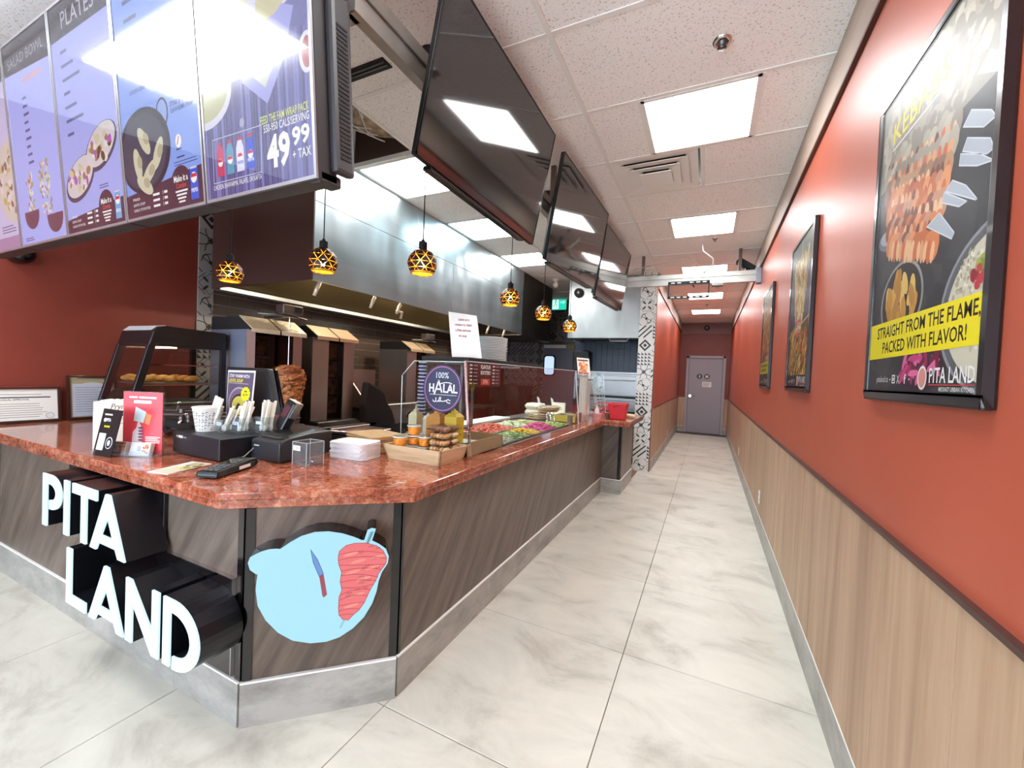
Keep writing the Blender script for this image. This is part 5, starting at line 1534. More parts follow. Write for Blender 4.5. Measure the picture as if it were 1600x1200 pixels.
obj('hood_handle', MB().box(-1.45, 6.56, 1.965, -1.16, 6.60, 1.985).box(-1.45, 6.56, 1.965, -1.44, 6.60, 2.02).box(-1.17, 6.56, 1.965, -1.16, 6.60, 2.02), m_steeldk, hd3)
obj('hood_lip', MB().box(-2.10, 6.572, 1.995, -0.992, 6.60, 2.02), m_blkmatt, hd3)
t = thing('ceiling_speaker', 'round black speaker fixed high on the oven hood', 'speaker', (-1.976, 6.54, 2.753))
obj('speaker_body', MB().cyl((-1.976, 6.549, 2.753), (-1.976, 6.50, 2.753), 0.078, 0.072, 24), m_blkmatt, t)
obj('speaker_cone', MB().cyl((-1.976, 6.50, 2.753), (-1.976, 6.492, 2.753), 0.030, 0.018, 16), m_steeldk, t)
t = thing('emergency_light', 'small round clear emergency lamp on the kitchen ceiling near the exit sign', 'emergency light', (-2.37, 6.5, ZC))
obj('lamp_base', MB().lathe([(0.06, 0), (0.055, -0.03), (0.03, -0.05)], 20, (-2.37, 6.5, ZC)), m_white, t)
obj('lamp_globe', MB().ball((-2.37, 6.5, ZC - 0.095), 0.05, 0.05, 0.05, 16, 10), mat('frosted_globe', S(226, 220, 196), rough=0.15), t)
t = thing('exit_sign', 'green running-man exit sign beside the dark hood', 'exit sign', (-2.93, 8.30, 2.78))
obj('sign_case', MB().box(-3.10, 8.29, 2.775, -2.755, 8.34, 3.10).box(-2.95, 8.34, 2.9, -2.90, 8.498, 2.95), m_blkmatt, t, bev=0.004)
p = PR((-3.09, 8.2895, 2.785), (1, 0, 0), (0, 0, 1), eps=0.002)
GR = S(32, 176, 148)
p.rect(0, 0, 0.325, 0.305, GR, 1)
p.rect(0.02, 0.02, 0.15, 0.285, S(220, 250, 240), 2)
p.ell(0.10, 0.235, 0.020, 0.024, GR, 3, 14)
p.stroke([(0.095, 0.21), (0.08, 0.13)], 0.034, GR, 3); p.stroke([(0.08, 0.13), (0.115, 0.10), (0.095, 0.045)], 0.020, GR, 3)
p.stroke([(0.08, 0.13), (0.06, 0.08), (0.03, 0.075)], 0.020, GR, 3); p.stroke([(0.093, 0.20), (0.06, 0.185), (0.045, 0.15)], 0.014, GR, 3); p.stroke([(0.095, 0.195), (0.12, 0.165), (0.142, 0.18)], 0.014, GR, 3)
p.poly([(0.19, 0.14), (0.25, 0.14), (0.25, 0.11), (0.30, 0.155), (0.25, 0.20), (0.25, 0.17), (0.19, 0.17)], S(120, 226, 200), 2)
p.obj('sign_face', attrmat('lit_exit_sign', 0.4, estr=0.8), t)

# =================================================================== KITCHEN: cook line
tb = thing('cook_line_table', 'stainless steel work table along the left wall under the grills', 'table', (-3.7, 4.2, 0))
obj('tabletop', MB().box(XL + 0.01, 1.96, 0.79, -3.10, 3.26, 0.825), m_steeldk, tb, bev=0.003)
for (x, y) in ((-3.14, 2.05), (-3.14, 3.2), (-4.2, 3.2), (-4.2, 2.05)):
    obj('leg', MB().cyl((x, y, 0), (x, y, 0.79), 0.022, n=10), m_steeldk, tb)
obj('undershelf', MB().box(-4.2, 2.0, 0.25, -3.12, 3.22, 0.27), m_steeldk, tb)
tb2 = thing('cook_line_table', 'second steel work table, beyond the griddle', 'table', (-3.7, 5.3, 0))
obj('tabletop', MB().box(XL + 0.01, 4.18, 0.79, -3.30, 6.4, 0.825), m_steeldk, tb2, bev=0.003)
for (x, y) in ((-3.34, 4.25), (-3.34, 6.3), (-4.2, 4.25), (-4.2, 6.3)):
    obj('leg', MB().cyl((x, y, 0), (x, y, 0.79), 0.022, n=10), m_steeldk, tb2)

m_pink = mat('warm_brushed_steel', S(182, 160, 152), rough=0.3, metal=0.95, bump=0.05, bscale=(30, 30, 2))
m_ceram = mat('burner_brick', S(112, 84, 68), rough=0.8, col2=S(52, 38, 34), nscale=(20, 20, 20))
def shawarma(y0, y1, label, xf_=-3.20, foil=False, meat=None, motor=True, x0=-3.70, z0=0.826):
    t = thing('vertical_grill', label, 'grill', ((x0 + xf_) / 2, (y0 + y1) / 2, z0))
    zt_ = 1.64
    # side wings, splayed
    w = 0.05 if meat else 0.15
    obj('wing', MB().zprism([(xf_ - 0.03, y0 + 0.001), (xf_, y0 + w), (xf_ - 0.012, y0 + w), (xf_ - 0.042, y0 + 0.001)], z0 + 0.05, zt_), m_steel, t)
    obj('side_panel', MB().zprism([(x0, y0), (xf_ - 0.035, y0), (xf_ - 0.035, y0 + 0.012), (x0, y0 + 0.012)], z0 + 0.05, zt_), mat('blue_tinted_side_steel', S(142, 150, 172), rough=0.5, metal=0.6) if meat else m_steel, t)  # blue in the base colour stands in for a reflection on the steel
    w2 = 0.10 if meat else 0.15
    obj('wing', MB().zprism([(xf_ - 0.02, y1 - 0.001), (xf_, y1 - w2), (xf_ - 0.012, y1 - w2), (xf_ - 0.032, y1 - 0.001)], z0 + 0.05, zt_), m_pink, t)
    obj('side_panel', MB().zprism([(x0, y1), (xf_ - 0.035, y1), (xf_ - 0.035, y1 - 0.012), (x0, y1 - 0.012)], z0 + 0.05, zt_), m_pink, t)
    obj('back_panel', MB().box(x0, y0 + 0.014, z0, x0 + 0.02, y1 - 0.014, zt_), m_steeldk, t)
    b = MB()
    ym0, ym1 = y0 + 0.06, y1 - 0.06
    n = 4
    xb = xf_ - (0.34 if meat else 0.14)
    obj('burner_housing', MB().box(x0 + 0.02, ym0 - 0.03, z0 + 0.04, xb, ym1 + 0.03, zt_ - 0.01), m_hooddk, t)
    for k in range(n):
        z_ = z0 + 0.10 + k * 0.175
        obj('burner', MB().box(xb, ym0 + 0.04, z_, xb + 0.012, ym1 - 0.04, z_ + 0.15), m_ceram, t, bev=0.003)
        obj('burner_guard', MB().box(xb + 0.012, ym0 + 0.04, z_ + 0.15, xb + 0.03, ym1 - 0.04, z_ + 0.160), m_steeldk, t)
    rm = m_foil if foil else mat('tan_steel_canopy', S(222, 200, 168), rough=0.35, metal=0.5)
    ym = (y0 + y1) / 2
    for a, c in ((y0 - 0.0, ym - 0.008), (ym + 0.008, y1)):
        obj('canopy_panel', MB().hexa([(xf_ - 0.13, a, 1.745), (xf_ + 0.03, a, 1.645), (xf_ + 0.03, c, 1.645), (xf_ - 0.13, c, 1.745), (xf_ - 0.13, a, 1.751), (xf_ + 0.036, a, 1.650), (xf_ + 0.036, c, 1.650), (xf_ - 0.13, c, 1.751)])
            .box(xf_ + 0.03, a, 1.618, xf_ + 0.036, c, 1.65), rm, t)
    obj('canopy_back', MB().prism([(x0, 1.64), (xf_ + 0.02, 1.64), (xf_ - 0.13, 1.743), (x0, 1.743)], lambda u, v, h: (u, h, v), y0 + 0.004, y1 - 0.004), m_blkmatt, t)
    obj('canopy_seam', MB().hexa([(xf_ - 0.13, ym - 0.008, 1.743), (xf_ + 0.03, ym - 0.008, 1.643), (xf_ + 0.03, ym + 0.008, 1.643), (xf_ - 0.13, ym + 0.008, 1.743), (xf_ - 0.13, ym - 0.008, 1.755), (xf_ + 0.03, ym - 0.008, 1.655), (xf_ + 0.03, ym + 0.008, 1.655), (xf_ - 0.13, ym + 0.008, 1.755)]), m_steeldk, t)
    obj('drip_tray', MB().box(x0, y0 + 0.01, z0, xf_ + 0.06, y1 - 0.01, z0 + 0.045), m_steeldk, t, bev=0.004)
    if motor:
        my = meat[1] - 0.01 if meat else ym + 0.12
        mx_ = xf_ - 0.0
        obj('motor_arm', MB().box(xf_ - 0.30, my - 0.012, 1.775, mx_, my + 0.012, 1.79).tube([(mx_ - 0.1, my - 0.2, 1.785), (mx_, my, 1.79), (mx_ + 0.02, my + 0.16, 1.775)], 0.010, 8), m_steeldk, t)
        mb_ = obj('spit_motor', MB().box(mx_ - 0.05, my - 0.085, 1.80, mx_ + 0.05, my + 0.10, 1.875), m_steeldk, t, bev=0.006)
        obj('motor_label', MB().box(mx_ + 0.05, my + 0.02, 1.82, mx_ + 0.052, my + 0.085, 1.86), m_blkmatt, mb_)
    if meat:
        mx_, my = meat
        sp = obj('spit_rod', MB().cyl((mx_, my, z0 + 0.06), (mx_, my, 1.81), 0.006, n=8), m_chrome, t)
        obj('spit_plate', MB().lathe([(0.10, 0), (0.11, 0.012), (0.03, 0.02)], 24, (mx_, my, z0 + 0.095)).cyl((mx_, my, z0 + 0.045), (mx_, my, z0 + 0.10), 0.04, n=16), m_hooddk, t)
    return t
vg1 = shawarma(1.985, 2.46, 'vertical grill with foil-wrapped canopy and the meat cone turning in front', foil=True, meat=(-3.20, 2.32))
shawarma(2.575, 3.05, 'empty vertical grill next to the one with meat, tan canopy', motor=False)
shawarma(4.20, 4.70, 'farther empty vertical grill with a motor on top, behind the halal sign', xf_=-3.48, x0=-3.98)
# the meat itself: shaved layers
random.seed(17)
b = MB()
mx_, my = -3.20, 2.32
prof = [(0.06, 0.93), (0.085, 0.95), (0.098, 1.05), (0.118, 1.16), (0.138, 1.26), (0.132, 1.31), (0.098, 1.355), (0.03, 1.378)]
b.lathe([(r * 0.93, z) for r, z in prof], 24, (mx_, my, 0), S(150, 84, 44))
cols = [S(206, 128, 66), S(184, 104, 52), S(160, 84, 42), S(222, 152, 88), S(124, 62, 34), S(196, 118, 64)]
for i in range(620):
    q = random.random()
    z = 0.945 + 0.42 * q
    r = 0
    for (r0, z0), (r1, z1) in zip(prof, prof[1:]):
        if z0 <= z <= z1:
            r = r0 + (r1 - r0) * (z - z0) / (z1 - z0)
    a = random.random() * 2 * PI
    c = random.choice(cols)
    da, dz, tl = 0.16 + 0.22 * random.random(), 0.006 + 0.008 * random.random(), 0.012 * (random.random() - 0.5)
    P = []
    for s_, e, h in ((-1, 0.0, -1), (0, 0.010, -1), (1, 0.0, -1), (1, 0.0, 1), (0, 0.012, 1), (-1, 0.0, 1)):
        rr = r * 0.97 + e * random.random() + 0.002
        P.append((mx_ + rr * math.cos(a + s_ * da), my + rr * math.sin(a + s_ * da), z + h * dz + s_ * tl))
    b._add(P, [(0, 1, 4, 5), (1, 2, 3, 4)], c, False)
tag(obj('meat_cone', b, m_food), 'cone of browned shaved meat on the vertical spit', 'meat')

# griddle
g = thing('griddle', 'stainless steel griddle with two black knobs, beyond the empty grill', 'griddle', (-3.6, 3.8, 0.62))
obj('griddle_body', MB().box(-4.0, 3.30, 0.10, -3.29, 4.16, 0.90), m_steeldk, g, bev=0.003)
obj('griddle_plate', MB().box(-3.96, 3.33, 0.90, -3.32, 4.14, 0.955), m_hooddk, g)
obj('front_rail', MB().box(-3.32, 3.30, 0.945, -3.20, 4.16, 0.985), m_steel, g, bev=0.006)
obj('control_panel', MB().hexa([(-3.27, 3.30, 0.72), (-3.225, 3.30, 0.72), (-3.225, 4.16, 0.72), (-3.27, 4.16, 0.72), (-3.27, 3.30, 0.945), (-3.245, 3.30, 0.945), (-3.245, 4.16, 0.945), (-3.27, 4.16, 0.945)]), m_steel, g)
for y in (3.55, 3.95):
    kb = obj('knob', MB().cyl((-3.236, y, 0.84), (-3.19, y, 0.835), 0.036, 0.030, 18), m_blkmatt, g)
    obj('knob_ring', MB().cyl((-3.240, y, 0.84), (-3.229, y, 0.84), 0.046, n=20), m_chrome, kb)
obj('grease_slot', MB().box(-3.224, 3.34, 0.735, -3.220, 4.12, 0.745), m_blkmatt, g)
obj('lower_panel', MB().box(-3.27, 3.30, 0.45, -3.23, 4.16, 0.70), m_steel, g)
obj('back_splash', MB().prism([(3.29, 0.95), (4.16, 0.95), (4.16, 1.36), (3.29, 1.36)], lambda u, v, h: (h, u, v), -4.02, -4.0), m_pink, g)
obj('side_splash', MB().prism([(-4.0, 0.95), (-3.35, 0.95), (-3.35, 1.08), (-3.62, 1.36), (-4.0, 1.36)], lambda u, v, h: (u, h, v), 3.285, 3.30), m_pink, g)
for k in range(4):
    obj('leg', MB().cyl((-3.95 + 0.6 * (k % 2), 3.36 + 0.74 * (k // 2), 0), (-3.95 + 0.6 * (k % 2), 3.36 + 0.74 * (k // 2), 0.1), 0.025, n=8), m_steeldk, g)
b = MB()
prof2 = [(3.13, 0.72), (3.52, 0.70), (3.56, 0.80), (3.50, 0.93), (3.42, 1.02), (3.38, 1.12), (3.30, 1.17), (3.22, 1.21), (3.14, 1.24), (3.10, 1.0)]
b.prism(prof2, lambda u, v, h: (h, u, v), -3.19, -3.10)
tag(obj('black_bag', b, mat('black_cloth', S(30, 20, 18), rough=0.8, bump=0.6, bscale=(9, 9, 9)), bev=0.02, seg=2), 'black cloth cover slumped between the empty grill and the griddle', 'cover')
# range with grates in front of the grills
rg = thing('gas_range', 'low black gas range with cast grates behind the napkins', 'gas range', (-2.75, 2.7, 0))
obj('range_body', MB().box(-3.0, 2.30, 0.10, -2.55, 3.5, 0.74), m_blkmatt, rg, bev=0.004)
obj('range_top', MB().box(-3.0, 2.28, 0.74, -2.52, 3.52, 0.77), m_steeldk, rg)
for i in range(3):
    b = MB()
    y = 2.36 + 0.39 * i
    for k in range(5):
        b.box(-2.98, y + 0.08 * k, 0.79, -2.56, y + 0.08 * k + 0.014, 0.81)
    b.box(-2.98, y, 0.77, -2.965, y + 0.335, 0.80); b.box(-2.575, y, 0.77, -2.56, y + 0.335, 0.80)
    obj('grate', b, m_dark, rg)
for i in range(3):
    kb = obj('knob', MB().cyl((-2.55, 2.5 + 0.35 * i, 0.65), (-2.52, 2.5 + 0.35 * i, 0.65), 0.025, n=14), m_dark, rg)
for k in range(4):
    obj('leg', MB().cyl((-2.96 + 0.37 * (k % 2), 2.34 + 1.12 * (k // 2), 0), (-2.96 + 0.37 * (k % 2), 2.34 + 1.12 * (k // 2), 0.1), 0.02, n=8), m_steeldk, rg)
tag(obj('metal_tray', MB().box(-2.9, 2.5, 0.81, -2.62, 2.95, 0.83).box(-2.9, 2.5, 0.83, -2.88, 2.95, 0.85), m_pink, bev=0.003), 'dull metal tray lying on the range grates', 'tray')
tag(obj('tongs', MB().tube([(-2.95, 2.3, 0.84), (-2.8, 2.4, 0.85), (-2.62, 2.44, 0.85)], 0.008, 6).tube([(-2.93, 2.27, 0.84), (-2.8, 2.36, 0.86), (-2.62, 2.44, 0.85)], 0.008, 6), m_chrome), 'steel tongs lying across the front of the range', 'tongs')

# pizza oven
ov = thing('deck_oven', 'stainless steel deck oven under the square hood', 'oven', (-1.5, 7.0, 0))
obj('oven_body', MB().box(-1.98, 6.80, 0.60, -0.99, 7.34, 1.46), m_steel, ov, bev=0.006)
obj('oven_top', MB().box(-2.0, 6.77, 1.46, -0.985, 7.34, 1.49), m_steel, ov)
obj('oven_door', MB().box(-1.93, 6.775, 1.11, -1.02, 6.80, 1.43), m_steel, ov, bev=0.006)
obj('door_handle', MB().cyl((-1.9, 6.745, 1.36), (-1.05, 6.745, 1.36), 0.010, n=8).box(-1.86, 6.745, 1.352, -1.85, 6.776, 1.368).box(-1.10, 6.745, 1.352, -1.09, 6.776, 1.368), m_steel, ov)
obj('door_slot', MB().box(-1.93, 6.79, 1.065, -1.02, 6.802, 1.10), m_blkmatt, ov)
obj('oven_lip', MB().box(-1.95, 6.74, 1.03, -1.0, 6.80, 1.055), m_steel, ov)
obj('oven_door', MB().box(-1.93, 6.785, 0.90, -1.02, 6.80, 1.02), m_steel, ov, bev=0.004)
obj('vent_strip', MB().box(-1.96, 6.79, 0.66, -1.0, 6.803, 0.86), m_blkmatt, ov)
obj('oven_stand', MB().box(-1.96, 6.82, 0.12, -1.0, 7.3, 0.60), m_steel, ov)
for x in (-1.92, -1.04):
    obj('leg', MB().cyl((x, 6.88, 0), (x, 6.88, 0.12), 0.025, n=10), m_blkmatt, ov)
t = thing('towel_dispenser', 'black rounded paper towel dispenser on the navy tiles left of the oven', 'dispenser', (-2.07, 7.35, 1.52))
obj('dispenser_case', MB().prism(rrect(-2.22, 1.50, -1.93, 1.86, 0.05), yfn(7.351), 0.0, 0.20), m_dark, t, bev=0.02, seg=2)
obj('dispenser_window', MB().prism(rrect(-2.18, 1.60, -1.97, 1.72, 0.02), yfn(7.15), 0.0, 0.004), m_blk, t)
tag(obj('steel_fridge', MB().box(-4.2, 7.7, 0.001, -3.5, 8.4, 1.15), m_steeldk, bev=0.01), 'low steel cabinet by the kitchen back wall', 'cabinet')

# =================================================================== PREP TABLE behind the glass
pt = thing('prep_table', 'refrigerated stainless steel prep table behind the sneeze guard', 'prep table', (-1.65, 3.4, 0))
obj('cabinet', MB().box(-2.10, 2.15, 0.08, -1.27, 5.16, 0.80), m_steeldk, pt)
PX0, PX1, PY0, PY1 = -1.90, -1.27, 2.45, 4.20
obj('steel_top', MB().box(-2.12, 2.14, 0.85, PX0, 5.17, 0.885).box(PX1, 2.14, 0.85, -1.207, 5.17, 0.885).box(PX0, 2.14, 0.85, PX1, PY0, 0.885).box(PX0, PY1, 0.85, PX1, 5.17, 0.885), m_steel, pt)
obj('well', MB().box(PX0, PY0, 0.66, PX1, PY1, 0.67).box(PX0 - 0.01, PY0, 0.66, PX0, PY1, 0.85).box(PX1, PY0, 0.66, PX1 + 0.01, PY1, 0.85).box(PX0, PY0 - 0.01, 0.66, PX1, PY0, 0.85).box(PX0, PY1, 0.66, PX1, PY1 + 0.01, 0.85), m_steeldk, pt)
obj('well_rim', MB().box(PX0 - 0.03, PY0 - 0.03, 0.885, PX0, PY1 + 0.03, 0.895).box(PX1, PY0 - 0.03, 0.885, PX1 + 0.02, PY1 + 0.03, 0.895).box(PX0, PY0 - 0.03, 0.885, PX1, PY0, 0.895).box(PX0, PY1, 0.885, PX1, PY1 + 0.03, 0.895), m_dark, pt)
def veg(name, label, cat, x0, x1, y0, y1, cols, n, r, hump=0.04, long=1.0, flat=0.5):
    pan = thing('food_pan', 'steel pan holding ' + label.split(' in ')[0], 'food pan', ((x0 + x1) / 2, (y0 + y1) / 2, 0.74), group=None)
    b = MB()
    for (a, c, d_, e) in ((x0, y0, x1, y0 + 0.006), (x0, y1 - 0.006, x1, y1), (x0, y0, x0 + 0.006, y1), (x1 - 0.006, y0, x1, y1)):
        b.box(a, c, 0.74, d_, e, 0.888)
    b.box(x0, y0, 0.735, x1, y1, 0.74)
    obj('pan_wall', b, m_steel, pan)
    f = MB()
    for i in range(n):
        u, v = random.random(), random.random()
        hz = hump * (1 - (2 * u - 1) ** 2) * (1 - (2 * v - 1) ** 2)
        x, y = x0 + 0.015 + (x1 - x0 - 0.03) * u, y0 + 0.015 + (y1 - y0 - 0.03) * v
        f.M = Matrix.Translation((x, y, 0.868 + hz + 0.008 * random.random())) @ Matrix.Rotation(random.random() * 3, 4, 'Z') @ Matrix.Rotation(0.6 * (random.random() - 0.5), 4, 'X')
        f.ball((0, 0, 0), r * long, r, r * flat, 6, 4, random.choice(cols), 0.3)
    f.M = None
    f.box(x0 + 0.008, y0 + 0.008, 0.742, x1 - 0.008, y1 - 0.008, 0.868, cols[0])
    tag(obj(name, f, m_food), label, cat, kind='stuff')
random.seed(23)
CX = -1.585
veg('sliced_onions', 'pink and white sliced onions in the first pan behind the glass', 'onions', PX0 + 0.005, CX - 0.003, 2.46, 2.88, [S(222, 170, 178), S(238, 214, 214), S(206, 130, 150), S(236, 226, 220)], 330, 0.016, 0.05, 1.4, 0.35)
veg('shredded_lettuce', 'pale green shredded lettuce in the pan beside the onions', 'lettuce', CX + 0.003, PX1 - 0.005, 2.46, 2.88, [S(206, 222, 160), S(170, 200, 110), S(228, 236, 200), S(140, 178, 84)], 330, 0.017, 0.05, 1.5, 0.3)
veg('cucumber_slices', 'green cucumber slices in the pan behind the second wooden tray', 'cucumber', CX + 0.003, PX1 - 0.005, 2.89, 3.18, [S(110, 150, 62), S(176, 204, 120), S(84, 124, 48)], 120, 0.020, 0.03, 1, 0.3)
veg('diced_tomatoes', 'red diced tomatoes in the pan nearest the cutting board', 'tomatoes', PX0 + 0.005, CX - 0.003, 2.89, 3.50, [S(220, 90, 70), S(236, 124, 96), S(200, 66, 54), S(240, 150, 120)], 420, 0.015, 0.05, 1, 0.8)
veg('white_onions', 'white chopped onions in the pan next to the tomatoes', 'onions', PX0 + 0.005, CX - 0.003, 3.51, 3.82, [S(236, 236, 216), S(220, 226, 190), S(196, 210, 160)], 160, 0.016, 0.04, 1, 0.7)
veg('sweetcorn', 'yellow sweetcorn in the pan before the pink turnips', 'sweetcorn', CX + 0.003, PX1 - 0.005, 3.19, 3.42, [S(244, 208, 60), S(236, 190, 40), S(248, 226, 110)], 240, 0.010, 0.035, 1, 0.8)
veg('pickled_turnips', 'bright magenta pickled turnips in a heaped pan', 'turnips', CX + 0.003, PX1 - 0.005, 3.43, 3.80, [S(206, 40, 120), S(226, 70, 150), S(170, 24, 96), S(236, 120, 176)], 280, 0.015, 0.06, 1.6, 0.5)
veg('green_peppers', 'green sliced peppers in the farthest pan', 'peppers', CX + 0.003, PX1 - 0.005, 3.81, 4.19, [S(156, 186, 90), S(196, 214, 130), S(120, 156, 70)], 200, 0.015, 0.03, 1.4, 0.4)
veg('pickle_slices', 'pale pickle slices in the pan behind the peppers', 'pickles', PX0 + 0.005, CX - 0.003, 3.83, 4.19, [S(186, 190, 120), S(206, 206, 150)], 140, 0.018, 0.02, 1, 0.35)
tag(obj('cutting_board', MB().box(-2.12, 2.62, 0.886, -1.935, 4.05, 0.912), mat('white_chopping_board', S(236, 234, 226), rough=0.5), bev=0.003), 'long white cutting board at the back of the prep table', 'cutting board')

# sneeze guard
gd = thing('sneeze_guard', 'clear glass sneeze guard standing on the granite edge', 'sneeze guard', (-1.18, 3.6, 0.9))
def gp(y, z, dx=0.0):
    return (-1.165 - 0.055 * (z - 0.9) / 0.54 + dx, y, z)
for y0, y1 in ((1.955, 4.06), (4.065, 5.28)):
    obj('front_pane', MB().hexa([gp(y0, 0.902, -0.006), gp(y0, 0.902), gp(y1, 0.902), gp(y1, 0.902, -0.006), gp(y0, 1.44, -0.006), gp(y0, 1.44), gp(y1, 1.44), gp(y1, 1.44, -0.006)]), m_glass, gd)
    e = MB()
    e.hexa([gp(y0, 1.4402, -0.006), gp(y0, 1.4402), gp(y1, 1.4402), gp(y1, 1.4402, -0.006), gp(y0, 1.4440, -0.006), gp(y0, 1.4440), gp(y1, 1.4440), gp(y1, 1.4440, -0.006)])
    for yy in (y0 - 0.0012, y1 + 0.0001):
        e.hexa([gp(yy, 0.902, -0.007), gp(yy, 0.902, 0.001), gp(yy + 0.0012, 0.902, 0.001), gp(yy + 0.0012, 0.902, -0.007), gp(yy, 1.44, -0.007), gp(yy, 1.44, 0.001), gp(yy + 0.0012, 1.44, 0.001), gp(yy + 0.0012, 1.44, -0.007)])
    obj('polished_edge', e, m_edge, gd)
EP = [(-1.178, 0.985), (-1.226, 1.436), (-1.577, 1.434), (-1.665, 1.347), (-1.66, 0.985)]
obj('end_pane', MB().prism(EP, lambda u, v, h: (u, h, v), 1.950, 1.956), m_glass, gd)
e = MB()
for (u0, v0), (u1, v1) in zip(EP[1:], EP[2:]):
    e.tube([(u0, 1.953, v0), (u1, 1.953, v1)], 0.0028, 6)
obj('polished_edge', e, m_edge, gd)
obj('corner_channel', MB().hexa([gp(1.945, 0.902, -0.008), gp(1.945, 0.902, 0.006), gp(1.958, 0.902, 0.006), gp(1.958, 0.902, -0.008), gp(1.945, 1.442, -0.008), gp(1.945, 1.442, 0.006), gp(1.958, 1.442, 0.006), gp(1.958, 1.442, -0.008)]), m_chrome, gd)
obj('far_pane', MB().box(-1.62, 5.276, 0.902, -1.20, 5.282, 1.435), m_glass, gd)
# halal roundel on the end pane
t = thing('halal_sticker', 'round navy 100% HALAL sticker on the end of the glass guard', 'sticker', (-1.369, 1.948, 1.147))
p = PR((-1.369, 1.9495, 1.281), (1, 0, 0), (0, 0, 1), eps=0.0004)
NV = S(44, 46, 78)
p.ell(0, 0, 0.134, 0.137, NV, 0, 48); p.ell(0, 0, 0.124, 0.127, S(206, 120, 180), 1, 48); p.ell(0, 0, 0.120, 0.123, NV, 2, 48)
p.text('100%', 0, 0.060, 0.048, S(206, 214, 224), 3, 'c', 0.086, 0.01)
for q in ([(-0.086, -0.020), (-0.086, 0.024)], [(-0.060, -0.020), (-0.060, 0.024)], [(-0.086, 0.002), (-0.060, 0.002)],
          [(-0.052, -0.032), (-0.024, 0.046), (-0.002, -0.020)], [(-0.040, -0.004), (-0.008, -0.004)],
          [(0.012, 0.024), (0.012, -0.018), (0.034, -0.018)], [(0.038, -0.020), (0.054, 0.024), (0.070, -0.020)], [(0.045, -0.006), (0.063, -0.006)],
          [(0.080, 0.024), (0.080, -0.018), (0.102, -0.018)]):
    p.stroke(q, 0.0088, WHITE, 3)
p.stroke([(-0.022, 0.020), (-0.004, 0.030), (0.022, 0.036), (0.052, 0.035), (0.066, 0.030)], 0.0045, WHITE, 4)
p.rect(-0.086, -0.0365, 0.100, -0.0345, WHITE, 3)
for pts in ([(0.058, -0.066), (0.045, -0.060), (0.030, -0.066), (0.040, -0.078), (0.058, -0.080)], [(0.030, -0.068), (0.010, -0.072), (-0.008, -0.072)], [(-0.006, -0.050), (-0.010, -0.072), (-0.020, -0.074)],
            [(-0.014, -0.050), (-0.022, -0.072), (-0.034, -0.076)], [(-0.040, -0.054), (-0.040, -0.074), (-0.052, -0.078), (-0.062, -0.068)]):
    p.stroke(pts, 0.005, WHITE, 3)
p.obj('sticker_print', m_print, t)
obj('sticker_film', MB().prism([(-1.369 + 0.134 * math.cos(a * PI / 24), 1.281 + 0.137 * math.sin(a * PI / 24)) for a in range(48)], lambda u, v, h: (u, h, v), 1.9497, 1.9502), mat('navy_film', NV, rough=0.4), t)

# over-shelf with what stands on it
sf = thing('over_shelf', 'black shelf above the prep table, on slim steel posts', 'shelf', (-1.45, 2.6, 0.886))
obj('shelf_board', MB().box(-1.64, 2.10, 1.447, -1.29, 3.30, 1.470), m_blkmatt, sf, bev=0.002)
for x, y in ((-1.46, 2.30), (-1.915, 3.2)):
    obj('post', MB().box(x - 0.01, y - 0.01, 0.896, x + 0.01, y + 0.01, 1.447).box(min(x, -1.6), y - 0.01, 1.43, -1.45, y + 0.01, 1.4469), m_steeldk, sf)
t = thing('flavour_sign', 'maroon FLAVOUR BOOSTERS board hanging under the shelf behind the glass', 'sign', (-1.29, 2.3, 1.29))
obj('sign_board', MB().box(-1.296, 2.10, 1.292, -1.290, 2.515, 1.446), mat('maroon_board', S(66, 26, 34), rough=0.4), t)
p = PR((-1.2896, 2.10, 1.292), (0, 1, 0), (0, 0, 1), eps=0.0004)
p.text('FLAVOUR', 0.208, 0.113, 0.036, WHITE, 1, 'c', 0.125, 0.015); p.text('BOOSTERS!', 0.208, 0.078, 0.034, WHITE, 1, 'c', 0.125, 0.015)
p.rect(0.150, 0.012, 0.268, 0.052, S(214, 56, 50), 1); p.text('EXTRA', 0.208, 0.021, 0.034, WHITE, 2, 'c', 0.06, 0.01)
p.poly([(0.200, 0.068), (0.216, 0.068), (0.208, 0.060)], S(214, 56, 50), 1)
for sx in (0.012, 0.300):
    for q in range(6):
        p.rect(sx, 0.128 - 0.022 * q, sx + 0.03, 0.137 - 0.022 * q, S(226, 216, 216), 1)
        p.rect(sx + 0.045, 0.130 - 0.022 * q, sx + 0.092, 0.134 - 0.022 * q, S(196, 176, 180), 1)
p.obj('sign_print', m_print, t)
t = thing('notice_card', 'tall white review notice leaning on the shelf above the glass', 'notice', (-1.41, 2.2, 1.47))
hx = [(-1.479, 2.20, 1.470), (-1.263, 2.20, 1.470), (-1.263, 2.206, 1.470), (-1.479, 2.206, 1.470), (-1.548, 2.24, 1.770), (-1.335, 2.24, 1.738), (-1.335, 2.246, 1.738), (-1.548, 2.246, 1.770)]
obj('card', MB().hexa(hx), m_paper, t)
u_ = Vector(hx[1]) - Vector(hx[0]); v_ = Vector(hx[4]) - Vector(hx[0])
p = PR(Vector(hx[0]) - Vector((0, 0.0006, 0)), u_, v_, eps=0.0003)
RD = S(160, 60, 64)
for q, s_ in enumerate(('Leave us a', 'review to claim', 'a free samosa', 'or soup')):
    p.text(s_, 0.112 - 0.006 * q, 0.245 - 0.036 * q, 0.026, RD, 1, 'c', (0.082, 0.125, 0.115, 0.058)[q], 0.004, rot=-0.06)
p.obj('card_text', m_print, t)
random.seed(29)
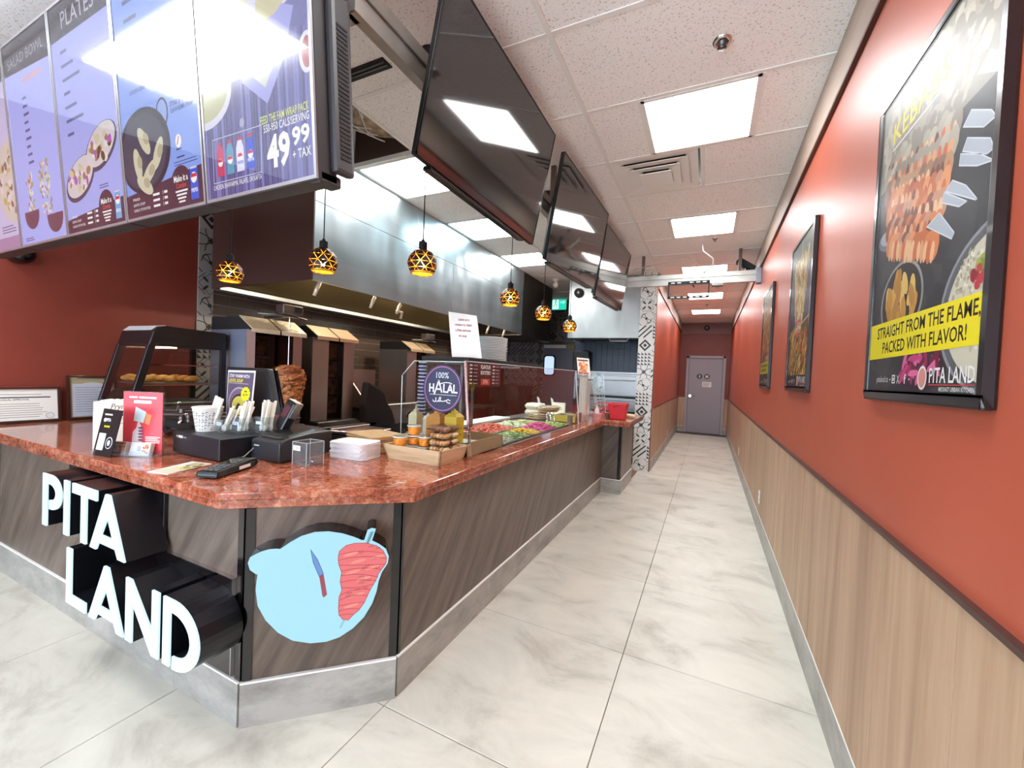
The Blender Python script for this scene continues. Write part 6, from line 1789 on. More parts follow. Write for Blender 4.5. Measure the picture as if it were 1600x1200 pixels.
lm = MB().lathe([(0.098, 0), (0.110, 0.004), (0.112, 0.007), (0.100, 0.009), (0.02, 0.009)], 24, sx=1.0, sy=1.25).mesh('container_lid')
lm.materials.append(mat('cloudy_plastic_lid', S(226, 232, 232), rough=0.35))
for i in range(15):
    o = bpy.data.objects.new('container_lid', lm); COL.objects.link(o)
    o.location = (-1.47 + 0.004 * random.random(), 2.70 + 0.004 * random.random(), 1.470 + 0.0118 * i)
    tag(o, 'clear plastic container lid, %s from the bottom of the stack behind the notice' % ORD[i], 'lid', 'stacked clear lids on the shelf')

# =================================================================== ON THE COUNTER
Z0 = 0.9005
def RZ(loc, rz):
    return Matrix.Translation(loc) @ Matrix.Rotation(rz, 4, 'Z')
# framed certificates leaning on the left wall
def certificate(y0, y1, h, label, arch):
    t = thing('framed_certificate', label, 'certificate', (-4.22, (y0 + y1) / 2, Z0))
    w = y1 - y0
    O = Vector((-4.222, y0, Z0)); U = Vector((0, 1, 0)); V = Vector((-0.12, 0, 1)).normalized(); N_ = U.cross(V)
    def q(b, u0, v0, u1, v1, n0, n1):
        P = [O + U * u + V * v + N_ * n for n in (n0, n1) for (u, v) in ((u0, v0), (u1, v0), (u1, v1), (u0, v1))]
        b.hexa([tuple(x) for x in P]); return b
    obj('backing', q(MB(), 0.005, 0.005, w - 0.005, h - 0.005, 0, 0.006), m_paper, t)
    b = MB(); k = 0.016
    for a in ((0, 0, w, k), (0, h - k, w, h), (0, k, k, h - k), (w - k, k, w, h - k)):
        q(b, a[0], a[1], a[2], a[3], 0, 0.016)
    obj('frame', b, mat('dark_walnut_frame', S(62, 34, 30), rough=0.3), t)
    for a in ((0, h - 0.003, w, h), (k, k, w - k, k + 0.003), (k, h - k - 0.003, w - k, h - k)):
        obj('silver_line', q(MB(), a[0], a[1], a[2], a[3], 0.0161, 0.0175), m_chrome, t)
    p = PR(O + N_ * 0.0062, U, V, eps=0.0004)
    if arch:
        p.rect(k, k, w - k, h - k, S(170, 160, 130), 0)
        p.rect(k + 0.012, k + 0.012, w - k - 0.01, h - k - 0.045, S(196, 200, 214), 1)
        p.poly([(k + 0.018 + 0.0, 0.2)] + [(w / 2 + (w / 2 - 0.04) * math.cos(a), 0.22 + 0.06 * math.sin(a)) for a in [PI - PI * i / 12 for i in range(13)]] + [(w - k - 0.02, 0.2)], S(196, 200, 214), 2)
        p.lines(0.045, 0.24, w - 0.1, 11, 0.018, 0.003, S(110, 112, 130), 3)
    else:
        p.rect(k, k, w - k, h - k, S(238, 236, 228), 0)
        p.text('HALAL APPROVAL', w * 0.44, h - 0.094, 0.016, S(40, 40, 44), 1, 'c', 0.13, 0.01)
        p.rect(0.04, h - 0.078, w - 0.05, h - 0.070, S(60, 60, 66), 1)
        p.lines(0.05, h - 0.055, w - 0.1, 1, 0.01, 0.003, S(90, 90, 96), 1); p.lines(0.03, h - 0.12, w - 0.06, 7, 0.015, 0.003, S(110, 110, 112), 1)
        p.ell(w - 0.055, 0.045, 0.022, 0.022, S(170, 170, 176), 1); p.ell(w - 0.055, 0.045, 0.018, 0.018, S(226, 226, 222), 2)
    p.obj('certificate_print', m_print, t)
certificate(0.90, 1.285, 0.25, 'wide framed certificate leaning on the red wall at the far left', False)
certificate(1.318, 1.60, 0.33, 'upright framed certificate beside the heated food case', True)

# heated food display
hc = thing('heated_food_case', 'black heated display case with glass sides and pastries inside', 'food warmer', (-3.66, 1.65, Z0))
XA, XB = -3.86, -3.42
def side(pts, x0, x1, m, nm, bev=0.0):
    return obj(nm, MB().prism(pts, lambda u, v, h: (h, u, v), x0, x1), m, hc, bev)
side([(1.33, 0.9005), (1.95, 0.9005), (1.95, 1.05), (1.362, 1.05)], XA, XB, m_steeldk, 'case_base', 0.004)
side([(1.452, 1.47), (1.95, 1.47), (1.95, 1.60), (1.56, 1.612), (1.51, 1.600), (1.478, 1.57)], XA, XB, m_dark, 'case_top', 0.006)
side([(1.478, 1.575), (1.512, 1.606), (1.56, 1.6145), (1.56, 1.618), (1.508, 1.610), (1.472, 1.577)], XA + 0.03, XB - 0.03, m_white, 'lit_top_panel')
for x0, x1 in ((XA, XA + 0.03), (XB - 0.03, XB)):
    side([(1.345, 1.04), (1.39, 1.04), (1.497, 1.48), (1.452, 1.48)], x0, x1, m_dark, 'corner_bar', 0.003)
    side([(1.915, 1.04), (1.95, 1.04), (1.95, 1.48), (1.915, 1.48)], x0, x1, m_dark, 'corner_bar')
side([(1.39, 1.05), (1.915, 1.05), (1.915, 1.47), (1.497, 1.47)], XB - 0.010, XB - 0.006, m_case, 'side_glass')
side([(1.39, 1.05), (1.915, 1.05), (1.915, 1.47), (1.497, 1.47)], XA + 0.006, XA + 0.010, m_case, 'side_glass')
side([(1.350, 1.05), (1.355, 1.05), (1.460, 1.47), (1.455, 1.47)], XA + 0.03, XB - 0.03, m_case, 'front_glass')
for z, y0 in ((1.07, 1.38), (1.20, 1.42), (1.34, 1.46)):
    b = MB()
    for k in range(8):
        b.cyl((XA + 0.03 + k * 0.053, y0, z), (XA + 0.03 + k * 0.053, 1.91, z), 0.0025, n=6)
    b.box(XA + 0.02, y0 - 0.004, z - 0.004, XB - 0.02, y0 + 0.004, z + 0.004); b.box(XA + 0.02, 1.90, z - 0.004, XB - 0.02, 1.91, z + 0.004)
    b.box(XB - 0.025, y0, z - 0.005, XB - 0.018, 1.91, z + 0.005)
    obj('wire_shelf', b, m_chrome, hc)
obj('shelf_tray', MB().box(XA + 0.04, 1.44, 1.206, XB - 0.04, 1.88, 1.212), m_steel, hc)
obj('lamp_strip', MB().box(XA + 0.05, 1.60, 1.46, XB - 0.05, 1.64, 1.469), mat('warm_case_lamp', S(255, 230, 180), emis=(1, 0.8, 0.5, 1), estr=6), hc)
obj('slot', MB().box(-3.449, 1.60, 1.578, -3.4485, 1.69, 1.584).box(-3.449, 1.78, 1.572, -3.4485, 1.88, 1.578), m_steeldk, hc)
random.seed(37)
for i in range(9):
    x, y = -3.79 + 0.12 * (i % 3), 1.50 + 0.14 * (i // 3)
    b = MB(); b.M = RZ((x, y, 1.213), random.random() * 3)
    b.ball((0, 0, 0.022), 0.058, 0.042, 0.022, 12, 6, S(214, 150, 74), 0.12)
    b.ball((0.01, 0, 0.036), 0.040, 0.026, 0.016, 10, 5, S(236, 186, 104), 0.2)
    o = obj('pastry', b, m_food)
    tag(o, 'golden baked pastry in the heated case, %s row, %s' % (('front', 'middle', 'back')[i // 3], ('by the red wall', 'in the centre', 'nearest the meat cone')[i % 3]), 'pastry', 'pastries in the heated case')
tag(obj('black_satchel', MB().ball((-4.08, 1.62, 1.03), 0.10, 0.16, 0.128, 16, 10), MATS['black_cloth'], bev=0), 'black rounded bag between the upright certificate and the heated case', 'bag')

# drink machine parts behind the card holder
dm = thing('beverage_tap', 'dark beverage tap unit with chrome levers in front of the heated case', 'tap unit', (-3.05, 1.55, Z0))
obj('tap_body', MB().box(-3.22, 1.46, Z0, -2.92, 1.68, 0.985), m_blkmatt, dm, bev=0.01)
obj('tap_column', MB().cyl((-3.12, 1.52, 0.985), (-3.12, 1.52, 1.06), 0.03, n=14).cyl((-3.0, 1.50, 0.985), (-3.0, 1.50, 1.03), 0.024, n=14), m_steeldk, dm)
obj('lever', MB().tube([(-3.14, 1.50, 1.0), (-3.13, 1.49, 1.06), (-3.10, 1.48, 1.10), (-3.07, 1.47, 1.105)], [0.007, 0.007, 0.008, 0.009], 8), m_chrome, dm)
obj('lever', MB().tube([(-3.02, 1.46, 0.985), (-2.98, 1.45, 1.01), (-2.93, 1.43, 1.045), (-2.88, 1.42, 1.05)], [0.009, 0.006, 0.006, 0.006], 8).ball((-3.03, 1.46, 0.98), 0.016), m_chrome, dm)
obj('hose', MB().tube([(-3.2, 1.45, 0.93), (-3.05, 1.40, 0.92), (-2.95, 1.38, 0.95), (-2.82, 1.40, 0.92)], 0.014, 8), m_dark, dm)
obj('drip_rail', MB().cyl((-3.22, 1.44, 1.02), (-2.75, 1.62, 1.03), 0.012, n=8).cyl((-3.22, 1.47, 1.045), (-2.75, 1.65, 1.05), 0.006, n=8), m_steeldk, dm)

# straw box
rz = math.atan2(0.175, 0.155)
sb = thing('straw_box', 'cream cardboard box of paper straws behind the black review card', 'box', (-2.774, 0.957, Z0), rz, world=False)
obj('carton', MB().box(0, 0, 0, 0.235, 0.10, 0.252), mat('cream_carton', S(226, 208, 190), rough=0.7), sb, bev=0.002)
p = PR((0, -0.0004, 0), (1, 0, 0), (0, 0, 1))
p.text('Prynted', 0.118, 0.215, 0.040, S(50, 50, 54), 1, 'c', 0.10, 0.0, shear=0.3)
p.text('6" Milkshake', 0.118, 0.180, 0.020, S(40, 40, 44), 1, 'c', 0.085, 0.02); p.text('Paper Straws', 0.118, 0.160, 0.020, S(40, 40, 44), 1, 'c', 0.085, 0.02)
p.rect(0.05, 0.142, 0.19, 0.1435, S(70, 60, 60), 1)
p.obj('carton_print', m_print, sb)
p = PR((-0.0004, 0.10, 0), (0, -1, 0), (0, 0, 1))
p.rect(0.001, 0.001, 0.099, 0.251, S(206, 216, 226), 0.5); p.rect(0.045, 0.02, 0.062, 0.12, S(36, 40, 50), 1); p.rect(0.048, 0.12, 0.058, 0.16, S(36, 40, 50), 1)
p.lines(0.02, 0.20, 0.06, 3, 0.018, 0.006, S(70, 80, 110), 1)
p.obj('carton_side_print', m_print, sb)
b = MB()
for i in range(14):
    b.box(0.02 + 0.013 * i, 0.02 + 0.004 * (i % 3), 0.245, 0.03 + 0.013 * i, 0.09, 0.258 + 0.003 * (i % 2))
obj('torn_flap', b, m_paper, sb)

# acrylic holder with the red card and business cards
rz = math.atan2(0.119, 0.28)
ah = thing('card_holder', 'clear acrylic card holder with a red leaflet, on the counter edge', 'card holder', (-2.705, 0.966, Z0), rz, world=False)
obj('holder_plate', MB().box(0.10, 0.012, 0, 0.308, 0.015, 0.315), m_acryl, ah)
obj('holder_tray', MB().box(0, -0.05, 0, 0.308, 0.02, 0.004).box(0, -0.052, 0, 0.308, -0.049, 0.028).box(0, -0.05, 0, 0.003, 0.02, 0.028).box(0.305, -0.05, 0, 0.308, 0.02, 0.03), m_acryl, ah)
le = obj('leaflet', MB().box(0.103, 0.008, 0.004, 0.305, 0.0105, 0.312), mat('red_leaflet', S(214, 70, 80), rough=0.35), ah)
p = PR((0.103, 0.0076, 0.004), (1, 0, 0), (0, 0, 1))
p.rect(0.03, 0.277, 0.075, 0.286, S(240, 200, 206), 1); p.rect(0.082, 0.277, 0.17, 0.286, WHITE, 1); p.rect(0.055, 0.252, 0.145, 0.267, S(246, 220, 224), 1)
p.poly([(0.065, 0.235), (0.12, 0.21), (0.105, 0.155), (0.055, 0.165)], S(196, 216, 222), 1); p.poly([(0.12, 0.205), (0.148, 0.195), (0.135, 0.145), (0.112, 0.155)], S(222, 140, 90), 1)
p.poly([(0.048, 0.06), (0.10, 0.06), (0.10, 0.09), (0.098, 0.13), (0.086, 0.16), (0.076, 0.158), (0.07, 0.13), (0.052, 0.11)], S(216, 206, 212), 2)
for q in range(5):
    p.ell(0.094, 0.07 + 0.015 * q, 0.014, 0.0055, S(120, 70, 92), 3)
p.lines(0.118, 0.085, 0.075, 4, 0.009, 0.0035, WHITE, 1)
p.obj('leaflet_print', m_print, le)
for k, (u0, c) in enumerate(((0.055, S(176, 160, 150)), (0.178, S(206, 206, 214)))):
    cd = thing('business_cards', ('stack of mottled business cards at the left of the acrylic holder', 'stack of pale business cards at the right of the acrylic holder')[k], 'cards', (0, 0, 0))
    cd.matrix_world = RZ((-2.705, 0.966, Z0), rz) @ Matrix.Translation((u0, -0.035, 0.005))
    b = MB()
    for i in range(6):
        b.box(0, 0.004 * i, 0, 0.10, 0.004 * i + 0.0028, 0.062 - 0.001 * i)
    b.v = [(x, y + z * 0.25, z) for x, y, z in b.v]
    cd['_w'] = 0
    obj('card_stack', b, m_paper, cd)
    p = PR((0, -0.0005, 0), (1, 0, 0), (0, 0.25, 1), eps=0.0003)
    p.rect(0.002, 0.002, 0.098, 0.062, c, 1)
    p.poly([(0.03, 0.02), (0.06, 0.012), (0.072, 0.03), (0.062, 0.05), (0.036, 0.05)], S(196, 206, 220), 2)
    p.blobs(0.08, 0.03, 0.014, 0.026, 16, 0.006, [S(206, 120, 70), S(236, 200, 170), S(176, 84, 60)], 3)
    p.lines(0.036, 0.04, 0.024, 3, 0.008, 0.003, S(70, 70, 90), 3)
    p.obj('card_print', m_print, cd)

# black review card, leaning
tc = thing('review_card', 'small black leaning card with yellow stars, in front of the cream box', 'card', (-2.68, 0.93, Z0))
hx = [(-2.679, 0.925, 0.901), (-2.546, 0.944, 0.901), (-2.546, 0.947, 0.901), (-2.679, 0.928, 0.901), (-2.623, 0.945, 1.131), (-2.488, 0.963, 1.128), (-2.488, 0.966, 1.128), (-2.623, 0.948, 1.131)]
obj('card', MB().hexa(hx), m_dark, tc)
u_ = Vector(hx[1]) - Vector(hx[0]); v_ = Vector(hx[4]) - Vector(hx[0])
p = PR(Vector(hx[0]), u_, v_, eps=0.0006)
p.N = Vector((u_.y, -u_.x, 0)).normalized()
p.rect(0.02, 0.206, 0.118, 0.213, WHITE, 1)
p.text('PITA LAND', 0.078, 0.175, 0.022, WHITE, 1, 'c', 0.075, 0.02); p.ell(0.030, 0.182, 0.009, 0.010, WHITE, 1)
for q in range(5):
    p.ell(0.040 + 0.014 * q, 0.150, 0.006, 0.006, YEL, 1, 5)
p.rect(0.014, 0.03, 0.062, 0.115, S(216, 220, 224), 1)
p.ell(0.096, 0.07, 0.024, 0.030, S(210, 214, 218), 1); p.ell(0.096, 0.07, 0.020, 0.026, S(30, 30, 34), 2); p.ell(0.096, 0.07, 0.010, 0.014, S(210, 214, 218), 3)
p.obj('card_print', m_print, tc)

# cash drawer, and what stands on it
cdw = thing('cash_drawer', 'black cash drawer carrying the straw cup and cutlery tubs', 'cash drawer', (-2.27, 1.30, Z0))
obj('drawer_case', MB().box(-2.472, 1.160, Z0 + 0.006, -2.072, 1.50, 1.012), mat('black_powder_coat', S(24, 26, 34), rough=0.4), cdw, bev=0.004)
p = PR((-2.472, 1.1596, Z0), (1, 0, 0), (0, 0, 1))
p.poly([(0.034, 0.092), (0.044, 0.100), (0.044, 0.084)], WHITE, 1); p.rect(0.052, 0.085, 0.092, 0.098, S(210, 210, 216), 1); p.rect(0.098, 0.088, 0.125, 0.093, S(150, 150, 156), 1)
p.obj('drawer_mark', m_print, cdw)
obj('foot', MB().box(-2.45, 1.18, Z0, -2.10, 1.48, Z0 + 0.006), m_blkmatt, cdw)
ZD = 1.0125
CUX, CUY = -2.385, 1.275
sc_ = thing('paper_cup', 'printed paper cup full of white wrapped straws on the cash drawer', 'cup', (CUX, CUY, ZD))
obj('cup_body', MB().lathe([(0.050, 0), (0.068, 0.120), (0.072, 0.124), (0.068, 0.128), (0.065, 0.120), (0.049, 0.004)], 28, (CUX, CUY, ZD)), m_paper, sc_)
p = PR((0, 0, 0), (1, 0, 0), (0, 0, 1))
b = MB()
random.seed(43)
for r_ in range(6):
    for k in range(26):
        a = 2 * PI * k / 26 + 0.02 * r_
        if random.random() < 0.15:
            continue
        z0_ = 0.008 + 0.017 * r_
        R0 = 0.050 + 0.018 * (z0_ / 0.12) + 0.0010
        da = 0.075 + 0.04 * random.random()
        c = S(206, 60, 60) if (r_ == 2 and k % 9 == 0) else S(84, 84, 90)
        q = lambda aa, zz: (CUX + (R0 + 0.0016 * (zz - z0_) / 0.011) * math.cos(aa), CUY + (R0 + 0.0016 * (zz - z0_) / 0.011) * math.sin(aa), ZD + zz)
        if random.random() < 0.5:
            b.quad(q(a, z0_), q(a + 0.03, z0_), q(a + 0.03, z0_ + 0.011), q(a, z0_ + 0.011), c)
            b.quad(q(a + 0.03, z0_ + 0.008), q(a + da * 1.5, z0_ + 0.008), q(a + da * 1.5, z0_ + 0.011), q(a + 0.03, z0_ + 0.011), c)
        else:
            b.quad(q(a, z0_), q(a + da * 1.6, z0_), q(a + da * 1.6, z0_ + 0.003), q(a, z0_ + 0.003), c)
            b.quad(q(a + 0.02, z0_ + 0.003), q(a + 0.055, z0_ + 0.003), q(a + 0.075, z0_ + 0.011), q(a + 0.045, z0_ + 0.011), c)
obj('cup_print', b, m_print, sc_)
for i in range(6):
    x, y = CUX - 0.02 + 0.013 * i, CUY + 0.01 - 0.006 * (i % 2)
    b = MB().cyl((x, y, ZD + 0.02), (x + 0.058, y + 0.01, ZD + 0.185 - 0.003 * i), 0.0068, n=8)
    tag(obj('wrapped_straw', b, m_paper), 'white wrapped straw in the printed paper cup, %s from the left' % ORD[i], 'straw', 'straws in the paper cup')
m_cut = mat('translucent_cutlery', S(240, 240, 228), rough=0.3)
def tub(x, y, w, h, label):
    t = thing('acrylic_tub', label, 'tub', (x, y, ZD))
    b = MB()
    s_ = 0.0025
    b.box(x - w, y - w, ZD, x + w, y + w, ZD + s_); b.box(x - w, y - w, ZD, x - w + s_, y + w, ZD + h); b.box(x + w - s_, y - w, ZD, x + w, y + w, ZD + h)
    b.box(x - w, y - w, ZD, x + w, y - w + s_, ZD + h); b.box(x - w, y + w - s_, ZD, x + w, y + w, ZD + h)
    obj('tub_wall', b, m_acryl, t)
    p = PR((x - w * 0.6, y - w - 0.0006, ZD + h * 0.55), (1, 0, 0), (0, 0, 1))
    p.rect(0, 0, w * 1.3, 0.016, S(210, 216, 236), 1)
    return p, t
p, t = tub(-2.27, 1.30, 0.034, 0.07, 'small clear tub labelled SPOONS beside the straw cup')
p.text('SPOON', 0.004, 0.003, 0.014, S(60, 70, 120), 2, 'l', 0.034); p.obj('tub_label', m_print, t)
p, t = tub(-2.20, 1.345, 0.036, 0.08, 'small clear tub labelled KNIVES in the middle of the cash drawer')
p.text('KNIVES', 0.004, 0.003, 0.014, S(60, 70, 120), 2, 'l', 0.036); p.obj('tub_label', m_print, t)
p, t = tub(-2.125, 1.42, 0.038, 0.085, 'clear tub of plastic forks at the right end of the cash drawer')
p.obj('tub_label', m_print, t)
random.seed(47)
def cutlery(x, y, w, n, kind, label, grp, lean, hmax):
    for i in range(n):
        a = (random.random() - 0.5) * 0.35
        bx, by = x + (random.random() - 0.5) * w * 1.3, y + (random.random() - 0.5) * w * 1.3
        L_ = hmax * (0.86 + 0.2 * random.random())
        tx, ty = bx + lean * L_ + a * 0.08, by + (random.random() - 0.3) * 0.03
        bt_ = Vector((bx, by, ZD + 0.010)); tp = Vector((tx, ty, ZD + L_))
        b = MB().tube([bt_, bt_.lerp(tp, 0.25), tp], [0.005, 0.0042, 0.006], 6)
        b.ball(tuple(bt_.lerp(tp, 0.12)), 0.010, 0.006, 0.016, 8, 6)
        tag(obj(kind, b, m_cut), label, kind, grp)
cutlery(-2.27, 1.30, 0.03, 8, 'spoon', 'clear plastic spoon standing in the tub nearest the straw cup', 'spoons in the first tub', 0.45, 0.135)
cutlery(-2.20, 1.345, 0.036, 15, 'knife', 'pale plastic knife leaning in the middle tub on the cash drawer', 'knives in the middle tub', 0.30, 0.16)
cutlery(-2.125, 1.42, 0.04, 16, 'fork', 'pale plastic fork standing in the right-hand tub on the cash drawer', 'forks in the right tub', 0.12, 0.17)
tag(obj('red_card', MB().box(-2.165, 1.475, ZD, -2.075, 1.479, ZD + 0.09), mat('red_white_card', S(190, 70, 80), rough=0.5)), 'small red card behind the fork tub, half hidden', 'card')

# soup leaflet in front of the till display
t = thing('soup_leaflet', 'purple lentil soup leaflet with a yellow burst, in front of the till', 'leaflet', (-2.34, 1.42, ZD))
obj('leaflet', MB().hexa([(-2.445, 1.40, 1.06), (-2.225, 1.40, 1.06), (-2.225, 1.404, 1.06), (-2.445, 1.404, 1.06), (-2.468, 1.42, 1.334), (-2.225, 1.42, 1.339), (-2.225, 1.424, 1.339), (-2.468, 1.424, 1.334)]), m_paper, t)
obj('leaflet_stand', MB().box(-2.36, 1.405, ZD, -2.30, 1.46, 1.10), m_acryl, t)
p = PR((-2.458, 1.3995, 1.06), (1, 0, 0), (0, 0.07, 1), eps=0.0007)
p.poly([(0.017, 0.0), (0.225, 0.0), (0.226, 0.268), (0.0, 0.264)], S(98, 84, 108), 1)
p.text('STAY WARM WITH', 0.012, 0.236, 0.026, WHITE, 2, 'l', 0.18, 0.015); p.text('LENTIL SOUP', 0.012, 0.210, 0.026, YEL, 2, 'l', 0.125, 0.015)
p.rect(0.012, 0.203, 0.19, 0.2045, WHITE, 2)
p.ell(0.115, 0.10, 0.092, 0.085, S(176, 160, 180), 1.5, 32); p.ell(0.115, 0.10, 0.082, 0.075, S(112, 96, 120), 1.7, 32)
p.ell(0.118, 0.085, 0.068, 0.06, S(38, 36, 44), 2, 28); p.ell(0.118, 0.082, 0.060, 0.052, S(222, 214, 100), 2.4, 28)
p.blobs(0.118, 0.075, 0.014, 0.014, 14, 0.008, [S(60, 84, 70), S(40, 60, 60)], 3)
p.poly([(0.172 + (0.042 if q % 2 else 0.036) * math.cos(q * PI / 12), 0.148 + (0.042 if q % 2 else 0.036) * math.sin(q * PI / 12)) for q in range(24)], S(250, 240, 40), 3.5)
p.rect(0.160, 0.159, 0.184, 0.166, S(60, 50, 20), 4); p.text('$5.99', 0.172, 0.138, 0.018, S(60, 50, 20), 4, 'c', 0.04, 0.02)
p.obj('leaflet_print', m_print, t)

# till: tilted black display, base and handset
tl = thing('till_display', 'black till display seen from behind, tilted, beside the meat cone', 'till', (-2.2, 1.62, Z0))
def para(b, x0, x1, zb_, zt_, yb, yt, sh, th):
    b.hexa([(x0 + sh, yb, zb_), (x1 + sh, yb, zb_), (x1 + sh, yb + th, zb_), (x0 + sh, yb + th, zb_), (x0, yt, zt_), (x1, yt, zt_), (x1, yt + th, zt_), (x0, yt + th, zt_)])
    return b
obj('display_back', para(MB(), -2.67, -2.275, 1.06, 1.352, 1.475, 1.515, 0.155, 0.05), mat('slate_black_plastic', S(34, 38, 46), rough=0.45), tl, bev=0.02, seg=3)
obj('display_front', para(MB(), -2.67, -2.275, 1.05, 1.348, 1.526, 1.566, 0.155, 0.02), m_blk, tl, bev=0.004)
obj('display_neck', MB().hexa([(-2.40, 1.56, 1.01), (-2.25, 1.56, 1.01), (-2.25, 1.66, 1.01), (-2.40, 1.66, 1.01), (-2.42, 1.54, 1.16), (-2.27, 1.54, 1.16), (-2.27, 1.58, 1.16), (-2.42, 1.58, 1.16)]), m_dark, tl, bev=0.006)
obj('till_base', MB().box(-2.46, 1.50, Z0, -2.06, 1.72, 1.02), m_dark, tl, bev=0.008)
t = thing('barcode_scanner', 'black handset with a pale rim propped beside the till display', 'scanner', (-2.05, 1.56, 1.02))
b = MB(); b.M = Matrix.Translation((-2.06, 1.50, 1.10)) @ Matrix.Rotation(0.35, 4, 'Y') @ Matrix.Rotation(-0.25, 4, 'X')
b.box(-0.035, -0.025, -0.085, 0.035, 0.025, 0.085)
obj('scanner_body', b, m_dark, t, bev=0.012, seg=2)
b = MB(); b.M = Matrix.Translation((-2.06, 1.50, 1.10)) @ Matrix.Rotation(0.35, 4, 'Y') @ Matrix.Rotation(-0.25, 4, 'X')
b.box(0.037, -0.022, 0.0, 0.041, 0.022, 0.088).box(-0.03, -0.022, 0.086, 0.041, 0.022, 0.09)
obj('scanner_rim', b, m_steel, t)
b = MB(); b.M = Matrix.Translation((-2.06, 1.50, 1.10)) @ Matrix.Rotation(0.35, 4, 'Y') @ Matrix.Rotation(-0.25, 4, 'X')
b.box(-0.022, -0.028, -0.01, 0.022, -0.025, 0.06)
obj('scanner_window', b, mat('dim_red_window', S(84, 40, 52), rough=0.2), t)
obj('scanner_foot', MB().box(-2.09, 1.47, 1.013, -1.99, 1.56, 1.03), m_dark, t)

# receipt printer box
rp = thing('receipt_printer', 'low black receipt printer with a ridged top between the cash drawer and the tip jar', 'printer', (-2.0, 1.45, Z0))
b = MB().prism([(1.300, Z0), (1.66, Z0), (1.66, 1.02), (1.50, 1.025), (1.36, 1.015), (1.300, 1.000)], lambda u, v, h: (h, u, v), -2.055, -1.835)
b.v = [(x + (y - 1.3) * -0.18, y, z) for x, y, z in b.v]
obj('printer_case', b, mat('charcoal_plastic', S(38, 38, 42), rough=0.45), rp, bev=0.010, seg=2)
obj('printer_lid', MB().hexa([(-2.06, 1.37, 1.017), (-1.87, 1.37, 1.017), (-1.91, 1.56, 1.026), (-2.10, 1.56, 1.026), (-2.05, 1.38, 1.026), (-1.88, 1.38, 1.026), (-1.92, 1.55, 1.036), (-2.09, 1.55, 1.036)]), m_dark, rp)
obj('paper_slot', MB().box(-2.03, 1.335, 1.0125, -1.88, 1.350, 1.0175), m_steeldk, rp)
p = PR((-2.055, 1.2994, Z0), (1, 0, 0), (0, 0, 1)); p.rect(0.025, 0.070, 0.065, 0.076, S(180, 180, 184), 1); p.obj('printer_mark', m_print, rp)
tag(obj('cable', MB().tube([(-2.03, 1.34, 0.965), (-2.035, 1.30, 0.955), (-2.04, 1.26, 0.92), (-2.05, 1.21, 0.905)], 0.0028, 6), mat('grey_cable', S(150, 150, 150), rough=0.5)), 'thin grey cable curving down between cash drawer and printer', 'cable')

# flyers and card terminal
t = thing('flyer', 'loose food flyer lying under the card terminal', 'flyer', (-2.13, 1.02, Z0))
obj('flyer_sheet', MB().zprism([(-2.117, 0.904), (-2.009, 0.928), (-2.078, 1.131), (-2.186, 1.107)], Z0, Z0 + 0.002), m_paper, t)
p = PR((-2.117, 0.904, Z0 + 0.0021), (0.976, 0.217, 0), (-0.217 * 1.0, 0.976, 0), eps=0.0003)
p.rect(0.004, 0.004, 0.106, 0.205, S(206, 200, 176), 1)
random.seed(3); p.blobs(0.06, 0.13, 0.035, 0.06, 30, 0.016, [S(226, 206, 120), S(160, 150, 90), S(236, 226, 200), S(90, 90, 70)], 2)
p.obj('flyer_print', m_print, t)
ang = math.atan2(1.181 - 0.98, -1.883 + 1.799)
pd = thing('card_terminal', 'black handheld card terminal lying at the counter edge', 'card terminal', (-1.87, 1.09, Z0), ang, world=False)
b = MB().prism([(-0.13, 0.004), (-0.125, 0.030), (-0.02, 0.036), (0.07, 0.045), (0.12, 0.042), (0.13, 0.020), (0.12, 0.004)], lambda u, v, h: (u, h, v), -0.046, 0.046)
obj('terminal_body', b, m_dark, pd, bev=0.010, seg=2)
obj('terminal_foot', MB().box(-0.10, -0.03, 0, 0.10, 0.03, 0.006), m_blkmatt, pd)
for i in range(4):
    for j in range(3):
        obj('key', MB().box(-0.105 + 0.022 * i, -0.030 + 0.022 * j, 0.030 + 0.0015 * i, -0.090 + 0.022 * i, -0.014 + 0.022 * j, 0.0345 + 0.0015 * i), mat('grey_key', S(92, 94, 98), rough=0.5), pd)
obj('terminal_display', MB().hexa([(0.0, -0.032, 0.038), (0.06, -0.032, 0.044), (0.06, 0.032, 0.044), (0.0, 0.032, 0.038), (0.0, -0.032, 0.0395), (0.06, -0.032, 0.0465), (0.06, 0.032, 0.0465), (0.0, 0.032, 0.0395)]), m_blk, pd)
obj('side_label', MB().box(0.0, -0.0475, 0.012, 0.07, -0.0460, 0.026), m_paper, pd, label='cream sticker on the side')
obj('side_label', MB().box(0.0, 0.0460, 0.012, 0.07, 0.0475, 0.026), m_paper, pd, label='cream sticker on the side')

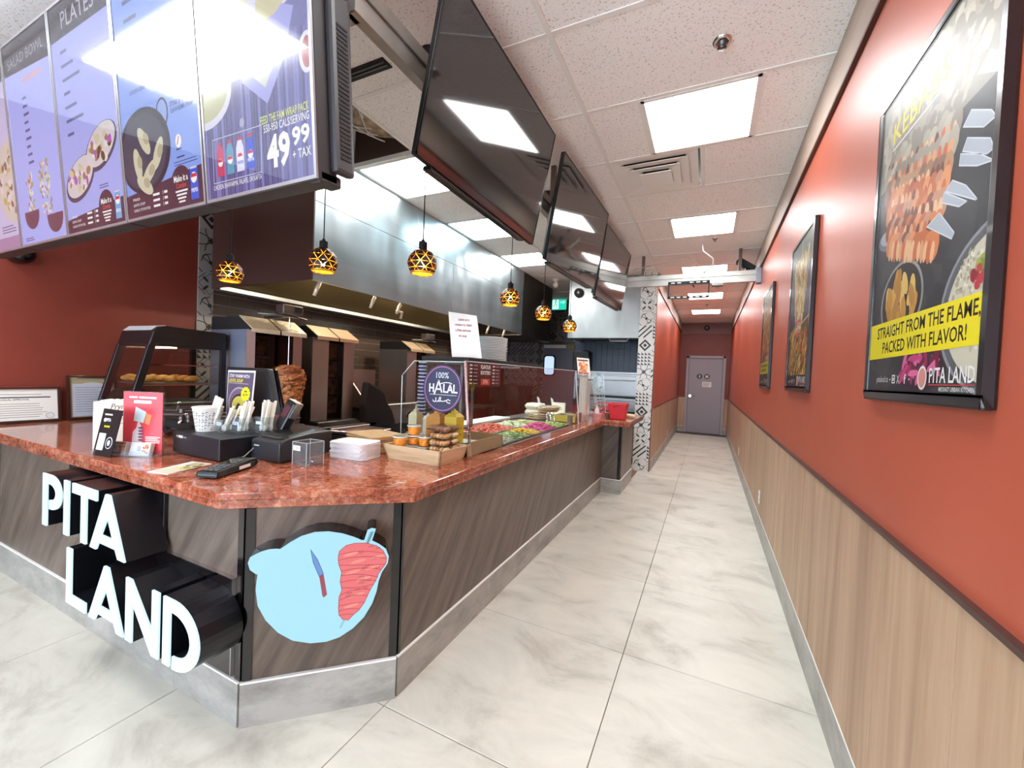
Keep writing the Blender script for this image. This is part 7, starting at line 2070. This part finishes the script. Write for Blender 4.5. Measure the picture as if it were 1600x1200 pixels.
# tip jar
t = thing('tip_jar', 'clear square acrylic tip jar with a TIPS label and coins', 'tip jar', (-1.77, 1.40, Z0))
b = MB()
cx, cy, w, h = -1.745, 1.385, 0.050, 0.110
for (a, c, d_, e) in ((-w, -w, w, -w + 0.003), (-w, w - 0.003, w, w), (-w, -w, -w + 0.003, w), (w - 0.003, -w, w, w)):
    b.box(cx + a, cy + c, Z0 + 0.004, cx + d_, cy + e, Z0 + h)
b.box(cx - w, cy - w, Z0, cx + w, cy + w, Z0 + 0.005)
obj('jar_wall', b, m_acryl, t)
b = MB()
for (a, c, d_, e) in ((-w, -w, w, -w + 0.003), (-w, w - 0.003, w, w), (-w, -w, -w + 0.003, w), (w - 0.003, -w, w, w)):
    b.box(cx + a, cy + c, Z0 + h, cx + d_, cy + e, Z0 + h + 0.0015)
for sx, sy in ((-1, -1), (1, -1), (1, 1), (-1, 1)):
    b.box(cx + sx * w, cy + sy * w, Z0, cx + sx * (w - 0.002), cy + sy * (w - 0.002), Z0 + h)
obj('polished_edge', b, m_edge, t)
p = PR((cx - w + 0.008, cy - w - 0.0006, Z0 + 0.07), (1, 0, 0), (0, 0, 1))
p.rect(0, 0, 0.05, 0.024, WHITE, 1); p.text('TIPS', 0.007, 0.005, 0.020, S(50, 60, 100), 2, 'l', 0.036); p.obj('jar_label', m_print, t)
random.seed(53)
cm = MB().cyl((0, 0, 0), (0, 0, 0.002), 0.012, n=14).mesh('coin'); cm.materials.append(m_chrome)
for i in range(22):
    o = bpy.data.objects.new('coin', cm); COL.objects.link(o)
    a, r = random.random() * 6.28, 0.036 * math.sqrt(random.random())
    o.location = (cx + r * math.cos(a), cy + r * math.sin(a), Z0 + 0.0055 + 0.0021 * (i % 5))
    o.rotation_euler = (0.1 * random.random(), 0.1 * random.random(), 0)
    tag(o, 'silver coin lying in the clear tip jar', 'coin', 'coins in the tip jar')

# napkins and paper bags
def ragged(x0, y0, x1, y1, z, t_, rot, seed):
    random.seed(seed)
    b = MB(); b.M = RZ(((x0 + x1) / 2, (y0 + y1) / 2, z), rot)
    w, d = (x1 - x0) / 2, (y1 - y0) / 2
    P = []
    for i in range(14):
        a = i / 14 * 2 * PI
        X, Y = max(-1, min(1, 1.35 * math.cos(a))), max(-1, min(1, 1.35 * math.sin(a)))
        P.append((w * X * (1 - 0.05 * random.random()), d * Y * (1 - 0.05 * random.random())))
    b.zprism(P, 0, t_)
    return b
for i in range(11):
    b = ragged(-1.815, 1.555, -1.575, 1.72, Z0 + 0.0078 * i, 0.0074, 0.10 + 0.07 * math.sin(i * 2), 60 + i)
    tag(obj('folded_wrapper', b, mat('white_wrapper', S(232, 228, 228), rough=0.65, col2=S(218, 212, 214), nscale=(12, 12, 12)), bev=0.0015), 'white folded paper wrapper, %s from the bottom of the pile beside the tip jar' % ORD[i], 'wrapper', 'white paper wrappers')
for i in range(9):
    b = ragged(-1.94, 1.76, -1.63, 2.0, Z0 + 0.0102 * i, 0.0095, -0.22 + 0.05 * math.sin(i * 3), 90 + i)
    tag(obj('kraft_bag', b, m_kraft, bev=0.002), 'brown folded paper bag, %s from the bottom of the pile behind the white wrappers' % ORD[i], 'paper bag', 'brown paper bags')

# wooden trays
def tray(name, label, x0, x1, y0, y1, h, fl_, m=m_woodtray):
    t = thing(name, label, 'tray', ((x0 + x1) / 2, (y0 + y1) / 2, Z0))
    k = 0.010
    obj('tray_floor', MB().box(x0 + k, y0 + k, Z0, x1 - k, y1 - k, Z0 + 0.008), m, t)
    def wall(ax, ay, bx, by, nx, ny):
        e = 1.0
        A, B = Vector((ax, ay)), Vector((bx, by))
        d = (B - A).normalized(); n = Vector((nx, ny))
        A2, B2 = A + n * fl_ - d * fl_, B + n * fl_ + d * fl_
        Ai, Bi, A2i, B2i = A - n * k, B - n * k, A2 - n * k, B2 - n * k
        return MB().hexa([(A.x, A.y, Z0), (B.x, B.y, Z0), (Bi.x, Bi.y, Z0), (Ai.x, Ai.y, Z0), (A2.x, A2.y, Z0 + h), (B2.x, B2.y, Z0 + h), (B2i.x, B2i.y, Z0 + h), (A2i.x, A2i.y, Z0 + h)])
    for q in ((x0, y0, x1, y0, 0, -1), (x1, y0, x1, y1, 1, 0), (x1, y1, x0, y1, 0, 1), (x0, y1, x0, y0, -1, 0)):
        obj('tray_wall', wall(*q), m, t)
    return t
tray('wooden_tray', 'pale wooden tray of snacks on the counter corner before the glass guard', -1.535, -1.20, 1.71, 1.935, 0.078, 0.02)
tray('wooden_tray', 'second wooden tray, just behind the glass guard', -1.47, -1.215, 1.985, 2.44, 0.078, 0.0, mat('tan_box_board', S(176, 146, 110), rough=0.6))
tag(obj('paper_sheet', MB().box(-1.42, 2.02, Z0 + 0.03, -1.24, 2.30, Z0 + 0.045), m_paper), 'white paper lying in the second wooden tray', 'paper')
def soup(x, y, z, label, h=0.046, r=0.037, c=None):
    t = thing('soup_tub', label, 'tub', (x, y, z), group='orange snack tubs in the wooden tray')
    obj('tub_contents', MB().lathe([(r * 0.78, 0.002), (r * 0.97, h * 0.86), (0.002, h * 0.88)], 18, (x, y, z)), c or mat('orange_filling', S(244, 168, 44), rough=0.4, col2=S(226, 112, 34), nscale=(60, 60, 60)), t)
    obj('tub_wall', MB().lathe([(r * 0.8, 0), (r, h), (r * 1.08, h + 0.002), (r * 1.08, h + 0.006), (r, h + 0.007), (0.001, h + 0.008)], 20, (x, y, z), cap=False), m_clam, t)
    obj('lid_rim', MB().lathe([(r * 1.02, h + 0.001), (r * 1.09, h + 0.002), (r * 1.09, h + 0.0065), (r * 0.98, h + 0.0075)], 20, (x, y, z), cap=False), m_edge, t)
zb_ = Z0 + 0.010
SP = [(-1.495, 1.755, 'front left of the lower row'), (-1.412, 1.750, 'middle of the lower row at the front'), (-1.385, 1.83, 'behind the front ones, by the pastry boxes'),
      (-1.465, 1.83, 'in the centre of the tray') if 0 else (-1.465, 1.835, 'in the centre of the tray'), (-1.50, 1.905, 'back left corner of the tray'), (-1.41, 1.912, 'at the back edge of the tray')]
for (x, y, w_) in SP:
    soup(x, y, zb_ + 0.0005, 'bottom orange snack tub ' + w_)
    if w_.startswith(('front left', 'behind', 'in the centre', 'back left')):
        soup(x, y, zb_ + 0.0555, 'top orange snack tub ' + w_)
soup(-1.465, 1.835, zb_ + 0.1105, 'highest orange snack tub, third tier beside the pastry boxes')
random.seed(71)
for i in range(5):
    z = zb_ + 0.0005 + 0.036 * i
    x0, x1, y0, y1 = -1.335, -1.212, 1.775, 1.925
    t = thing('pastry_box', 'clear clamshell box of pastries, number %s from the bottom of the stack' % ('one', 'two', 'three', 'four', 'five')[i], 'pastry box', ((x0 + x1) / 2, (y0 + y1) / 2, z))
    b = MB().taper((x0 + x1) / 2, (y0 + y1) / 2, z, z + 0.016, (x1 - x0) / 2 * 0.9, (y1 - y0) / 2 * 0.9, (x1 - x0) / 2, (y1 - y0) / 2)
    b.taper((x0 + x1) / 2, (y0 + y1) / 2, z + 0.0175, z + 0.0345, (x1 - x0) / 2, (y1 - y0) / 2, (x1 - x0) / 2 * 0.92, (y1 - y0) / 2 * 0.92)
    obj('clamshell', b, m_clam, t)
    obj('clamshell_rim', MB().box(x0 - 0.004, y0 - 0.004, z + 0.0155, x1 + 0.004, y0, z + 0.018).box(x0 - 0.004, y1, z + 0.0155, x1 + 0.004, y1 + 0.004, z + 0.018).box(x0 - 0.004, y0, z + 0.0155, x0, y1, z + 0.018).box(x1, y0, z + 0.0155, x1 + 0.004, y1, z + 0.018), m_clam, t)
    f = MB()
    for k in range(10):
        f.ball((x0 + 0.018 + 0.021 * (k % 5), y0 + 0.04 + 0.08 * (k // 5), z + 0.017), 0.0108, 0.034, 0.0145, 8, 5, random.choice([S(232, 190, 140), S(240, 208, 164), S(214, 160, 110)] if i < 4 else [S(130, 84, 64), S(156, 108, 80)]), 0.15)
    obj('pastry_rolls', f, m_food, t, kind='stuff')

# bottles inside the guard
def bottle(x, y, label, col, h=0.20, r=0.032, sq=False, tip=True, z=0.886, m_=None):
    t = thing('squeeze_bottle', label, 'squeeze bottle', (x, y, z))
    mm = m_ or mat('bottle_%d_%d_%d' % tuple(int(255 * c) for c in col[:3]), col, rough=0.35)
    if sq:
        obj('bottle_body', MB().taper(x, y, z, z + h * 0.84, r, r, r, r).taper(x, y, z + h * 0.84, z + h * 0.93, r, r, r * 0.55, r * 0.55), mm, t)
    else:
        obj('bottle_body', MB().lathe([(r * 0.95, 0), (r, 0.01), (r, h * 0.72), (r * 0.7, h * 0.82), (r * 0.45, h * 0.84)], 18, (x, y, z)), mm, t)
    obj('bottle_cap', MB().lathe([(r * 0.52, h * (0.93 if sq else 0.84)), (r * 0.5, h * 0.98), (r * 0.2, h * 0.99), (r * 0.12, h * (1.12 if tip else 1.03))], 14, (x, y, z)), mm, t)
bottle(-1.66, 2.09, 'tall cream sauce bottle behind the glass, left of the HALAL sticker', S(214, 204, 166), 0.235, 0.032, True, z=0.9005)
bottle(-1.49, 2.09, 'orange sauce bottle behind the pastry boxes', S(226, 150, 70), 0.235, 0.050, True, False, z=0.9005)
bottle(-1.72, 2.30, 'white sauce bottle behind the HALAL sticker', S(226, 222, 210), 0.20, 0.028, True, False)
bottle(-1.37, 2.09, 'yellow mustard bottle right of the HALAL sticker', S(232, 186, 40), 0.25, 0.042, True, False, z=0.9005)
# tower of blue cups
random.seed(5)
cu = MB().lathe([(0.020, 0), (0.029, 0.030), (0.031, 0.032)], 20, cap=False).mesh('espresso_cup')
cu.materials.append(mat('deep_blue_cup', S(40, 66, 130), rough=0.4))
cr_ = MB().lathe([(0.0305, 0.028), (0.0335, 0.030), (0.0335, 0.035), (0.030, 0.036)], 20, cap=False).mesh('cup_rim')
cr_.materials.append(m_white)
for i in range(19):
    o = bpy.data.objects.new('paper_cup', cu); COL.objects.link(o)
    o.location = (-2.0, 2.58, 0.914 + 0.0275 * i)
    tag(o, 'blue cup with white rim, %s from the bottom of the slim tower' % ORD[i], 'cup', 'tower of blue cups')
    q = bpy.data.objects.new('cup_rim', cr_); COL.objects.link(q); q.parent = o

# farther things on the prep table
def pita(x, y, z, rz, label):
    t = thing('bread_bag', label, 'bread', (x, y, z), rz, world=False)
    for k in range(3):
        obj('flatbread', MB().lathe([(0.0, 0), (0.10, 0.001), (0.115, 0.010), (0.10, 0.019), (0.0, 0.020)], 20, (0.01 * (k - 1), 0.008 * k, 0.021 * k), sy=1.3, cap=False), mat('flatbread_crumb', S(226, 206, 168), rough=0.8, col2=S(196, 160, 110), nscale=(14, 14, 14)), t)
    obj('bag_film', MB().ball((0, 0.01, 0.036), 0.135, 0.185, 0.040, 18, 8), m_acryl, t)
pita(-1.76, 4.42, 0.886, 0.2, 'clear bag of round flatbreads on the prep table, on the left')
pita(-1.66, 4.50, 0.966, -0.3, 'clear bag of flatbreads lying on top of the other bread bag')
foam = mat('white_foam', S(238, 234, 214), rough=0.6)
for i, (x, y, z, l_) in enumerate(((-1.93, 4.76, 0.886, 'lower white foam box in the pair behind the bread bags'), (-1.93, 4.76, 0.962, 'upper white foam box in the pair behind the bread bags'), (-1.70, 4.82, 0.886, 'single white foam box, open, right of the foam pair'))):
    t = thing('foam_box', l_, 'food box', (x, y, z))
    obj('box_base', MB().taper(x, y, z, z + 0.035, 0.085, 0.085, 0.105, 0.105), foam, t, bev=0.004)
    if i < 2:
        obj('box_lid', MB().taper(x, y, z + 0.036, z + 0.072, 0.105, 0.105, 0.085, 0.085), foam, t, bev=0.004)
    else:
        obj('box_lid', MB().hexa([(x - 0.10, y + 0.10, z + 0.036), (x + 0.10, y + 0.10, z + 0.036), (x + 0.10, y + 0.135, z + 0.036), (x - 0.10, y + 0.135, z + 0.036), (x - 0.085, y + 0.15, z + 0.16), (x + 0.085, y + 0.15, z + 0.16), (x + 0.085, y + 0.165, z + 0.16), (x - 0.085, y + 0.165, z + 0.16)]), foam, t)
for i, (x, l_) in enumerate(((-1.97, 'left of the two white napkins sticking up behind the foam boxes'), (-1.78, 'right of the two white napkins sticking up behind the foam boxes'))):
    tag(obj('napkin', MB().hexa([(x, 5.0, 0.886), (x + 0.05, 5.0, 0.886), (x + 0.05, 5.02, 0.886), (x, 5.02, 0.886), (x - 0.05, 5.02, 1.10), (x - 0.02, 5.02, 1.08), (x - 0.02, 5.03, 1.08), (x - 0.05, 5.03, 1.10)]), m_paper), l_, 'napkin')
t = thing('topping_tray', 'yellow-edged tray of small sauce pots on the prep table', 'tray', (-1.42, 4.42, 0.886))
yl = mat('yellow_plastic_tray', S(226, 200, 80), rough=0.5)
b = MB()
for (a, c, d_, e) in ((-1.53, 4.27, -1.27, 4.28), (-1.53, 4.60, -1.27, 4.61), (-1.53, 4.28, -1.52, 4.60), (-1.28, 4.28, -1.27, 4.60)):
    b.box(a, c, 0.886, d_, e, 0.955)
b.box(-1.53, 4.27, 0.886, -1.27, 4.61, 0.892)
obj('tray_wall', b, yl, t)
for k in range(6):
    tag(obj('sauce_pot', MB().lathe([(0.028, 0), (0.034, 0.062), (0.036, 0.064), (0.030, 0.060), (0.024, 0.004)], 16, (-1.485 + 0.085 * (k % 3), 4.35 + 0.14 * (k // 3), 0.893)), m_steel), 'small steel sauce pot in the yellow tray, %s row, %s' % (('near', 'far')[k // 3], ('left', 'middle', 'right')[k % 3]), 'pot', 'sauce pots in the yellow tray')
for k, (x, y, l_) in enumerate(((-1.27, 4.05, 'left shiny steel cup at the foot of the glass guard'), (-1.235, 4.32, 'right shiny steel cup at the foot of the glass guard'))):
    if k == 0:
        x, y = -1.225, 3.98
    t_ = obj('steel_cup', MB().lathe([(0.027, 0), (0.030, 0.10), (0.032, 0.103), (0.028, 0.10), (0.025, 0.004)], 20, (x - 0.01, y, 0.896)), m_steel)
    tag(t_, l_, 'cup')
for k in range(3):
    tag(obj('serving_spoon', MB().tube([(-1.40 - 0.08 * k, 4.0 + 0.1 * k, 0.90), (-1.46 - 0.08 * k, 4.12 + 0.1 * k, 0.99)], 0.005, 6).ball((-1.39 - 0.08 * k, 3.98 + 0.1 * k, 0.895), 0.02, 0.028, 0.008), m_chrome), ('steel spoon in the pan of peppers, nearest the glass', 'steel spoon between the peppers and the sauce pots', 'steel spoon farthest from the glass, by the bread bags')[k], 'spoon')
# wire basket
b = MB()
for i in range(7):
    b.cyl((-1.24, 2.52 + 0.022 * i, 0.897), (-1.30, 2.52 + 0.022 * i, 0.897), 0.0018, n=5); b.cyl((-1.24, 2.52 + 0.022 * i, 0.897), (-1.238, 2.52 + 0.022 * i, 0.945), 0.0018, n=5); b.cyl((-1.30, 2.52 + 0.022 * i, 0.897), (-1.302, 2.52 + 0.022 * i, 0.945), 0.0018, n=5)
for z in (0.91, 0.928, 0.945):
    b.tube([(-1.238, 2.52, z), (-1.238, 2.652, z), (-1.302, 2.652, z), (-1.302, 2.52, z), (-1.238, 2.52, z)], 0.0022, 5)
tag(obj('wire_basket', b, m_chrome), 'small chrome wire basket behind the second wooden tray', 'basket')

# white cup towers, card, bottles, bucket at the far end
cu2 = MB().lathe([(0.032, 0), (0.046, 0.075), (0.049, 0.078), (0.046, 0.081), (0.043, 0.074)], 20, cap=False).mesh('paper_cup')
cu2.materials.append(m_paper)
for i in range(26):
    o = bpy.data.objects.new('paper_cup', cu2); COL.objects.link(o)
    o.location = (-1.262, 4.52, 0.887 + 0.0178 * i)
    tag(o, 'white paper cup, %s from the bottom of the taller nested tower' % ORD[i], 'cup', 'taller tower of white cups')
for i in range(22):
    o = bpy.data.objects.new('paper_cup', cu2); COL.objects.link(o)
    o.location = (-1.262, 4.635, 0.887 + 0.0178 * i)
    tag(o, 'white paper cup, %s from the bottom of the shorter nested tower' % ORD[i], 'cup', 'shorter tower of white cups')
t = thing('food_card', 'small orange and white food card propped on top of the cup towers', 'card', (-1.25, 4.55, 1.40))
obj('card', MB().hexa([(-1.31, 4.44, 1.412), (-1.17, 4.44, 1.405), (-1.17, 4.444, 1.405), (-1.31, 4.444, 1.412), (-1.34, 4.46, 1.60), (-1.20, 4.46, 1.588), (-1.20, 4.464, 1.588), (-1.34, 4.464, 1.60)]), m_paper, t)
p = PR((-1.31, 4.439, 1.41), (1, 0, -0.05), (-0.15, 0.1, 1), eps=0.001)
p.rect(0.01, 0.155, 0.125, 0.172, S(120, 40, 40), 1)
random.seed(8); p.blobs(0.068, 0.09, 0.05, 0.05, 40, 0.016, [S(226, 120, 60), S(240, 200, 150), S(196, 84, 50), S(236, 170, 110)], 2)
p.rect(0.01, 0.01, 0.125, 0.03, S(206, 90, 60), 1)
p.obj('card_print', m_print, t)
obj('card_stand', MB().box(-1.29, 4.46, 1.408, -1.22, 4.5, 1.412), m_white, t)
bottle(-1.31, 4.86, 'cream sauce bottle beside the cup towers', S(232, 220, 190), 0.19, 0.034, False, False)
t = thing('pink_tub', 'pinkish tub holding the far squeeze bottle at the end of the glass', 'tub', (-1.135, 4.70, Z0))
obj('tub_wall', MB().lathe([(0.046, 0), (0.058, 0.075), (0.060, 0.078), (0.054, 0.074), (0.043, 0.004)], 22, (-1.133, 4.66, Z0)), mat('pink_plastic', S(222, 160, 160), rough=0.4), t)
bottle(-1.133, 4.66, 'white squeeze bottle standing in the pinkish tub', S(236, 216, 216), 0.15, 0.025, False, True, z=Z0 + 0.006)
b = MB()
for i in range(7):
    b.box(-1.33 + 0.045 * i, 5.32, 0.905, -1.325 + 0.045 * i, 5.325, 1.05)
    b.box(-1.33 + 0.045 * i, 5.50, 0.905, -1.325 + 0.045 * i, 5.505, 1.05)
for z in (0.93, 0.97, 1.01, 1.05):
    b.box(-1.335, 5.318, z, -1.05, 5.326, z + 0.008); b.box(-1.335, 5.5, z, -1.05, 5.508, z + 0.008); b.box(-1.06, 5.32, z, -1.052, 5.505, z + 0.008); b.box(-1.335, 5.32, z, -1.327, 5.505, z + 0.008)
b.box(-1.335, 5.32, Z0, -1.05, 5.505, 0.906)
tag(obj('red_basket', b, mat('red_plastic', S(214, 40, 52), rough=0.4)), 'red slatted plastic basket behind the bucket', 'basket')
bk_ = thing('bucket', 'square red plastic bucket on the far end of the granite top', 'bucket', (-0.95, 4.97, Z0))
b = MB()
b.taper(-0.952, 4.985, Z0, Z0 + 0.182, 0.084, 0.080, 0.104, 0.100)
bo = obj('bucket_body', b, MATS['red_plastic'], bk_, bev=0.014, seg=2)
b = MB()
for (a, c, d_, e) in ((-0.109, -0.105, 0.109, -0.096), (-0.109, 0.096, 0.109, 0.105), (-0.109, -0.096, -0.100, 0.096), (0.100, -0.096, 0.109, 0.096)):
    b.box(-0.952 + a, 4.985 + c, Z0 + 0.172, -0.952 + d_, 4.985 + e, Z0 + 0.190)
obj('bucket_rim', b, MATS['red_plastic'], bk_, bev=0.003)
obj('bucket_handle', MB().tube([(-1.0, 4.89, Z0 + 0.14), (-0.98, 4.886, Z0 + 0.15), (-0.95, 4.882, Z0 + 0.166), (-0.935, 4.882, Z0 + 0.17)], 0.0035, 6), mat('dark_red_wire', S(120, 30, 40), rough=0.4), bk_)
tag(obj('roll', MB().cyl((-0.93, 5.30, Z0 + 0.026), (-0.80, 5.24, Z0 + 0.026), 0.024, n=16).cyl((-0.80, 5.24, Z0 + 0.026), (-0.79, 5.235, Z0 + 0.026), 0.016, n=12), mat('cream_roll', S(232, 206, 166), rough=0.7)), 'cream paper roll lying beside the red bucket', 'roll')
tag(obj('pepper_pot', MB().lathe([(0.03, 0), (0.034, 0.05), (0.03, 0.058)], 16, (-1.09, 5.05, Z0)), mat('olive_pot', S(104, 84, 60), rough=0.5)), 'small brown pot just left of the red bucket', 'pot')
